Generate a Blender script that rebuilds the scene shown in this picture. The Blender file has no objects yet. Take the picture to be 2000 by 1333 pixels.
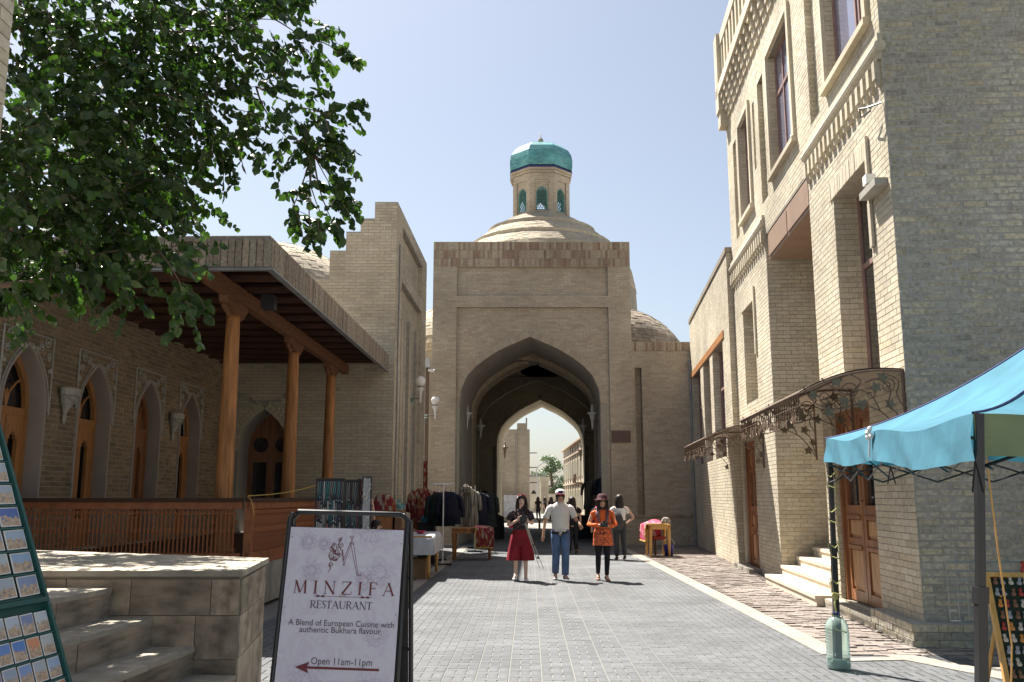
import bpy, bmesh, math, random
import numpy as np
from mathutils import Vector, Matrix
random.seed(7); rng = np.random.default_rng(7)
S = bpy.context.scene
C = S.collection
V3 = Vector
# ------------------------------------------------------------------ camera, sky, sun
EYE = 1.62; FPX = 1750.0; PITCH = math.atan(304/1750)
cam_d = bpy.data.cameras.new('camera'); cam = bpy.data.objects.new('camera', cam_d); C.objects.link(cam)
cam.location = (0, 0, EYE); cam.rotation_euler = (math.pi/2 + PITCH, 0, 0)
cam_d.lens = 31.5; cam_d.sensor_width = 36; cam_d.clip_end = 3000; cam_d.clip_start = .1
S.camera = cam
W = bpy.data.worlds.new('World'); S.world = W; W.use_nodes = True
wn = W.node_tree; wn.nodes.clear()
sky = wn.nodes.new('ShaderNodeTexSky'); sky.sky_type = 'NISHITA'; sky.sun_disc = False
SUN = V3((-.34, .49, 1.0)).normalized()
sky.sun_elevation = math.asin(SUN.z); sky.sun_rotation = math.atan2(SUN.x, SUN.y)
sky.altitude = 200; sky.air_density = 1.15; sky.dust_density = 1.8; sky.ozone_density = 2.0
bg = wn.nodes.new('ShaderNodeBackground'); bg.inputs['Strength'].default_value = .050
wo = wn.nodes.new('ShaderNodeOutputWorld')
hz = wn.nodes.new('ShaderNodeHueSaturation'); hz.inputs['Saturation'].default_value = .68   # pale dusty summer sky
wn.links.new(sky.outputs[0], hz.inputs['Color']); wn.links.new(hz.outputs[0], bg.inputs[0]); wn.links.new(bg.outputs[0], wo.inputs[0])
sd = bpy.data.lights.new('sun', 'SUN'); sd.energy = 5.0; sd.angle = math.radians(.5); sd.color = (1, .95, .87)
so = bpy.data.objects.new('sun', sd); C.objects.link(so); so.location = (-10, 15, 40)
so.rotation_euler = (-SUN).to_track_quat('-Z', 'Y').to_euler()
S.view_settings.view_transform = 'Standard'; S.view_settings.look = 'None'
S.view_settings.exposure = 1.55; S.view_settings.gamma = 1
S.render.engine = 'CYCLES'
S.cycles.max_bounces = 7; S.cycles.diffuse_bounces = 4

# ------------------------------------------------------------------ measuring helpers
cP, sP = math.cos(PITCH), math.sin(PITCH)
def ray(px, py):
    a = (px-1000)/FPX; b = -(py-666.5)/FPX
    return a, cP-b*sP, sP+b*cP
def onY(px, py, y):                     # point seen at a photo pixel, at distance y
    r = ray(px, py); t = y/r[1]; return V3((r[0]*t, y, EYE+r[2]*t))
def onG(px, py, z=0):
    r = ray(px, py); t = (z-EYE)/r[2]; return V3((r[0]*t, r[1]*t, z))
def onP(px, py, x0, k):                 # on the upright plane x = x0 + k*y
    r = ray(px, py); t = x0/(r[0]-k*r[1]); return V3((r[0]*t, r[1]*t, EYE+r[2]*t))

# ------------------------------------------------------------------ object helpers
def props(o, label=None, cat=None, group=None, kind=None):
    if label: o['label'] = label
    if cat: o['category'] = cat
    if group: o['group'] = group
    if kind: o['kind'] = kind
    return o
def thing(name, label, cat, loc=(0, 0, 0), rz=0, group=None):
    o = bpy.data.objects.new(name, None); C.objects.link(o)
    o.location = loc; o.rotation_euler = (0, 0, rz); o.empty_display_size = .2
    return props(o, label, cat, group)
def wloc(o):
    p = V3((0, 0, 0))
    while o: p += o.location; o = o.parent
    return p
def dup(o, loc, rz=None, label=None, parent=None):
    def cp(s, par):
        d = s.copy(); C.objects.link(d); d.parent = par
        for ch in list(kids.get(s.name, [])): cp(ch, d)
        return d
    kids = {}
    for q in bpy.data.objects:
        if q.parent: kids.setdefault(q.parent.name, []).append(q)
    r = cp(o, parent); r.location = loc
    if rz is not None: r.rotation_euler = (0, 0, rz)
    if label: r['label'] = label
    return r
class MB:
    def __init__(s): s.v = []; s.f = []
    def add(s, vs, fs):
        n = len(s.v); s.v += [tuple(p) for p in vs]; s.f += [tuple(i+n for i in f) for f in fs]; return s
    def quad(s, *p): return s.add(p, [tuple(range(len(p)))])
    def box(s, x0, y0, z0, x1, y1, z1):
        return s.add([(x0,y0,z0),(x1,y0,z0),(x1,y1,z0),(x0,y1,z0),(x0,y0,z1),(x1,y0,z1),(x1,y1,z1),(x0,y1,z1)],
                     [(3,2,1,0),(4,5,6,7),(0,1,5,4),(1,2,6,5),(2,3,7,6),(3,0,4,7)])
    def ob(s, O, U, V, N, a, b):         # oriented box; a, b = (u,v,n) corners
        P = lambda u, v, n: O+U*u+V*v+N*n
        return s.add([P(a[0],a[1],a[2]),P(b[0],a[1],a[2]),P(b[0],b[1],a[2]),P(a[0],b[1],a[2]),
                      P(a[0],a[1],b[2]),P(b[0],a[1],b[2]),P(b[0],b[1],b[2]),P(a[0],b[1],b[2])],
                     [(3,2,1,0),(4,5,6,7),(0,1,5,4),(1,2,6,5),(2,3,7,6),(3,0,4,7)])
    def tube(s, pts, r, n=6, cap=True):
        pts = [V3(p) for p in pts]; m = len(pts)
        rr = r if isinstance(r, (list, tuple)) else [r]*m
        vs = []; up = None
        for i, p in enumerate(pts):
            t = (pts[min(i+1, m-1)]-pts[max(i-1, 0)])
            t = t.normalized() if t.length > 1e-9 else V3((0, 0, 1))
            if up is None:
                up = V3((0, 0, 1)) if abs(t.z) < .9 else V3((1, 0, 0))
            a = t.cross(up)
            a = a.normalized() if a.length > 1e-6 else t.orthogonal().normalized()
            b = t.cross(a); up = a.cross(t) if False else up
            for k in range(n):
                w = 2*math.pi*k/n
                vs.append(p+a*math.cos(w)*rr[i]+b*math.sin(w)*rr[i])
        fs = [(i*n+k, i*n+(k+1) % n, (i+1)*n+(k+1) % n, (i+1)*n+k) for i in range(m-1) for k in range(n)]
        if cap: fs += [tuple(range(n))[::-1], tuple((m-1)*n+k for k in range(n))]
        return s.add(vs, fs)
    def loft(s, rings, n=14, cap=True, fold=0, ph=0):    # rings: (x,y,z,rx,ry)
        vs = []
        for i, (x, y, z, rx, ry) in enumerate(rings):
            for k in range(n):
                w = 2*math.pi*k/n; q = 1+fold*math.sin(k*2.7+ph+i*.6)
                vs.append((x+rx*math.cos(w)*q, y+ry*math.sin(w)*q, z))
        m = len(rings)
        fs = [(i*n+k, i*n+(k+1) % n, (i+1)*n+(k+1) % n, (i+1)*n+k) for i in range(m-1) for k in range(n)]
        if cap: fs += [tuple(range(n))[::-1], tuple((m-1)*n+k for k in range(n))]
        return s.add(vs, fs)
    def lathe(s, prof, c, n=16, cap=True):
        return s.loft([(c[0], c[1], c[2]+z, r, r) for r, z in prof], n, cap)
    def ball(s, c, r, n=10, sc=(1, 1, 1)):
        m = max(4, n//2)
        vs = [(c[0], c[1], c[2]-r*sc[2])]
        for i in range(1, m):
            p = -math.pi/2+math.pi*i/m
            for k in range(n):
                w = 2*math.pi*k/n
                vs.append((c[0]+r*sc[0]*math.cos(p)*math.cos(w), c[1]+r*sc[1]*math.cos(p)*math.sin(w), c[2]+r*sc[2]*math.sin(p)))
        vs.append((c[0], c[1], c[2]+r*sc[2])); L = len(vs)-1
        fs = [(0, 1+(k+1) % n, 1+k) for k in range(n)]
        for i in range(m-2):
            for k in range(n):
                a = 1+i*n+k; b = 1+i*n+(k+1) % n
                fs.append((a, b, b+n, a+n))
        fs += [(1+(m-2)*n+k, 1+(m-2)*n+(k+1) % n, L) for k in range(n)]
        return s.add(vs, fs)
    def prism(s, pts, N):                # closed outline pushed along N
        n = len(pts); N = V3(N); pts = [V3(p) for p in pts]
        return s.add(pts+[p+N for p in pts], [tuple(range(n)), tuple(range(2*n-1, n-1, -1))]+[(i, i+n, (i+1) % n+n, (i+1) % n) for i in range(n)])
    def build(s, name, m, parent=None, world=True, smooth=False, kind=None, label=None):
        me = bpy.data.meshes.new(name); me.from_pydata(s.v, [], s.f); me.materials.append(m)
        if smooth: me.polygons.foreach_set('use_smooth', [True]*len(me.polygons))
        me.update()
        o = bpy.data.objects.new(name, me); C.objects.link(o)
        if parent is not None:
            o.parent = parent
            if world: o.location = -wloc(parent)
        return props(o, label, kind=kind)

# ------------------------------------------------------------------ materials
def newmat(name):
    m = bpy.data.materials.new(name); m.use_nodes = True; n = m.node_tree
    b = n.nodes['Principled BSDF']; return m, n, b
def mat(name, col, rough=.8, var=.12, scale=6, bump=.0, metal=0, spec=.35, rnd=0.0, bscale=None, stretch=None):
    m, n, b = newmat(name); L = n.links
    b.inputs['Roughness'].default_value = rough; b.inputs['Metallic'].default_value = metal
    b.inputs['Specular IOR Level'].default_value = spec
    tc = n.nodes.new('ShaderNodeTexCoord'); mp = n.nodes.new('ShaderNodeMapping')
    if stretch: mp.inputs['Scale'].default_value = stretch
    geo = n.nodes.new('ShaderNodeNewGeometry')
    L.new(tc.outputs['Object'], mp.inputs[0])
    no = n.nodes.new('ShaderNodeTexNoise'); no.inputs['Scale'].default_value = scale; no.inputs['Detail'].default_value = 5
    L.new(mp.outputs[0], no.inputs[0])
    mr = n.nodes.new('ShaderNodeMapRange'); mr.inputs[1].default_value = .3; mr.inputs[2].default_value = .7
    mr.inputs[3].default_value = 1-var; mr.inputs[4].default_value = 1+var
    L.new(no.outputs[0], mr.inputs[0])
    last = mr.outputs[0]
    if rnd:
        oi = n.nodes.new('ShaderNodeObjectInfo'); ad = n.nodes.new('ShaderNodeMath'); ad.operation = 'ADD'
        L.new(oi.outputs['Random'], ad.inputs[0]); L.new(geo.outputs['Random Per Island'], ad.inputs[1])
        fr = n.nodes.new('ShaderNodeMath'); fr.operation = 'FRACT'; L.new(ad.outputs[0], fr.inputs[0])
        m2 = n.nodes.new('ShaderNodeMapRange'); m2.inputs[3].default_value = 1-rnd; m2.inputs[4].default_value = 1+rnd
        L.new(fr.outputs[0], m2.inputs[0])
        mu = n.nodes.new('ShaderNodeMath'); mu.operation = 'MULTIPLY'; L.new(last, mu.inputs[0]); L.new(m2.outputs[0], mu.inputs[1]); last = mu.outputs[0]
    mx = n.nodes.new('ShaderNodeVectorMath'); mx.operation = 'SCALE'; mx.inputs[0].default_value = col
    L.new(last, mx.inputs['Scale']); L.new(mx.outputs[0], b.inputs['Base Color'])
    if bump:
        n2 = n.nodes.new('ShaderNodeTexNoise'); n2.inputs['Scale'].default_value = bscale or scale*6; n2.inputs['Detail'].default_value = 4
        L.new(mp.outputs[0], n2.inputs[0])
        bp = n.nodes.new('ShaderNodeBump'); bp.inputs['Strength'].default_value = bump; bp.inputs['Distance'].default_value = .01
        L.new(n2.outputs[0], bp.inputs['Height']); L.new(bp.outputs[0], b.inputs['Normal'])
    return m
def brickmat(name, cols, dirt=.25, big=.5, rough=.9):
    """fired brick: every brick (mesh island or object) takes its own tone from the ramp, with grain and broad stains"""
    m, n, b = newmat(name); L = n.links; b.inputs['Roughness'].default_value = rough
    b.inputs['Specular IOR Level'].default_value = .25
    geo = n.nodes.new('ShaderNodeNewGeometry'); oi = n.nodes.new('ShaderNodeObjectInfo')
    ad = n.nodes.new('ShaderNodeMath'); ad.operation = 'ADD'; fr = n.nodes.new('ShaderNodeMath'); fr.operation = 'FRACT'
    L.new(oi.outputs['Random'], ad.inputs[0]); L.new(geo.outputs['Random Per Island'], ad.inputs[1]); L.new(ad.outputs[0], fr.inputs[0])
    cr = n.nodes.new('ShaderNodeValToRGB'); L.new(fr.outputs[0], cr.inputs[0])
    els = cr.color_ramp.elements
    while len(els) < len(cols): els.new(.5)
    for i, c_ in enumerate(cols): els[i].position = i/(len(cols)-1); els[i].color = (*c_, 1)
    no = n.nodes.new('ShaderNodeTexNoise'); no.inputs['Scale'].default_value = 22; no.inputs['Detail'].default_value = 6
    L.new(geo.outputs['Position'], no.inputs[0])
    mr = n.nodes.new('ShaderNodeMapRange'); mr.inputs[1].default_value = .3; mr.inputs[2].default_value = .7
    mr.inputs[3].default_value = 1-dirt; mr.inputs[4].default_value = 1+dirt*.6; L.new(no.outputs[0], mr.inputs[0])
    n3 = n.nodes.new('ShaderNodeTexNoise'); n3.inputs['Scale'].default_value = big; n3.inputs['Detail'].default_value = 5
    L.new(geo.outputs['Position'], n3.inputs[0])
    m3 = n.nodes.new('ShaderNodeMapRange'); m3.inputs[1].default_value = .35; m3.inputs[2].default_value = .65
    m3.inputs[3].default_value = .80; m3.inputs[4].default_value = 1.14; L.new(n3.outputs[0], m3.inputs[0])
    mu = n.nodes.new('ShaderNodeMath'); mu.operation = 'MULTIPLY'; L.new(mr.outputs[0], mu.inputs[0]); L.new(m3.outputs[0], mu.inputs[1])
    sc = n.nodes.new('ShaderNodeVectorMath'); sc.operation = 'SCALE'; L.new(cr.outputs[0], sc.inputs[0]); L.new(mu.outputs[0], sc.inputs['Scale'])
    L.new(sc.outputs[0], b.inputs['Base Color'])
    n2 = n.nodes.new('ShaderNodeTexNoise'); n2.inputs['Scale'].default_value = 60; n2.inputs['Detail'].default_value = 4
    L.new(geo.outputs['Position'], n2.inputs[0])
    bp = n.nodes.new('ShaderNodeBump'); bp.inputs['Strength'].default_value = .35; bp.inputs['Distance'].default_value = .004
    L.new(n2.outputs[0], bp.inputs['Height']); L.new(bp.outputs[0], b.inputs['Normal'])
    return m
M = {}
M['brick_yel'] = brickmat('yellow_brick', [(.53,.47,.355),(.48,.425,.32),(.58,.52,.40),(.43,.375,.285),(.56,.50,.39),(.50,.43,.31),(.54,.48,.37),(.46,.41,.32)], .15)
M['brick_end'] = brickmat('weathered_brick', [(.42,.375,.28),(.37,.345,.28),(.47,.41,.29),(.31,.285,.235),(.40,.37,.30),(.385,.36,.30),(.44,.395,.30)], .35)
M['brick_tan'] = brickmat('tan_brick', [(.47,.40,.30),(.50,.43,.325),(.42,.35,.265),(.53,.46,.35),(.45,.355,.265),(.49,.42,.315)], .18)
M['brick_red'] = brickmat('red_tinged_brick', [(.42,.33,.235),(.46,.38,.28),(.27,.175,.125),(.48,.41,.30),(.36,.26,.185),(.30,.20,.14)])
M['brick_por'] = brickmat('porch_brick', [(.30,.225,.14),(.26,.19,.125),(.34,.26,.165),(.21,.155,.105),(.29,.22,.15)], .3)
M['brick_dome'] = brickmat('dome_brick', [(.47,.40,.30),(.51,.44,.33),(.43,.37,.28),(.49,.42,.31)], .15)
M['brick_grey'] = brickmat('weathered_parapet_brick', [(.32,.27,.20),(.22,.18,.14),(.36,.31,.24),(.27,.21,.16),(.40,.33,.25)], .4)
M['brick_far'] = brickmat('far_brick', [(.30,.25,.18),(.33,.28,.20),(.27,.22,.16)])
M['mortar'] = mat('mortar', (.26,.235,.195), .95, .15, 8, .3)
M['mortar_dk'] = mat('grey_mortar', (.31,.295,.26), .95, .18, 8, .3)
M['mortar_lt'] = mat('pale_mortar', (.30,.27,.22), .95, .12, 8, .3)
M['plaster'] = mat('grey_plaster', (.34,.31,.28), .9, .12, 1.5, .15)
M['white_plaster'] = mat('whitish_plaster', (.36,.31,.275), .9, .08, 3, .1)
M['gypsum'] = mat('carved_gypsum', (.40,.38,.345), .85, .08, 20, .1)
M['mortar_portal'] = mat('portal_mortar', (.38,.345,.28), .95, .12, 8, .3)
M['wood_col'] = mat('column_wood', (.34,.15,.052), .6, .4, 3.2, .35, stretch=(6, 6, .55))
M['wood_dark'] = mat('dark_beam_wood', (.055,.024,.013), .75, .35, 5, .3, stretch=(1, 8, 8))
M['wood_red'] = mat('red_brown_beam', (.16,.07,.035), .65, .3, 4, .3, stretch=(8, 1, 8))
M['wood_rail'] = mat('railing_wood', (.27,.095,.035), .6, .25, 7, .2)
M['wood_door'] = mat('varnished_door_wood', (.26,.11,.045), .4, .3, 3, .2, stretch=(7, 7, .8), spec=.5)
M['wood_panel'] = mat('door_panel_wood', (.42,.23,.105), .45, .3, 3, .2, stretch=(7, 7, .8), spec=.5)
M['wood_porch'] = mat('porch_door_wood', (.40,.18,.06), .45, .25, 4, .15, stretch=(7, 7, .8), spec=.5)
M['wood_pine'] = mat('pine_wood', (.52,.29,.09), .5, .2, 5, .1, stretch=(5, 5, 1))
M['win_frame'] = mat('window_frame_wood', (.27,.17,.15), .5, .15, 8)
M['soffit'] = mat('brown_painted_beam', (.27,.18,.125), .5, .1, 3)
M['iron'] = mat('brown_wrought_iron', (.15,.10,.07), .55, .2, 20, metal=.3)
M['iron_leaf'] = mat('iron_vine_leaf', (.15,.125,.085), .55, .25, 20, metal=.2)
M['canopy'] = mat('canopy_sheet', (.36,.29,.23), .45, .12, 6)
M['black'] = mat('black_paint', (.018,.018,.02), .35, .1, 10, spec=.5)
M['black_matt'] = mat('black_fabric', (.015,.015,.018), .9, .2, 10)
M['white'] = mat('white_paint', (.74,.73,.70), .5, .04, 8)
M['globe'] = mat('opal_globe', (.80,.78,.74), .3, .02, 8, spec=.5)
M['stone'] = mat('cladding_limestone', (.31,.25,.185), .8, .5, 2.2, .35, rnd=.22)
M['stone_grey'] = mat('grey_plinth_stone', (.30,.28,.24), .85, .15, 3, .2, rnd=.08)
M['tread'] = mat('dusty_stone_tread', (.33,.29,.23), .85, .25, 5, .2, rnd=.06)
M['step_white'] = mat('pale_step_stone', (.56,.49,.39), .85, .15, 6, .2, rnd=.08)
M['paver'] = mat('grey_concrete_paver', (.108,.111,.115), .85, .24, .9, .2, rnd=.09)
M['joint'] = mat('sandy_joint', (.20,.195,.18), .95, .1, 20)
M['strip'] = mat('cream_kerb_slab', (.28,.255,.215), .85, .12, 6, .15, rnd=.06)
M['walk_brick'] = brickmat('pink_paving_brick', [(.225,.19,.17),(.245,.21,.185),(.20,.165,.145),(.26,.225,.20),(.235,.20,.175)], .25, .8)
M['sand'] = mat('sandy_bedding', (.22,.19,.165), .95, .15, 12, .3)
M['dust'] = mat('far_ground', (.26,.245,.22), .95, .15, .3, .1)
M['turq'] = brickmat('turquoise_glazed_brick', [(.11,.33,.34),(.15,.40,.40),(.085,.27,.30),(.18,.42,.41)], .2, 1.2, .42)
M['navy'] = mat('navy_glaze', (.025,.03,.13), .35, .1, 10)
M['lattice'] = mat('turquoise_lattice', (.11,.27,.25), .6, .1, 10)
M['dark'] = mat('doorway_shade', (.03,.026,.022), .9, .2, 4)
M['metal'] = mat('galvanised_metal', (.45,.45,.45), .35, .1, 12, metal=.8)
M['lead'] = mat('metal_flashing', (.25,.25,.25), .5, .15, 5, metal=.4)
def glassmat(name, col, rough=.05):
    m, n, b = newmat(name); b.inputs['Base Color'].default_value = (*col, 1); b.inputs['Roughness'].default_value = rough
    b.inputs['Specular IOR Level'].default_value = .8; b.inputs['Metallic'].default_value = .0; b.inputs['Coat Weight'].default_value = .6
    return m
M['glass'] = glassmat('dark_window_glass', (.02,.025,.03))
M['glass_sky'] = glassmat('sky_tinted_glass', (.17,.17,.24), .03)  # lavender base colour stands in for reflected sky

# ------------------------------------------------------------------ arches, walls, bricks
AT = [0, .2, .41, .556, .71, .83, .90, 1]; AF = [1, .985, .90, .775, .575, .385, .22, 0]
class Rect:
    def __init__(s, x0, x1, z0, z1): s.x0, s.x1, s.z0, s.z1 = x0, x1, z0, z1
    def hi(s, x): return s.z1
    def lo(s, x): return s.z0
    def xs(s): return [s.x0, s.x1]
    def span(s, z): return (s.x0, s.x1) if s.z0 < z < s.z1 else None
    def outline(s, inset=0):
        i = inset; return [(s.x0+i, s.z0), (s.x0+i, s.z1-i), (s.x1-i, s.z1-i), (s.x1-i, s.z0)]
class Arch:
    def __init__(s, cx, hw, z0, spring, apex): s.cx, s.hw, s.z0, s.sp, s.ap = cx, hw, z0, spring, apex; s.x0, s.x1 = cx-hw, cx+hw; s.z1 = apex
    def f(s, t): return float(np.interp(t, AT, AF))
    def hi(s, x):
        r = min(1, abs(x-s.cx)/s.hw); t = float(np.interp(r, AF[::-1], AT[::-1])); return s.sp+t*(s.ap-s.sp)
    def lo(s, x): return s.z0
    def xs(s): return sorted([s.cx+q*s.hw*k for q in AF for k in (1, -1)])
    def span(s, z):
        if z < s.z0 or z > s.ap: return None
        h = s.hw if z < s.sp else s.hw*s.f((z-s.sp)/(s.ap-s.sp)); return (s.cx-h, s.cx+h)
    def outline(s, inset=0):
        hw = s.hw-inset; ap = s.ap-inset*1.3; n = 14
        L = [(s.cx-hw, s.z0)]+[(s.cx-hw*s.f(i/n), s.sp+(ap-s.sp)*i/n) for i in range(n+1)]
        return L+[(2*s.cx-x, z) for x, z in L[::-1][1:]]
def sheet(mb, P, x0, x1, zb, zt, ops=()):
    """one upright sheet with openings; P(x,z) -> point, zt number or function"""
    T = zt if callable(zt) else (lambda x: zt)
    xs = {x0, x1}
    for o in ops: xs |= {x for x in o.xs() if x0 < x < x1}
    if callable(zt) and hasattr(zt, 'brk'): xs |= set(zt.brk)
    xs = sorted(xs)
    for a, b in zip(xs, xs[1:]):
        if b-a < 1e-5: continue
        m = (a+b)/2; e = 1e-6; cur = [zb, zb]
        for o in sorted([o for o in ops if o.x0-1e-9 <= m <= o.x1+1e-9], key=lambda o: o.z0):
            la, lb = o.lo(a+e), o.lo(b-e)
            if la > cur[0]+1e-6: mb.quad(P(a, cur[0]), P(b, cur[1]), P(b, lb), P(a, la))
            cur = [o.hi(a+e), o.hi(b-e)]
        ta, tb = T(a+e), T(b-e)
        if ta > cur[0]+1e-6 or tb > cur[1]+1e-6: mb.quad(P(a, cur[0]), P(b, cur[1]), P(b, tb), P(a, ta))
def reveal(mb, P, outline, N, d, closed=False):
    pts = [P(x, z) for x, z in outline]; N = N*d
    for a, b in zip(pts, pts[1:]+([pts[0]] if closed else [])):
        if a == pts[-1] and not closed: break
        mb.quad(a, b, b+N, a+N)
class Bricks:
    """gathers bricks as oriented boxes; the 300 largest in view become parts, the rest one part"""
    def __init__(s): s.b = []
    def fill(s, O, U, N, x0, x1, z0, z1, ops=(), course=.08, bl=.26, j=.009, proud=.007, seed=0, zt=None, rough=.0025, skip=0, V=None, phase=0):
        """N points out of the wall (towards the viewer)"""
        r = random.Random(seed); V = V or V3((0, 0, 1)); nz = int(round((z1-z0)/course))
        for i in range(nz):
            za = z0+i*course; zm = za+course/2
            if zt is not None and zm > zt(0.5*(x0+x1)) and not hasattr(zt, 'brk'): continue
            ints = [(x0, x1)]
            if zt is not None and hasattr(zt, 'brk'):
                st_ = [q for q in [x0]+list(zt.brk) if zt(q+1e-6) >= zm+course*.5-.01]
                if not st_: continue
                ints = [(min(st_), x1)]
            for o in ops:
                sp = o.span(zm)
                if not sp: continue
                nn = []
                for a, b in ints:
                    if sp[1] <= a or sp[0] >= b: nn.append((a, b)); continue
                    if sp[0]-a > .02: nn.append((a, sp[0]))
                    if b-sp[1] > .02: nn.append((sp[1], b))
                ints = nn
            off = (bl/2 if (i+phase) % 2 else 0)
            for a, b in ints:
                x = x0+math.floor((a-x0-off)/bl)*bl+off
                while x < b-.001:
                    p, q = max(x, a), min(x+bl, b); x += bl
                    if q-p < .035: continue
                    if zt is not None and not hasattr(zt, 'brk') and zm > zt((p+q)/2): continue
                    if skip and r.random() < skip: continue
                    w = r.uniform(-rough, rough)
                    s.b.append((O, U, V, N, p+j/2+r.uniform(-.002,.002), q-j/2, za+j/2+r.uniform(-.0015,.0015), za+course-j/2, proud+w))
    def soldier(s, O, U, N, x0, x1, z0, h, w=.08, j=.01, proud=.012, seed=0, V=None):
        r = random.Random(seed); V = V or V3((0, 0, 1)); n = max(1, int(round((x1-x0)/w))); w = (x1-x0)/n
        for i in range(n):
            s.b.append((O, U, V, N, x0+i*w+j/2, x0+(i+1)*w-j/2, z0+j/2, z0+h-j/2, proud+r.uniform(-.004,.004)))
    def ring(s, O, U, N, arch, t=.25, w=.085, j=.01, proud=.02, seed=0):
        """bricks standing round an arch head"""
        r = random.Random(seed); out = [p for p in arch.outline() if p[1] >= arch.sp-1e-6]
        Z = V3((0, 0, 1))
        for (ax, az), (bx, bz) in zip(out, out[1:]):
            d = V3((bx-ax, 0, bz-az)); L = d.length
            if L < 1e-4: continue
            n = max(1, round(L/w))
            du = (U*(bx-ax)+Z*(bz-az))/L; dn = du.cross(N); 
            if dn.dot(U*((ax+bx)/2-arch.cx)+Z*((az+bz)/2-arch.sp+.01)) < 0: dn = -dn
            for i in range(n):
                s.b.append((O+U*ax+Z*az, du, dn, N, i*L/n+j/2, (i+1)*L/n-j/2, .004, t, proud+r.uniform(-.003,.003)))
    def build(s, parent, m, nparts=300, near=None, name='brick'):
        if not s.b: return
        def score(e):
            O, U, V, N, a, b, c, d, p = e; P = O+U*((a+b)/2)+V*((c+d)/2); Z = cP*P.y+sP*(P.z-EYE)
            if Z < .5: return -1
            X = P.x/Z*FPX; Y = (-sP*P.y+cP*(P.z-EYE))/Z*FPX
            if abs(X) > 1000 or abs(Y) > 666: return 0
            vd = (V3((0, 0, EYE))-P).normalized()
            f = vd.dot(N)
            if f < .02: return 0
            return (b-a)*(d-c)*f/Z**2
        s.b.sort(key=score, reverse=True)
        Pn = wloc(parent)
        um = bpy.data.meshes.new(name)
        um.from_pydata([(0,0,-.02),(1,0,-.02),(1,1,-.02),(0,1,-.02),(.0,.0,1),(1,0,1),(1,1,1),(0,1,1)], [],
                       [(4,5,6,7),(0,1,5,4),(1,2,6,5),(2,3,7,6),(3,0,4,7)]); um.materials.append(m)
        top = [e for e in s.b[:nparts] if score(e) > 0]
        for e in top:
            O, U, V, N, a, b, c, d, p = e; P = O+U*a+V*c-Pn
            o = bpy.data.objects.new(name, um); C.objects.link(o); o.parent = parent
            o.matrix_basis = Matrix(((U.x*(b-a), V.x*(d-c), N.x*p, P.x), (U.y*(b-a), V.y*(d-c), N.y*p, P.y), (U.z*(b-a), V.z*(d-c), N.z*p, P.z), (0, 0, 0, 1)))
        rest = s.b[len(top):]
        if rest:
            n = len(rest)
            A = np.array([[*(e[0]), *(e[1]), *(e[2]), *(e[3]), *e[4:]] for e in rest])
            O, U, V, N = A[:, 0:3], A[:, 3:6], A[:, 6:9], A[:, 9:12]; a, b, c, d, p = [A[:, 12+i:13+i] for i in range(5)]
            vs = np.stack([O+U*x+V*y+N*z for z in (-.003, p) for x, y in ((a, c), (b, c), (b, d), (a, d))], 1).reshape(-1, 3)
            base = np.arange(n)[:, None, None]*8
            fc = (np.array([[4,5,6,7],[0,1,5,4],[1,2,6,5],[2,3,7,6],[3,0,4,7]])[None]+base).reshape(-1, 4)
            me = bpy.data.meshes.new('brickwork'); me.vertices.add(n*8); me.vertices.foreach_set('co', vs.ravel())
            me.loops.add(fc.size); me.loops.foreach_set('vertex_index', fc.ravel().astype(np.int32))
            me.polygons.add(len(fc)); me.polygons.foreach_set('loop_start', np.arange(0, fc.size, 4, dtype=np.int32))
            me.polygons.foreach_set('loop_total', np.full(len(fc), 4, dtype=np.int32)); me.polygons.foreach_set('use_smooth', np.zeros(len(fc), dtype=bool)); me.update(calc_edges=True)
            me.materials.append(m)
            o = bpy.data.objects.new(name+'work' if name == 'brick' else name+'_field', me); C.objects.link(o); o.parent = parent; o.location = -Pn; o['kind'] = 'stuff'
XA, YA, ZA = V3((1, 0, 0)), V3((0, 1, 0)), V3((0, 0, 1))
def planeP(O, U): return lambda x, z: O+U*x+ZA*z
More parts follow.
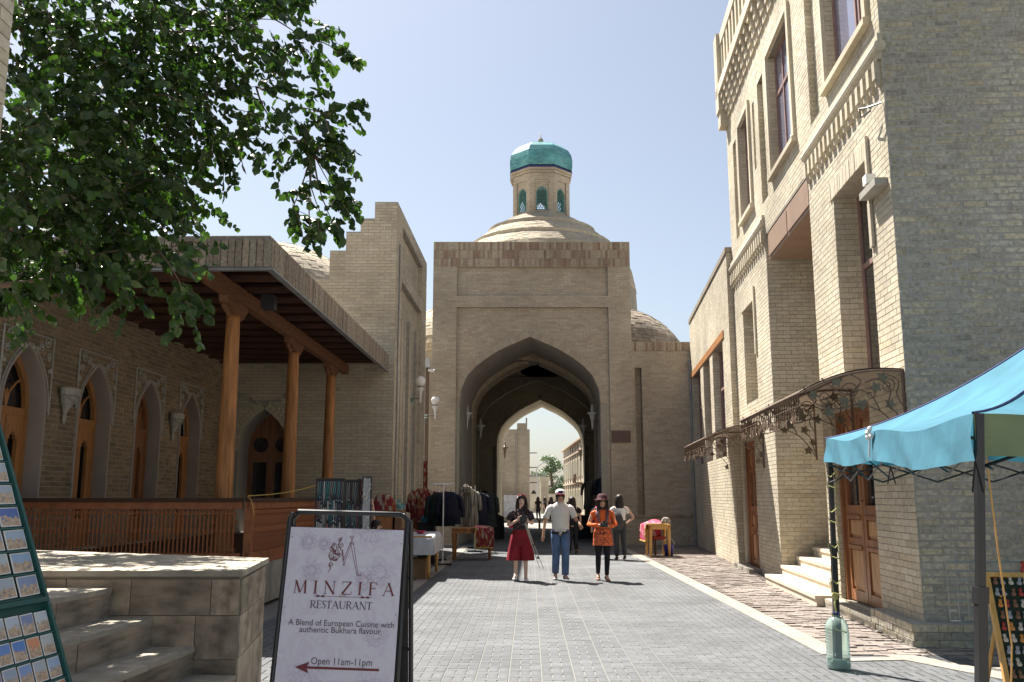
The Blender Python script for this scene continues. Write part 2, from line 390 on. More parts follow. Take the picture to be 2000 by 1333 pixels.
# ------------------------------------------------------------------ ground and paving
D0 = V3((.0197, 1, 0)).normalized(); D1 = V3((D0.y, -D0.x, 0))        # along the street, across it
def ground():
    mb = MB(); mb.quad((-900,-60,-.06), (900,-60,-.06), (900,1800,-.06), (-900,1800,-.06)); mb.build('ground', M['dust'], kind='structure')
    # street: bedding + individual pavers in columns of three
    st = thing('street', None, None, (0, 0, 0)); del_props(st); st['kind'] = 'structure'
    mb = MB(); mb.quad((-3.6,1.5,-.004), (6.5,1.5,-.004), (6.5,52,-.004), (-3.6,52,-.004)); mb.build('bedding', M['joint'], st)
    B = Bricks(); r = random.Random(3)
    O = V3((-1.72-.0197*24.3, 0, 0)); y1 = 47
    def P(x, y): return O+D1*x+D0*y
    cells = 0; x = -1.6; k = 0
    while x < 9.8:
        o = (k % 2)*.15; y = 6.0+o
        while y < y1:
            p = P(x, y); far = p.y > 30
            inside = (p.x < 3.22+.004*(p.y-9)-.0 or p.y < 9.6) and (p.x > -3.3)
            if inside and (p.y < 30 or (-2 < p.x < 4.2)) and abs(p.x/p.y) < .66:
                g = .012
                if p.y < 21:
                    for i in range(3):
                        B.b.append((P(x+i*.1, y), D1, D0, ZA, g/2, .1-g/2, .002, .198, r.uniform(.0015,.003)))
                    B.b.append((P(x, y+.2), D1, D0, ZA, g/2, .3-g/2, .002, .098, r.uniform(.0015,.003)))
                else: B.b.append((P(x, y), D1, D0, ZA, g/2, .3-g/2, .002, .298, r.uniform(.001,.0025)))
            y += .3
        x += .3; k += 1
    B.build(st, M['paver'], 300, name='paver')
    # cream slab strips: right edge, then turning right; left edge
    st2 = thing('kerb_strip', None, None, (0, 0, 0)); del_props(st2); st2['kind'] = 'structure'
    S2 = Bricks()
    def strip(a, b, w, n):
        a, b = V3(a), V3(b); d = (b-a); L = d.length; d.normalize(); c = V3((d.y, -d.x, 0)); m = int(L/.5)
        for i in range(m): S2.b.append((a, d, c, ZA, i*.5+.004, i*.5+.496, 0, w, .010+r.uniform(0, .002)))
    strip((3.22, 9.72, 0), (3.42, 30.8, 0), .26, 0); strip((3.2, 9.46, 0), (4.45, 9.62, 0), .16, 0)
    strip((-2.1, 9.5, 0), (-1.62, 30.9, 0), .26, 0); strip((4.1, 9.75, 0), (5.3, 7.2, 0), .3, 0)
    S2.build(st2, M['strip'], 120, name='slab')
    # pink brick pavement on the right
    pv = thing('pavement', None, None, (0, 0, 0)); del_props(pv); pv['kind'] = 'structure'
    mb = MB(); mb.quad((3.3,9.5,.0), (6.2,9.5,.0), (7.6,32,.0), (3.4,32,.0)); mb.build('sand_bed', M['sand'], pv)
    B = Bricks()
    y = 9.66; i = 0
    while y < 31:
        x = 3.5+.0095*(y-9.7)+(.12 if i % 2 else 0); x1 = 3.78+.078*y+.25
        while x < x1:
            if r.random() > .02:
                B.b.append((V3((x, y, .0)), XA, YA, ZA, r.uniform(.002,.012), .236, r.uniform(.002,.012), .108, max(.003, .014+r.uniform(-.011,.007))))
            x += .245
        y += .118; i += 1
    for jx in range(9):
        for jy in range(22): B.b.append((V3((4.6+jx*.245+(.12 if jy % 2 else 0), 7.0+jy*.118, 0)), XA, YA, ZA, .004, .236, .004, .108, .012+r.uniform(-.007,.006)))
    B.build(pv, M['walk_brick'], 300, name='paving_brick')
def del_props(o):
    for k in ('label', 'category', 'group'):
        if k in o: del o[k]
ground()

def niche(B, mb, O, U, N, op, depth, seed=0, back=True, bm=None, cs=.08, jamb=True):
    I = -N*depth; outl = op.outline()
    reveal(mb, lambda x, z: O+U*x+ZA*z, outl, -N, depth)
    if op.z0 > .01: mb.quad(O+U*op.x0+ZA*op.z0, O+U*op.x1+ZA*op.z0, O+U*op.x1+ZA*op.z0+I, O+U*op.x0+ZA*op.z0+I)
    if back:
        sheet(mb, lambda x, z: O+I+U*x+ZA*z, op.x0, op.x1, op.z0, op.z1)
        B.fill(O+I, U, N, op.x0, op.x1, op.z0, op.z1, course=cs, seed=seed+1)
    if jamb and depth > .07:
        zt = op.z1 if isinstance(op, Rect) else op.sp
        B.fill(O+U*op.x1, -N, -U, 0, depth, op.z0, zt, course=cs, seed=seed+2, proud=.006)
        B.fill(O+U*op.x0, -N, U, 0, depth, op.z0, zt, course=cs, seed=seed+3, proud=.006)

# ------------------------------------------------------------------ right: tall brick building
RU = V3((.0778, .997, 0)).normalized(); RN = V3((-RU.y, RU.x, 0)); RO = V3((4.587, 10.35, 0))
def RP(a, z, out=0): return RO+RU*a+ZA*z+RN*out
def right_building():
    t = thing('brick_building', 'tall yellow brick building with long upper windows, a deep stair recess and iron vine canopies', 'building', (6.5, 16, 0))
    recess = Rect(3.75, 7.25, 0, 6.85)
    A = Rect(.85, 2.4, 3.18, 5.97); Bo = Rect(8.75, 10.1, 3.7, 5.84)
    w3 = Rect(.45, 2.28, 7.72, 10.9); w2 = Rect(4.45, 6.22, 7.78, 10.2); w4 = Rect(8.35, 9.5, 7.88, 10.12)
    dA = Rect(1.42, 3.25, .14, 2.86); dB = Rect(9.45, 10.85, .05, 2.86)
    slots = [Rect(2.78, 3.36, 7.55, 10.6), Rect(6.8, 7.35, 7.55, 10.2), Rect(10.05, 10.45, 7.7, 10.1), Rect(7.75, 7.95, 8.5, 10.0)]
    ops = [recess, A, Bo, w3, w2, w4, dA, dB]+slots
    L = 11.25; H = 13.2
    mb = MB(); sheet(mb, lambda x, z: RP(x, z), 0, L, 0, H, ops)
    B = Bricks(); B.fill(RO, RU, RN, 0, L, 0, H, ops, course=.08, bl=.26, j=.010, proud=.004, seed=1, rough=.0015)
    for i, s in enumerate(slots): niche(B, mb, RO, RU, RN, s, .11, 10+i)
    niche(B, mb, RO, RU, RN, A, .36, 20, back=False); niche(B, mb, RO, RU, RN, Bo, .32, 22)
    for i, w in enumerate((w3, w2, w4)): niche(B, mb, RO, RU, RN, w, .15, 30+i, back=False)
    niche(B, mb, RO, RU, RN, dA, .16, 40, back=False); niche(B, mb, RO, RU, RN, dB, .14, 42, back=False)
    # stair recess: side walls, back wall, ceiling
    dep = 3.2
    for x, n in ((7.25, -RU), (3.75, RU)):
        sheet(mb, lambda u, z: RP(x, z)-RN*u, 0, dep, 0, 6.85)
    B.fill(RP(7.25, 0), -RN, -RU, 0, dep, 0, 6.85, course=.08, seed=51)
    sheet(mb, lambda u, z: RP(u, z)-RN*dep, 3.75, 7.25, 0, 6.85)
    B.fill(RP(0, 0)-RN*dep, RU, RN, 3.75, 7.25, 0, 6.85, course=.08, seed=52)
    mb.quad(RP(3.75, 6.85), RP(7.25, 6.85), RP(7.25, 6.85)-RN*dep, RP(3.75, 6.85)-RN*dep)
    # far return of the upper part
    sheet(mb, lambda u, z: RP(L, z)-RN*u, 0, 8, 0, H)
    mb.quad(RP(0, H), RP(L, H), RP(L, H)-RN*8, RP(0, H)-RN*8); sheet(mb, lambda u, z: RP(u, z)-RN*8, 0, L, 0, H)
    mb.build('wall', M['mortar_lt'], t)
    B.build(t, M['brick_yel'], 300)
    # end wall turned to the camera
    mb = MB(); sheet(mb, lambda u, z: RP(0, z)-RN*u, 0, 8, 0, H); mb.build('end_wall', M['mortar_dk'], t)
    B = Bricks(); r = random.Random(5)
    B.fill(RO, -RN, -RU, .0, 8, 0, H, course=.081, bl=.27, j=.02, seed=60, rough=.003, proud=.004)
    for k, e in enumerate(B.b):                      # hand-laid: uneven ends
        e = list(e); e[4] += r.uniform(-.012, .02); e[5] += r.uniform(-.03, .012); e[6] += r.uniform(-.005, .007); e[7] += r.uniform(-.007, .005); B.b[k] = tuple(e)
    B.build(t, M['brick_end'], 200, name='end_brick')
    # mouldings, dentils
    for a0, a1 in ((-.06, 3.75), (7.25, L)):
        mb = MB(); mb.tube([RP(a0, 7.13, .03), RP(a1, 7.13, .03)], .075, 10)
        mb.ob(RP(0, 0), RU, ZA, RN, (a0, 7.2, .0), (a1, 7.29, .06))
        mb.ob(RP(0, 0), RU, ZA, RN, (a0+.06, 6.98, .0), (a1, 7.06, .05))
        mb.build('cornice', M['brick_yel'], t, smooth=False)
    for a0, a1 in ((.05, 3.7), (7.3, L-.02)):
        a = a0
        while a < a1-.1:
            mb = MB(); mb.ob(RP(0, 0), RU, ZA, RN, (a, 6.66, 0), (a+.10, 6.975, .055)); mb.ob(RP(0, 0), RU, ZA, RN, (a, 6.74, .055), (a+.10, 6.975, .085))
            mb.build('dentil', M['brick_yel'], t); a += .235
    mb = MB()                                        # parapet: corbels, pierced band, end pier
    a = .1
    while a < L-.1:
        for k in range(4): mb.ob(RP(0, 0), RU, ZA, RN, (a+.03*k, 10.95+.16*k, 0), (a+.34-.03*k, 11.11+.16*k, .05+.05*k))
        a += .45
    mb.ob(RP(0, 0), RU, ZA, RN, (0, 11.6, 0), (L, 11.85, .24)); mb.ob(RP(0, 0), RU, ZA, RN, (0, 12.9, 0), (L, 13.2, .16))
    a = .15
    while a < L-.2: mb.ob(RP(0, 0), RU, ZA, RN, (a, 11.85, 0), (a+.16, 12.9, .14)); a += .42
    mb.ob(RP(0, 0), RU, ZA, RN, (L-.42, 11.2, .0), (L+.02, 13.25, .24)); mb.ob(RP(0, 0), RU, ZA, RN, (L-.38, 10.8, .0), (L, 11.2, .2))
    mb.build('parapet', M['brick_yel'], t)
    # plinth and step under the near door
    mb = MB(); mb.ob(RP(0, 0), RU, ZA, RN, (1.25, 0, 0), (3.62, .13, .2)); mb.build('door_step', M['stone_grey'], t)
    B = Bricks(); mbk = MB(); mbk.ob(RP(0, 0), RU, ZA, RN, (-.2, 0, 0), (1.25, .25, .19)); mbk.ob(RP(0,0), RU, ZA, RN, (-.2, 0, -1.0), (0, .25, 0)); mbk.build('plinth', M['mortar_dk'], t)
    B.fill(RP(0, 0, .19), RU, RN, -.2, 1.25, 0, .25, course=.083, seed=70, proud=.014, rough=.008); B.fill(RP(-.2, 0), -RN, -RU, -.19, 3, 0, .25, course=.083, seed=71)
    B.fill(RP(0, 0, .2), RU, RN, 1.25, 3.6, 0, .13, course=.065, seed=72)
    B.build(t, M['brick_end'], 60, name='plinth_brick')
    # metal fascia beam over the recess
    mb = MB(); mb.ob(RP(0, 0), RU, ZA, RN, (3.76, 6.28, -1.1), (7.0, 6.83, -.01)); mb.build('fascia_beam', M['soffit'], t)
    mb = MB(); mb.ob(RP(0, 0), RU, ZA, RN, (3.76, 6.34, -.008), (5.3, 6.76, .012)); mb.ob(RP(0, 0), RU, ZA, RN, (5.36, 6.34, -.008), (6.97, 6.76, .012)); mb.build('fascia_panel', M['soffit'], t)
    # windows
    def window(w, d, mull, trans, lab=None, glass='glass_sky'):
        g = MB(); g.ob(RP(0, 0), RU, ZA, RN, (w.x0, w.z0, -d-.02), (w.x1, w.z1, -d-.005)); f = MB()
        def bar(a, b, c, e): f.ob(RP(0, 0), RU, ZA, RN, (a, c, -d-.004), (b, e, -d+.02))
        bar(w.x0, w.x0+.07, w.z0, w.z1); bar(w.x1-.07, w.x1, w.z0, w.z1)
        f.ob(RP(0, 0), RU, ZA, RN, (w.x0+.07, w.z0, -d-.003), (w.x1-.07, w.z0+.07, -d+.021)); f.ob(RP(0, 0), RU, ZA, RN, (w.x0+.07, w.z1-.07, -d-.003), (w.x1-.07, w.z1, -d+.021))
        for m in mull: f.ob(RP(0, 0), RU, ZA, RN, (m-.028, w.z0+.07, -d-.002), (m+.028, w.z1-.07, -d+.018))
        for z in trans: f.ob(RP(0, 0), RU, ZA, RN, (w.x0+.07, z-.035, -d-.001), (w.x1-.07, z+.035, -d+.024))
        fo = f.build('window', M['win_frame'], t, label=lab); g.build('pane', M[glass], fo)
        fo.location = -wloc(t); 
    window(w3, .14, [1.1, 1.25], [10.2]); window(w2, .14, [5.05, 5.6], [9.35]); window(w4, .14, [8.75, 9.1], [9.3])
    window(A, .35, [1.55], [4.9], glass='glass')
    for w in (w3, w2, w4):                            # raised brick surrounds and sloping sills
        mb = MB()
        for a, b, c, d_ in ((w.x0-.13, w.x0-.001, w.z0-.02, w.z1+.12), (w.x1+.001, w.x1+.13, w.z0-.02, w.z1+.12)):
            mb.ob(RP(0, 0), RU, ZA, RN, (a, c, 0), (b, d_, .06))
        mb.ob(RP(0, 0), RU, ZA, RN, (w.x0-.001, w.z1+.001, 0), (w.x1+.001, w.z1+.118, .058)); so_ = mb.build('window_surround', M['brick_yel'], t)
        mb = MB(); q = [RP(w.x0-.16, w.z0-.02, .10), RP(w.x0-.16, w.z0-.11, .10), RP(w.x0-.16, w.z0-.11, -.02), RP(w.x0-.16, w.z0+.02, -.02)]
        mb.prism(q, RU*(w.x1-w.x0+.32)); mb.build('window_sill', M['brick_yel'], t)
    # vertical lintel bricks over the lower openings
    for op in (A, Bo):
        B = Bricks(); B.soldier(RO, RU, RN, op.x0-.15, op.x1+.15, op.z1+.003, .27, w=.08, proud=.022, seed=3); B.build(t, M['brick_yel'], 60, name='lintel_brick')
    for op in (A, Bo):
        mb = MB(); mb.ob(RP(0, 0), RU, ZA, RN, (op.x0-.16, op.z1-1.2, .012), (op.x0-.09, op.z1+.28, .05)); mb.ob(RP(0, 0), RU, ZA, RN, (op.x0-.12, op.z1-1.2, .012), (op.x0-.02, op.z1-.6, .035)); mb.build('raised_strip', M['brick_yel'], t)
    # doors
    def door(d, dep, wn):
        D = MB(); ref = lambda a, b, c, e, n0, n1, mb_=None: (mb_ or D).ob(RP(0, 0), RU, ZA, RN, (a, c, n0), (b, e, n1))
        ref(d.x0, d.x0+.09, d.z0, d.z1, -dep, -dep+.09); ref(d.x1-.09, d.x1, d.z0, d.z1, -dep, -dep+.09)
        ref(d.x0+.09, d.x1-.09, d.z1-.09, d.z1, -dep, -dep+.088)
        do = D.build('door', M['wood_door'], t)
        m = (d.x0+d.x1)/2
        for a, b in ((d.x0+.09, m-.012), (m+.012, d.x1-.09)):
            q = MB(); zt = d.z1-.09
            for (x0, x1, z0, z1) in ((a, a+.12, d.z0+.02, zt), (b-.12, b, d.z0+.02, zt)): ref(x0, x1, z0, z1, -dep-.01, -dep+.045, q)
            lev = [d.z0+.02, d.z0+.17, d.z0+.78, d.z0+.90, d.z0+1.2, d.z0+1.36, d.z0+2.12, d.z0+2.2, zt-.08, zt]
            for z0, z1 in ((lev[0], lev[1]), (lev[2], lev[3]), (lev[4], lev[5]), (lev[6], lev[7]), (lev[8], lev[9])): ref(a+.12, b-.12, z0, z1, -dep-.009, -dep+.043, q)
            for z1 in (lev[2], lev[4]): ref(a+.09, b-.09, z1-.035, z1+.02, -dep+.046, -dep+.065, q)
            leaf = q.build('door_leaf', M['wood_door'], do)
            for z0, z1 in ((lev[1], lev[2]), (lev[3], lev[4]), (lev[7], lev[8])):
                q = MB(); ref(a+.12, b-.12, z0, z1, -dep-.008, -dep+.008, q); ref(a+.16, b-.16, z0+.05, z1-.05, -dep+.008, -dep+.028, q); q.build('door_panel', M['wood_panel'], do)
            q = MB(); ref(a+.12, b-.12, lev[5], lev[6], -dep-.01, -dep-.002, q); q.build('pane', M['glass'], do)
        q = MB(); q.tube([RP(m-.07, d.z0+1.42, -dep+.05), RP(m-.07, d.z0+1.42, -dep+.1), RP(m-.17, d.z0+1.42, -dep+.1)], .012); q.build('handle', M['iron'], do)
        return do
    door(dA, .15, 0); door(dB, .13, 1)
    mb = MB(); mb.ob(RP(0, 0), RU, ZA, RN, (9.2, 0, 0), (11.1, .1, .28)); mb.build('door_step', M['stone_grey'], t)
    # stair in the recess: each step a slab on a brick riser
    for k in range(6):
        z = .17*(k+1); o0 = .32-.30*k; a0 = 3.77 if k else 3.45
        mb = MB(); mb.ob(RP(0, 0), RU, ZA, RN, (a0, z-.055, o0-.32), (7.2, z, o0+.02)); mb.build('stair_tread', M['step_white'], t)
        mb = MB(); mb.ob(RP(0, 0), RU, ZA, RN, (a0, z-.17, o0-.30), (7.2, z-.056, o0)); mb.build('stair_riser', M['step_white'], t)
    mb = MB(); mb.ob(RP(0, 0), RU, ZA, RN, (3.78, 0, -3.15), (7.2, 1.02, -1.5)); mb.build('stair_landing', M['step_white'], t)
    mb = MB(); mb.ob(RP(0, 0), RU, ZA, RN, (5.0, 1.03, -3.19), (6.0, 3.2, -3.14)); mb.build('back_door', M['wood_door'], t)
    return t
right_building()

# iron vine canopies
def leaf_shape(mb, c, U, V, r, rot=0):
    n = 10; pts = []
    for k in range(n):
        w = 2*math.pi*k/n+rot; q = r*(1 if k % 2 == 0 else .55); pts.append(c+U*math.cos(w)*q+V*math.sin(w)*q)
    mb.add(pts, [tuple(range(n))])
    mb.add([p+U.cross(V)*.006 for p in pts], [tuple(range(n))])
def scroll(mb, c, U, V, r0, turns, start, r=.008, grow=1):
    pts = []; n = int(14*turns)
    for i in range(n+1):
        w = start+grow*2*math.pi*turns*i/n; q = r0*(1-.8*i/n); pts.append(c+U*math.cos(w)*q+V*math.sin(w)*q)
    mb.tube(pts, r, 5)
def canopy(a0, a1, lab, zt=3.1):
    t = thing('canopy', lab, 'canopy', tuple(RP((a0+a1)/2, zt)), 0, 'iron canopies over the doors of the brick building')
    W_ = 1.2
    def prof(q): return (W_*q, zt-.05*q-.20*q**2.2+.05*math.sin(math.pi*q))
    mb = MB(); n = 10; pts = [prof(i/n) for i in range(n+1)]
    for (o1, z1), (o2, z2) in zip(pts, pts[1:]):
        mb.quad(RP(a0, z1, o1), RP(a1, z1, o1), RP(a1, z2, o2), RP(a0, z2, o2)); mb.quad(RP(a0, z1-.012, o1), RP(a1, z1-.012, o1), RP(a1, z2-.012, o2), RP(a0, z2-.012, o2))
    mb.build('roof_sheet', M['canopy'], t)
    fr = MB()
    for a in (a0, (a0+a1)/2, a1):
        fr.tube([RP(a, z-.03, o) for o, z in pts], .016, 6)
        fr.tube([RP(a, zt, .02), RP(a, zt-.9, .02)], .018, 6)
    fr.tube([RP(a0, pts[-1][1]-.02, W_), RP(a1, pts[-1][1]-.02, W_)], .014, 6); fr.tube([RP(a0, pts[-1][1]-.17, W_), RP(a1, pts[-1][1]-.17, W_)], .009, 6)
    fr.tube([RP(a0, pts[5][1]-.03, W_*.5), RP(a1, pts[5][1]-.03, W_*.5)], .012, 6)
    fr.build('frame', M['iron'], t)
    r = random.Random(int(a0*10))
    for a in (a0, a1) if a0 > 5 else (a0, (a0+a1)/2, a1):        # vine brackets
        b = MB(); lf = MB()
        def Q(o, z): return RP(a, zt+z, o)
        def cur(P_): 
            out = []; P_ = [P_[0]]+P_+[P_[-1]]
            for i in range(1, len(P_)-2):
                for s_ in range(8):
                    u = s_/8; p0, p1, p2, p3 = P_[i-1:i+3]
                    out.append(tuple(.5*((2*p1[k])+(-p0[k]+p2[k])*u+(2*p0[k]-5*p1[k]+4*p2[k]-p3[k])*u*u+(-p0[k]+3*p1[k]-3*p2[k]+p3[k])*u**3) for k in (0, 1)))
            out.append(P_[-1]); return out
        for path in ([(.03, -.85), (.12, -.7), (.3, -.5), (.55, -.42), (.8, -.47), (1.0, -.42), (1.12, -.3), (1.16, -.2)],
                     [(.03, -.8), (.1, -.55), (.2, -.42), (.17, -.25), (.3, -.12), (.45, -.16)],
                     [(.3, -.5), (.38, -.33), (.52, -.25), (.68, -.3), (.85, -.2), (.95, -.1)],
                     [(.03, -.45), (.1, -.3), (.07, -.15), (.2, -.06)], [(.55, -.42), (.62, -.3), (.5, -.15), (.62, -.06)]):
            b.tube([Q(*p) for p in cur(path)], .009, 5)
        for c_, rr, tn, stt in (((.62, -.26), .11, 1.3, 0), ((.2, -.2), .09, 1.4, 2), ((.92, -.33), .08, 1.4, 4), ((.4, -.3), .07, 1.3, 1)):
            scroll(b, Q(*c_), RN, ZA, rr, tn, stt, .007)
        br = b.build('bracket', M['iron'], t)
        for o, z in ((.06, -.62), (.18, -.42), (.33, -.22), (.5, -.42), (.7, -.38), (.88, -.5), (1.05, -.3), (.25, -.1), (.78, -.14), (.14, -.75)):
            lf = MB(); leaf_shape(lf, Q(o, z), RN, ZA, .065+r.random()*.02, r.random()*3); lf.build('iron_leaf', M['iron_leaf'], br)
    fz = MB(); a = a0+.08                                         # hanging grape loops along the front edge
    ze = pts[-1][1]
    while a < a1-.05:
        L_ = r.uniform(.16, .34); fz.tube([RP(a, ze-.03, W_), RP(a+.02, ze-L_*.6, W_+.01), RP(a+.045, ze-L_, W_), RP(a+.07, ze-L_*.6, W_-.01), RP(a+.09, ze-.03, W_)], .007, 5)
        if r.random() < .4: scroll(fz, RP(a+.05, ze-.26, W_), RU, ZA, .09, 1.3, r.random()*6, .006)
        if r.random() < .45: leaf_shape(fz, RP(a+.03, ze-.22-r.random()*.14, W_+.02), RU, ZA, .07, r.random())
        a += .125
    fz.build('hanging_fringe', M['iron'], t)
canopy(.05, 4.15, 'long curved iron vine canopy over the near double door, behind the blue tent')
canopy(8.4, 12.4, 'smaller looking curved iron vine canopy over the farther narrow door')
# wall lamp on a bracket beam near the corner
t = thing('floodlight', 'small grey floodlight on a weathered beam stub high on the brick corner', 'lamp', tuple(RP(.35, 5.5)))
mb = MB(); mb.ob(RP(0, 0), RU, ZA, RN, (.1, 5.38, 0), (.72, 5.47, .16)); mb.build('beam_stub', M['stone_grey'], t)
mb = MB(); mb.ob(RP(0, 0), RU, ZA, RN, (.38, 5.5, .05), (.52, 5.62, .17)); mb.tube([RP(.45, 5.47, .1), RP(.45, 5.52, .1)], .02); mb.build('lamp_head', M['white'], t)
t = MB(); t.tube([RP(.05, 6.42, .02), RP(.2, 6.42, .16), RP(.34, 6.47, .2), RP(.5, 6.42, .14), RP(.25, 6.4, .1)], .012); t = t.build('cable_hook', M['black'], None); props(t, 'bent black wire hook sticking out under the cornice near the corner', 'wire')

# ------------------------------------------------------------------ right: lower brick building with three tall windows
CU = (V3((6.24, 31, 0))-V3((5.33, 21.6, 0))).normalized(); CN = V3((-CU.y, CU.x, 0)); CO = V3((5.33, 21.6, 0))
def right_low():
    t = thing('brick_building', 'lower brick building with three tall narrow windows under a wooden lintel', 'building', (7, 26, 0))
    pl = lambda px, py: (onP(px, py, 5.33-.0968*21.6, .0968)-CO).dot(CU)
    prs = [(pl(1415, 760), pl(1394, 760)), (pl(1388, 760), pl(1375, 760)), (pl(1369, 760), pl(1354, 760))]
    ops = [Rect(a, min(b, 9.0), 2.6, 5.62) for a, b in prs]
    mb = MB(); P = lambda x, z: CO+CU*x+ZA*z
    sheet(mb, P, 0, 9.35, 0, 7.68, ops); B = Bricks(); B.fill(CO, CU, CN, 0, 9.35, 0, 7.6, ops, course=.08, j=.010, proud=.004, seed=80, rough=.0015)
    for i, o in enumerate(ops): niche(B, mb, CO, CU, CN, o, .24, 90+i, back=False)
    sheet(mb, lambda u, z: CO-CN*u+ZA*z, 0, 6, 0, 7.68); B.fill(CO, -CN, -CU, 0, .6, 0, 7.6, course=.08, seed=99)
    mb.quad(P(0, 7.68), P(9.35, 7.68), P(9.35, 7.68)-CN*6, P(0, 7.68)-CN*6); sheet(mb, lambda u, z: P(9.35, z)-CN*u, 0, 6, 0, 7.68)
    mb.build('wall', M['mortar'], t); B.build(t, M['brick_tan'] if 0 else M['brick_yel'], 300)
    mb = MB(); mb.ob(CO, CU, ZA, CN, (ops[0].x0-.3, 5.63, -.3), (9.3, 5.83, .03)); mb.build('lintel', M['wood_col'], t)
    mb = MB(); mb.ob(CO, CU, ZA, CN, (-.02, 7.60, -.4), (9.4, 7.74, .035)); mb.build('coping', M['brick_grey'], t)
    for o in ops:
        f = MB()
        for a, b, c, d in ((o.x0, o.x0+.07, o.z0, o.z1), (o.x1-.07, o.x1, o.z0, o.z1), (o.x0+.07, o.x1-.07, o.z0+1.9, o.z0+1.98), (o.x0+.07, o.x1-.07, o.z0, o.z0+.07), ((o.x0+o.x1)/2-.03, (o.x0+o.x1)/2+.03, o.z0+.07, o.z0+1.9)):
            f.ob(CO, CU, ZA, CN, (a, c, -.24), (b, d, -.18))
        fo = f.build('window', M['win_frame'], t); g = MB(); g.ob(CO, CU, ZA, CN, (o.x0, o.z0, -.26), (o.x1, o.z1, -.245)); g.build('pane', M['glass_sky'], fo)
right_low()
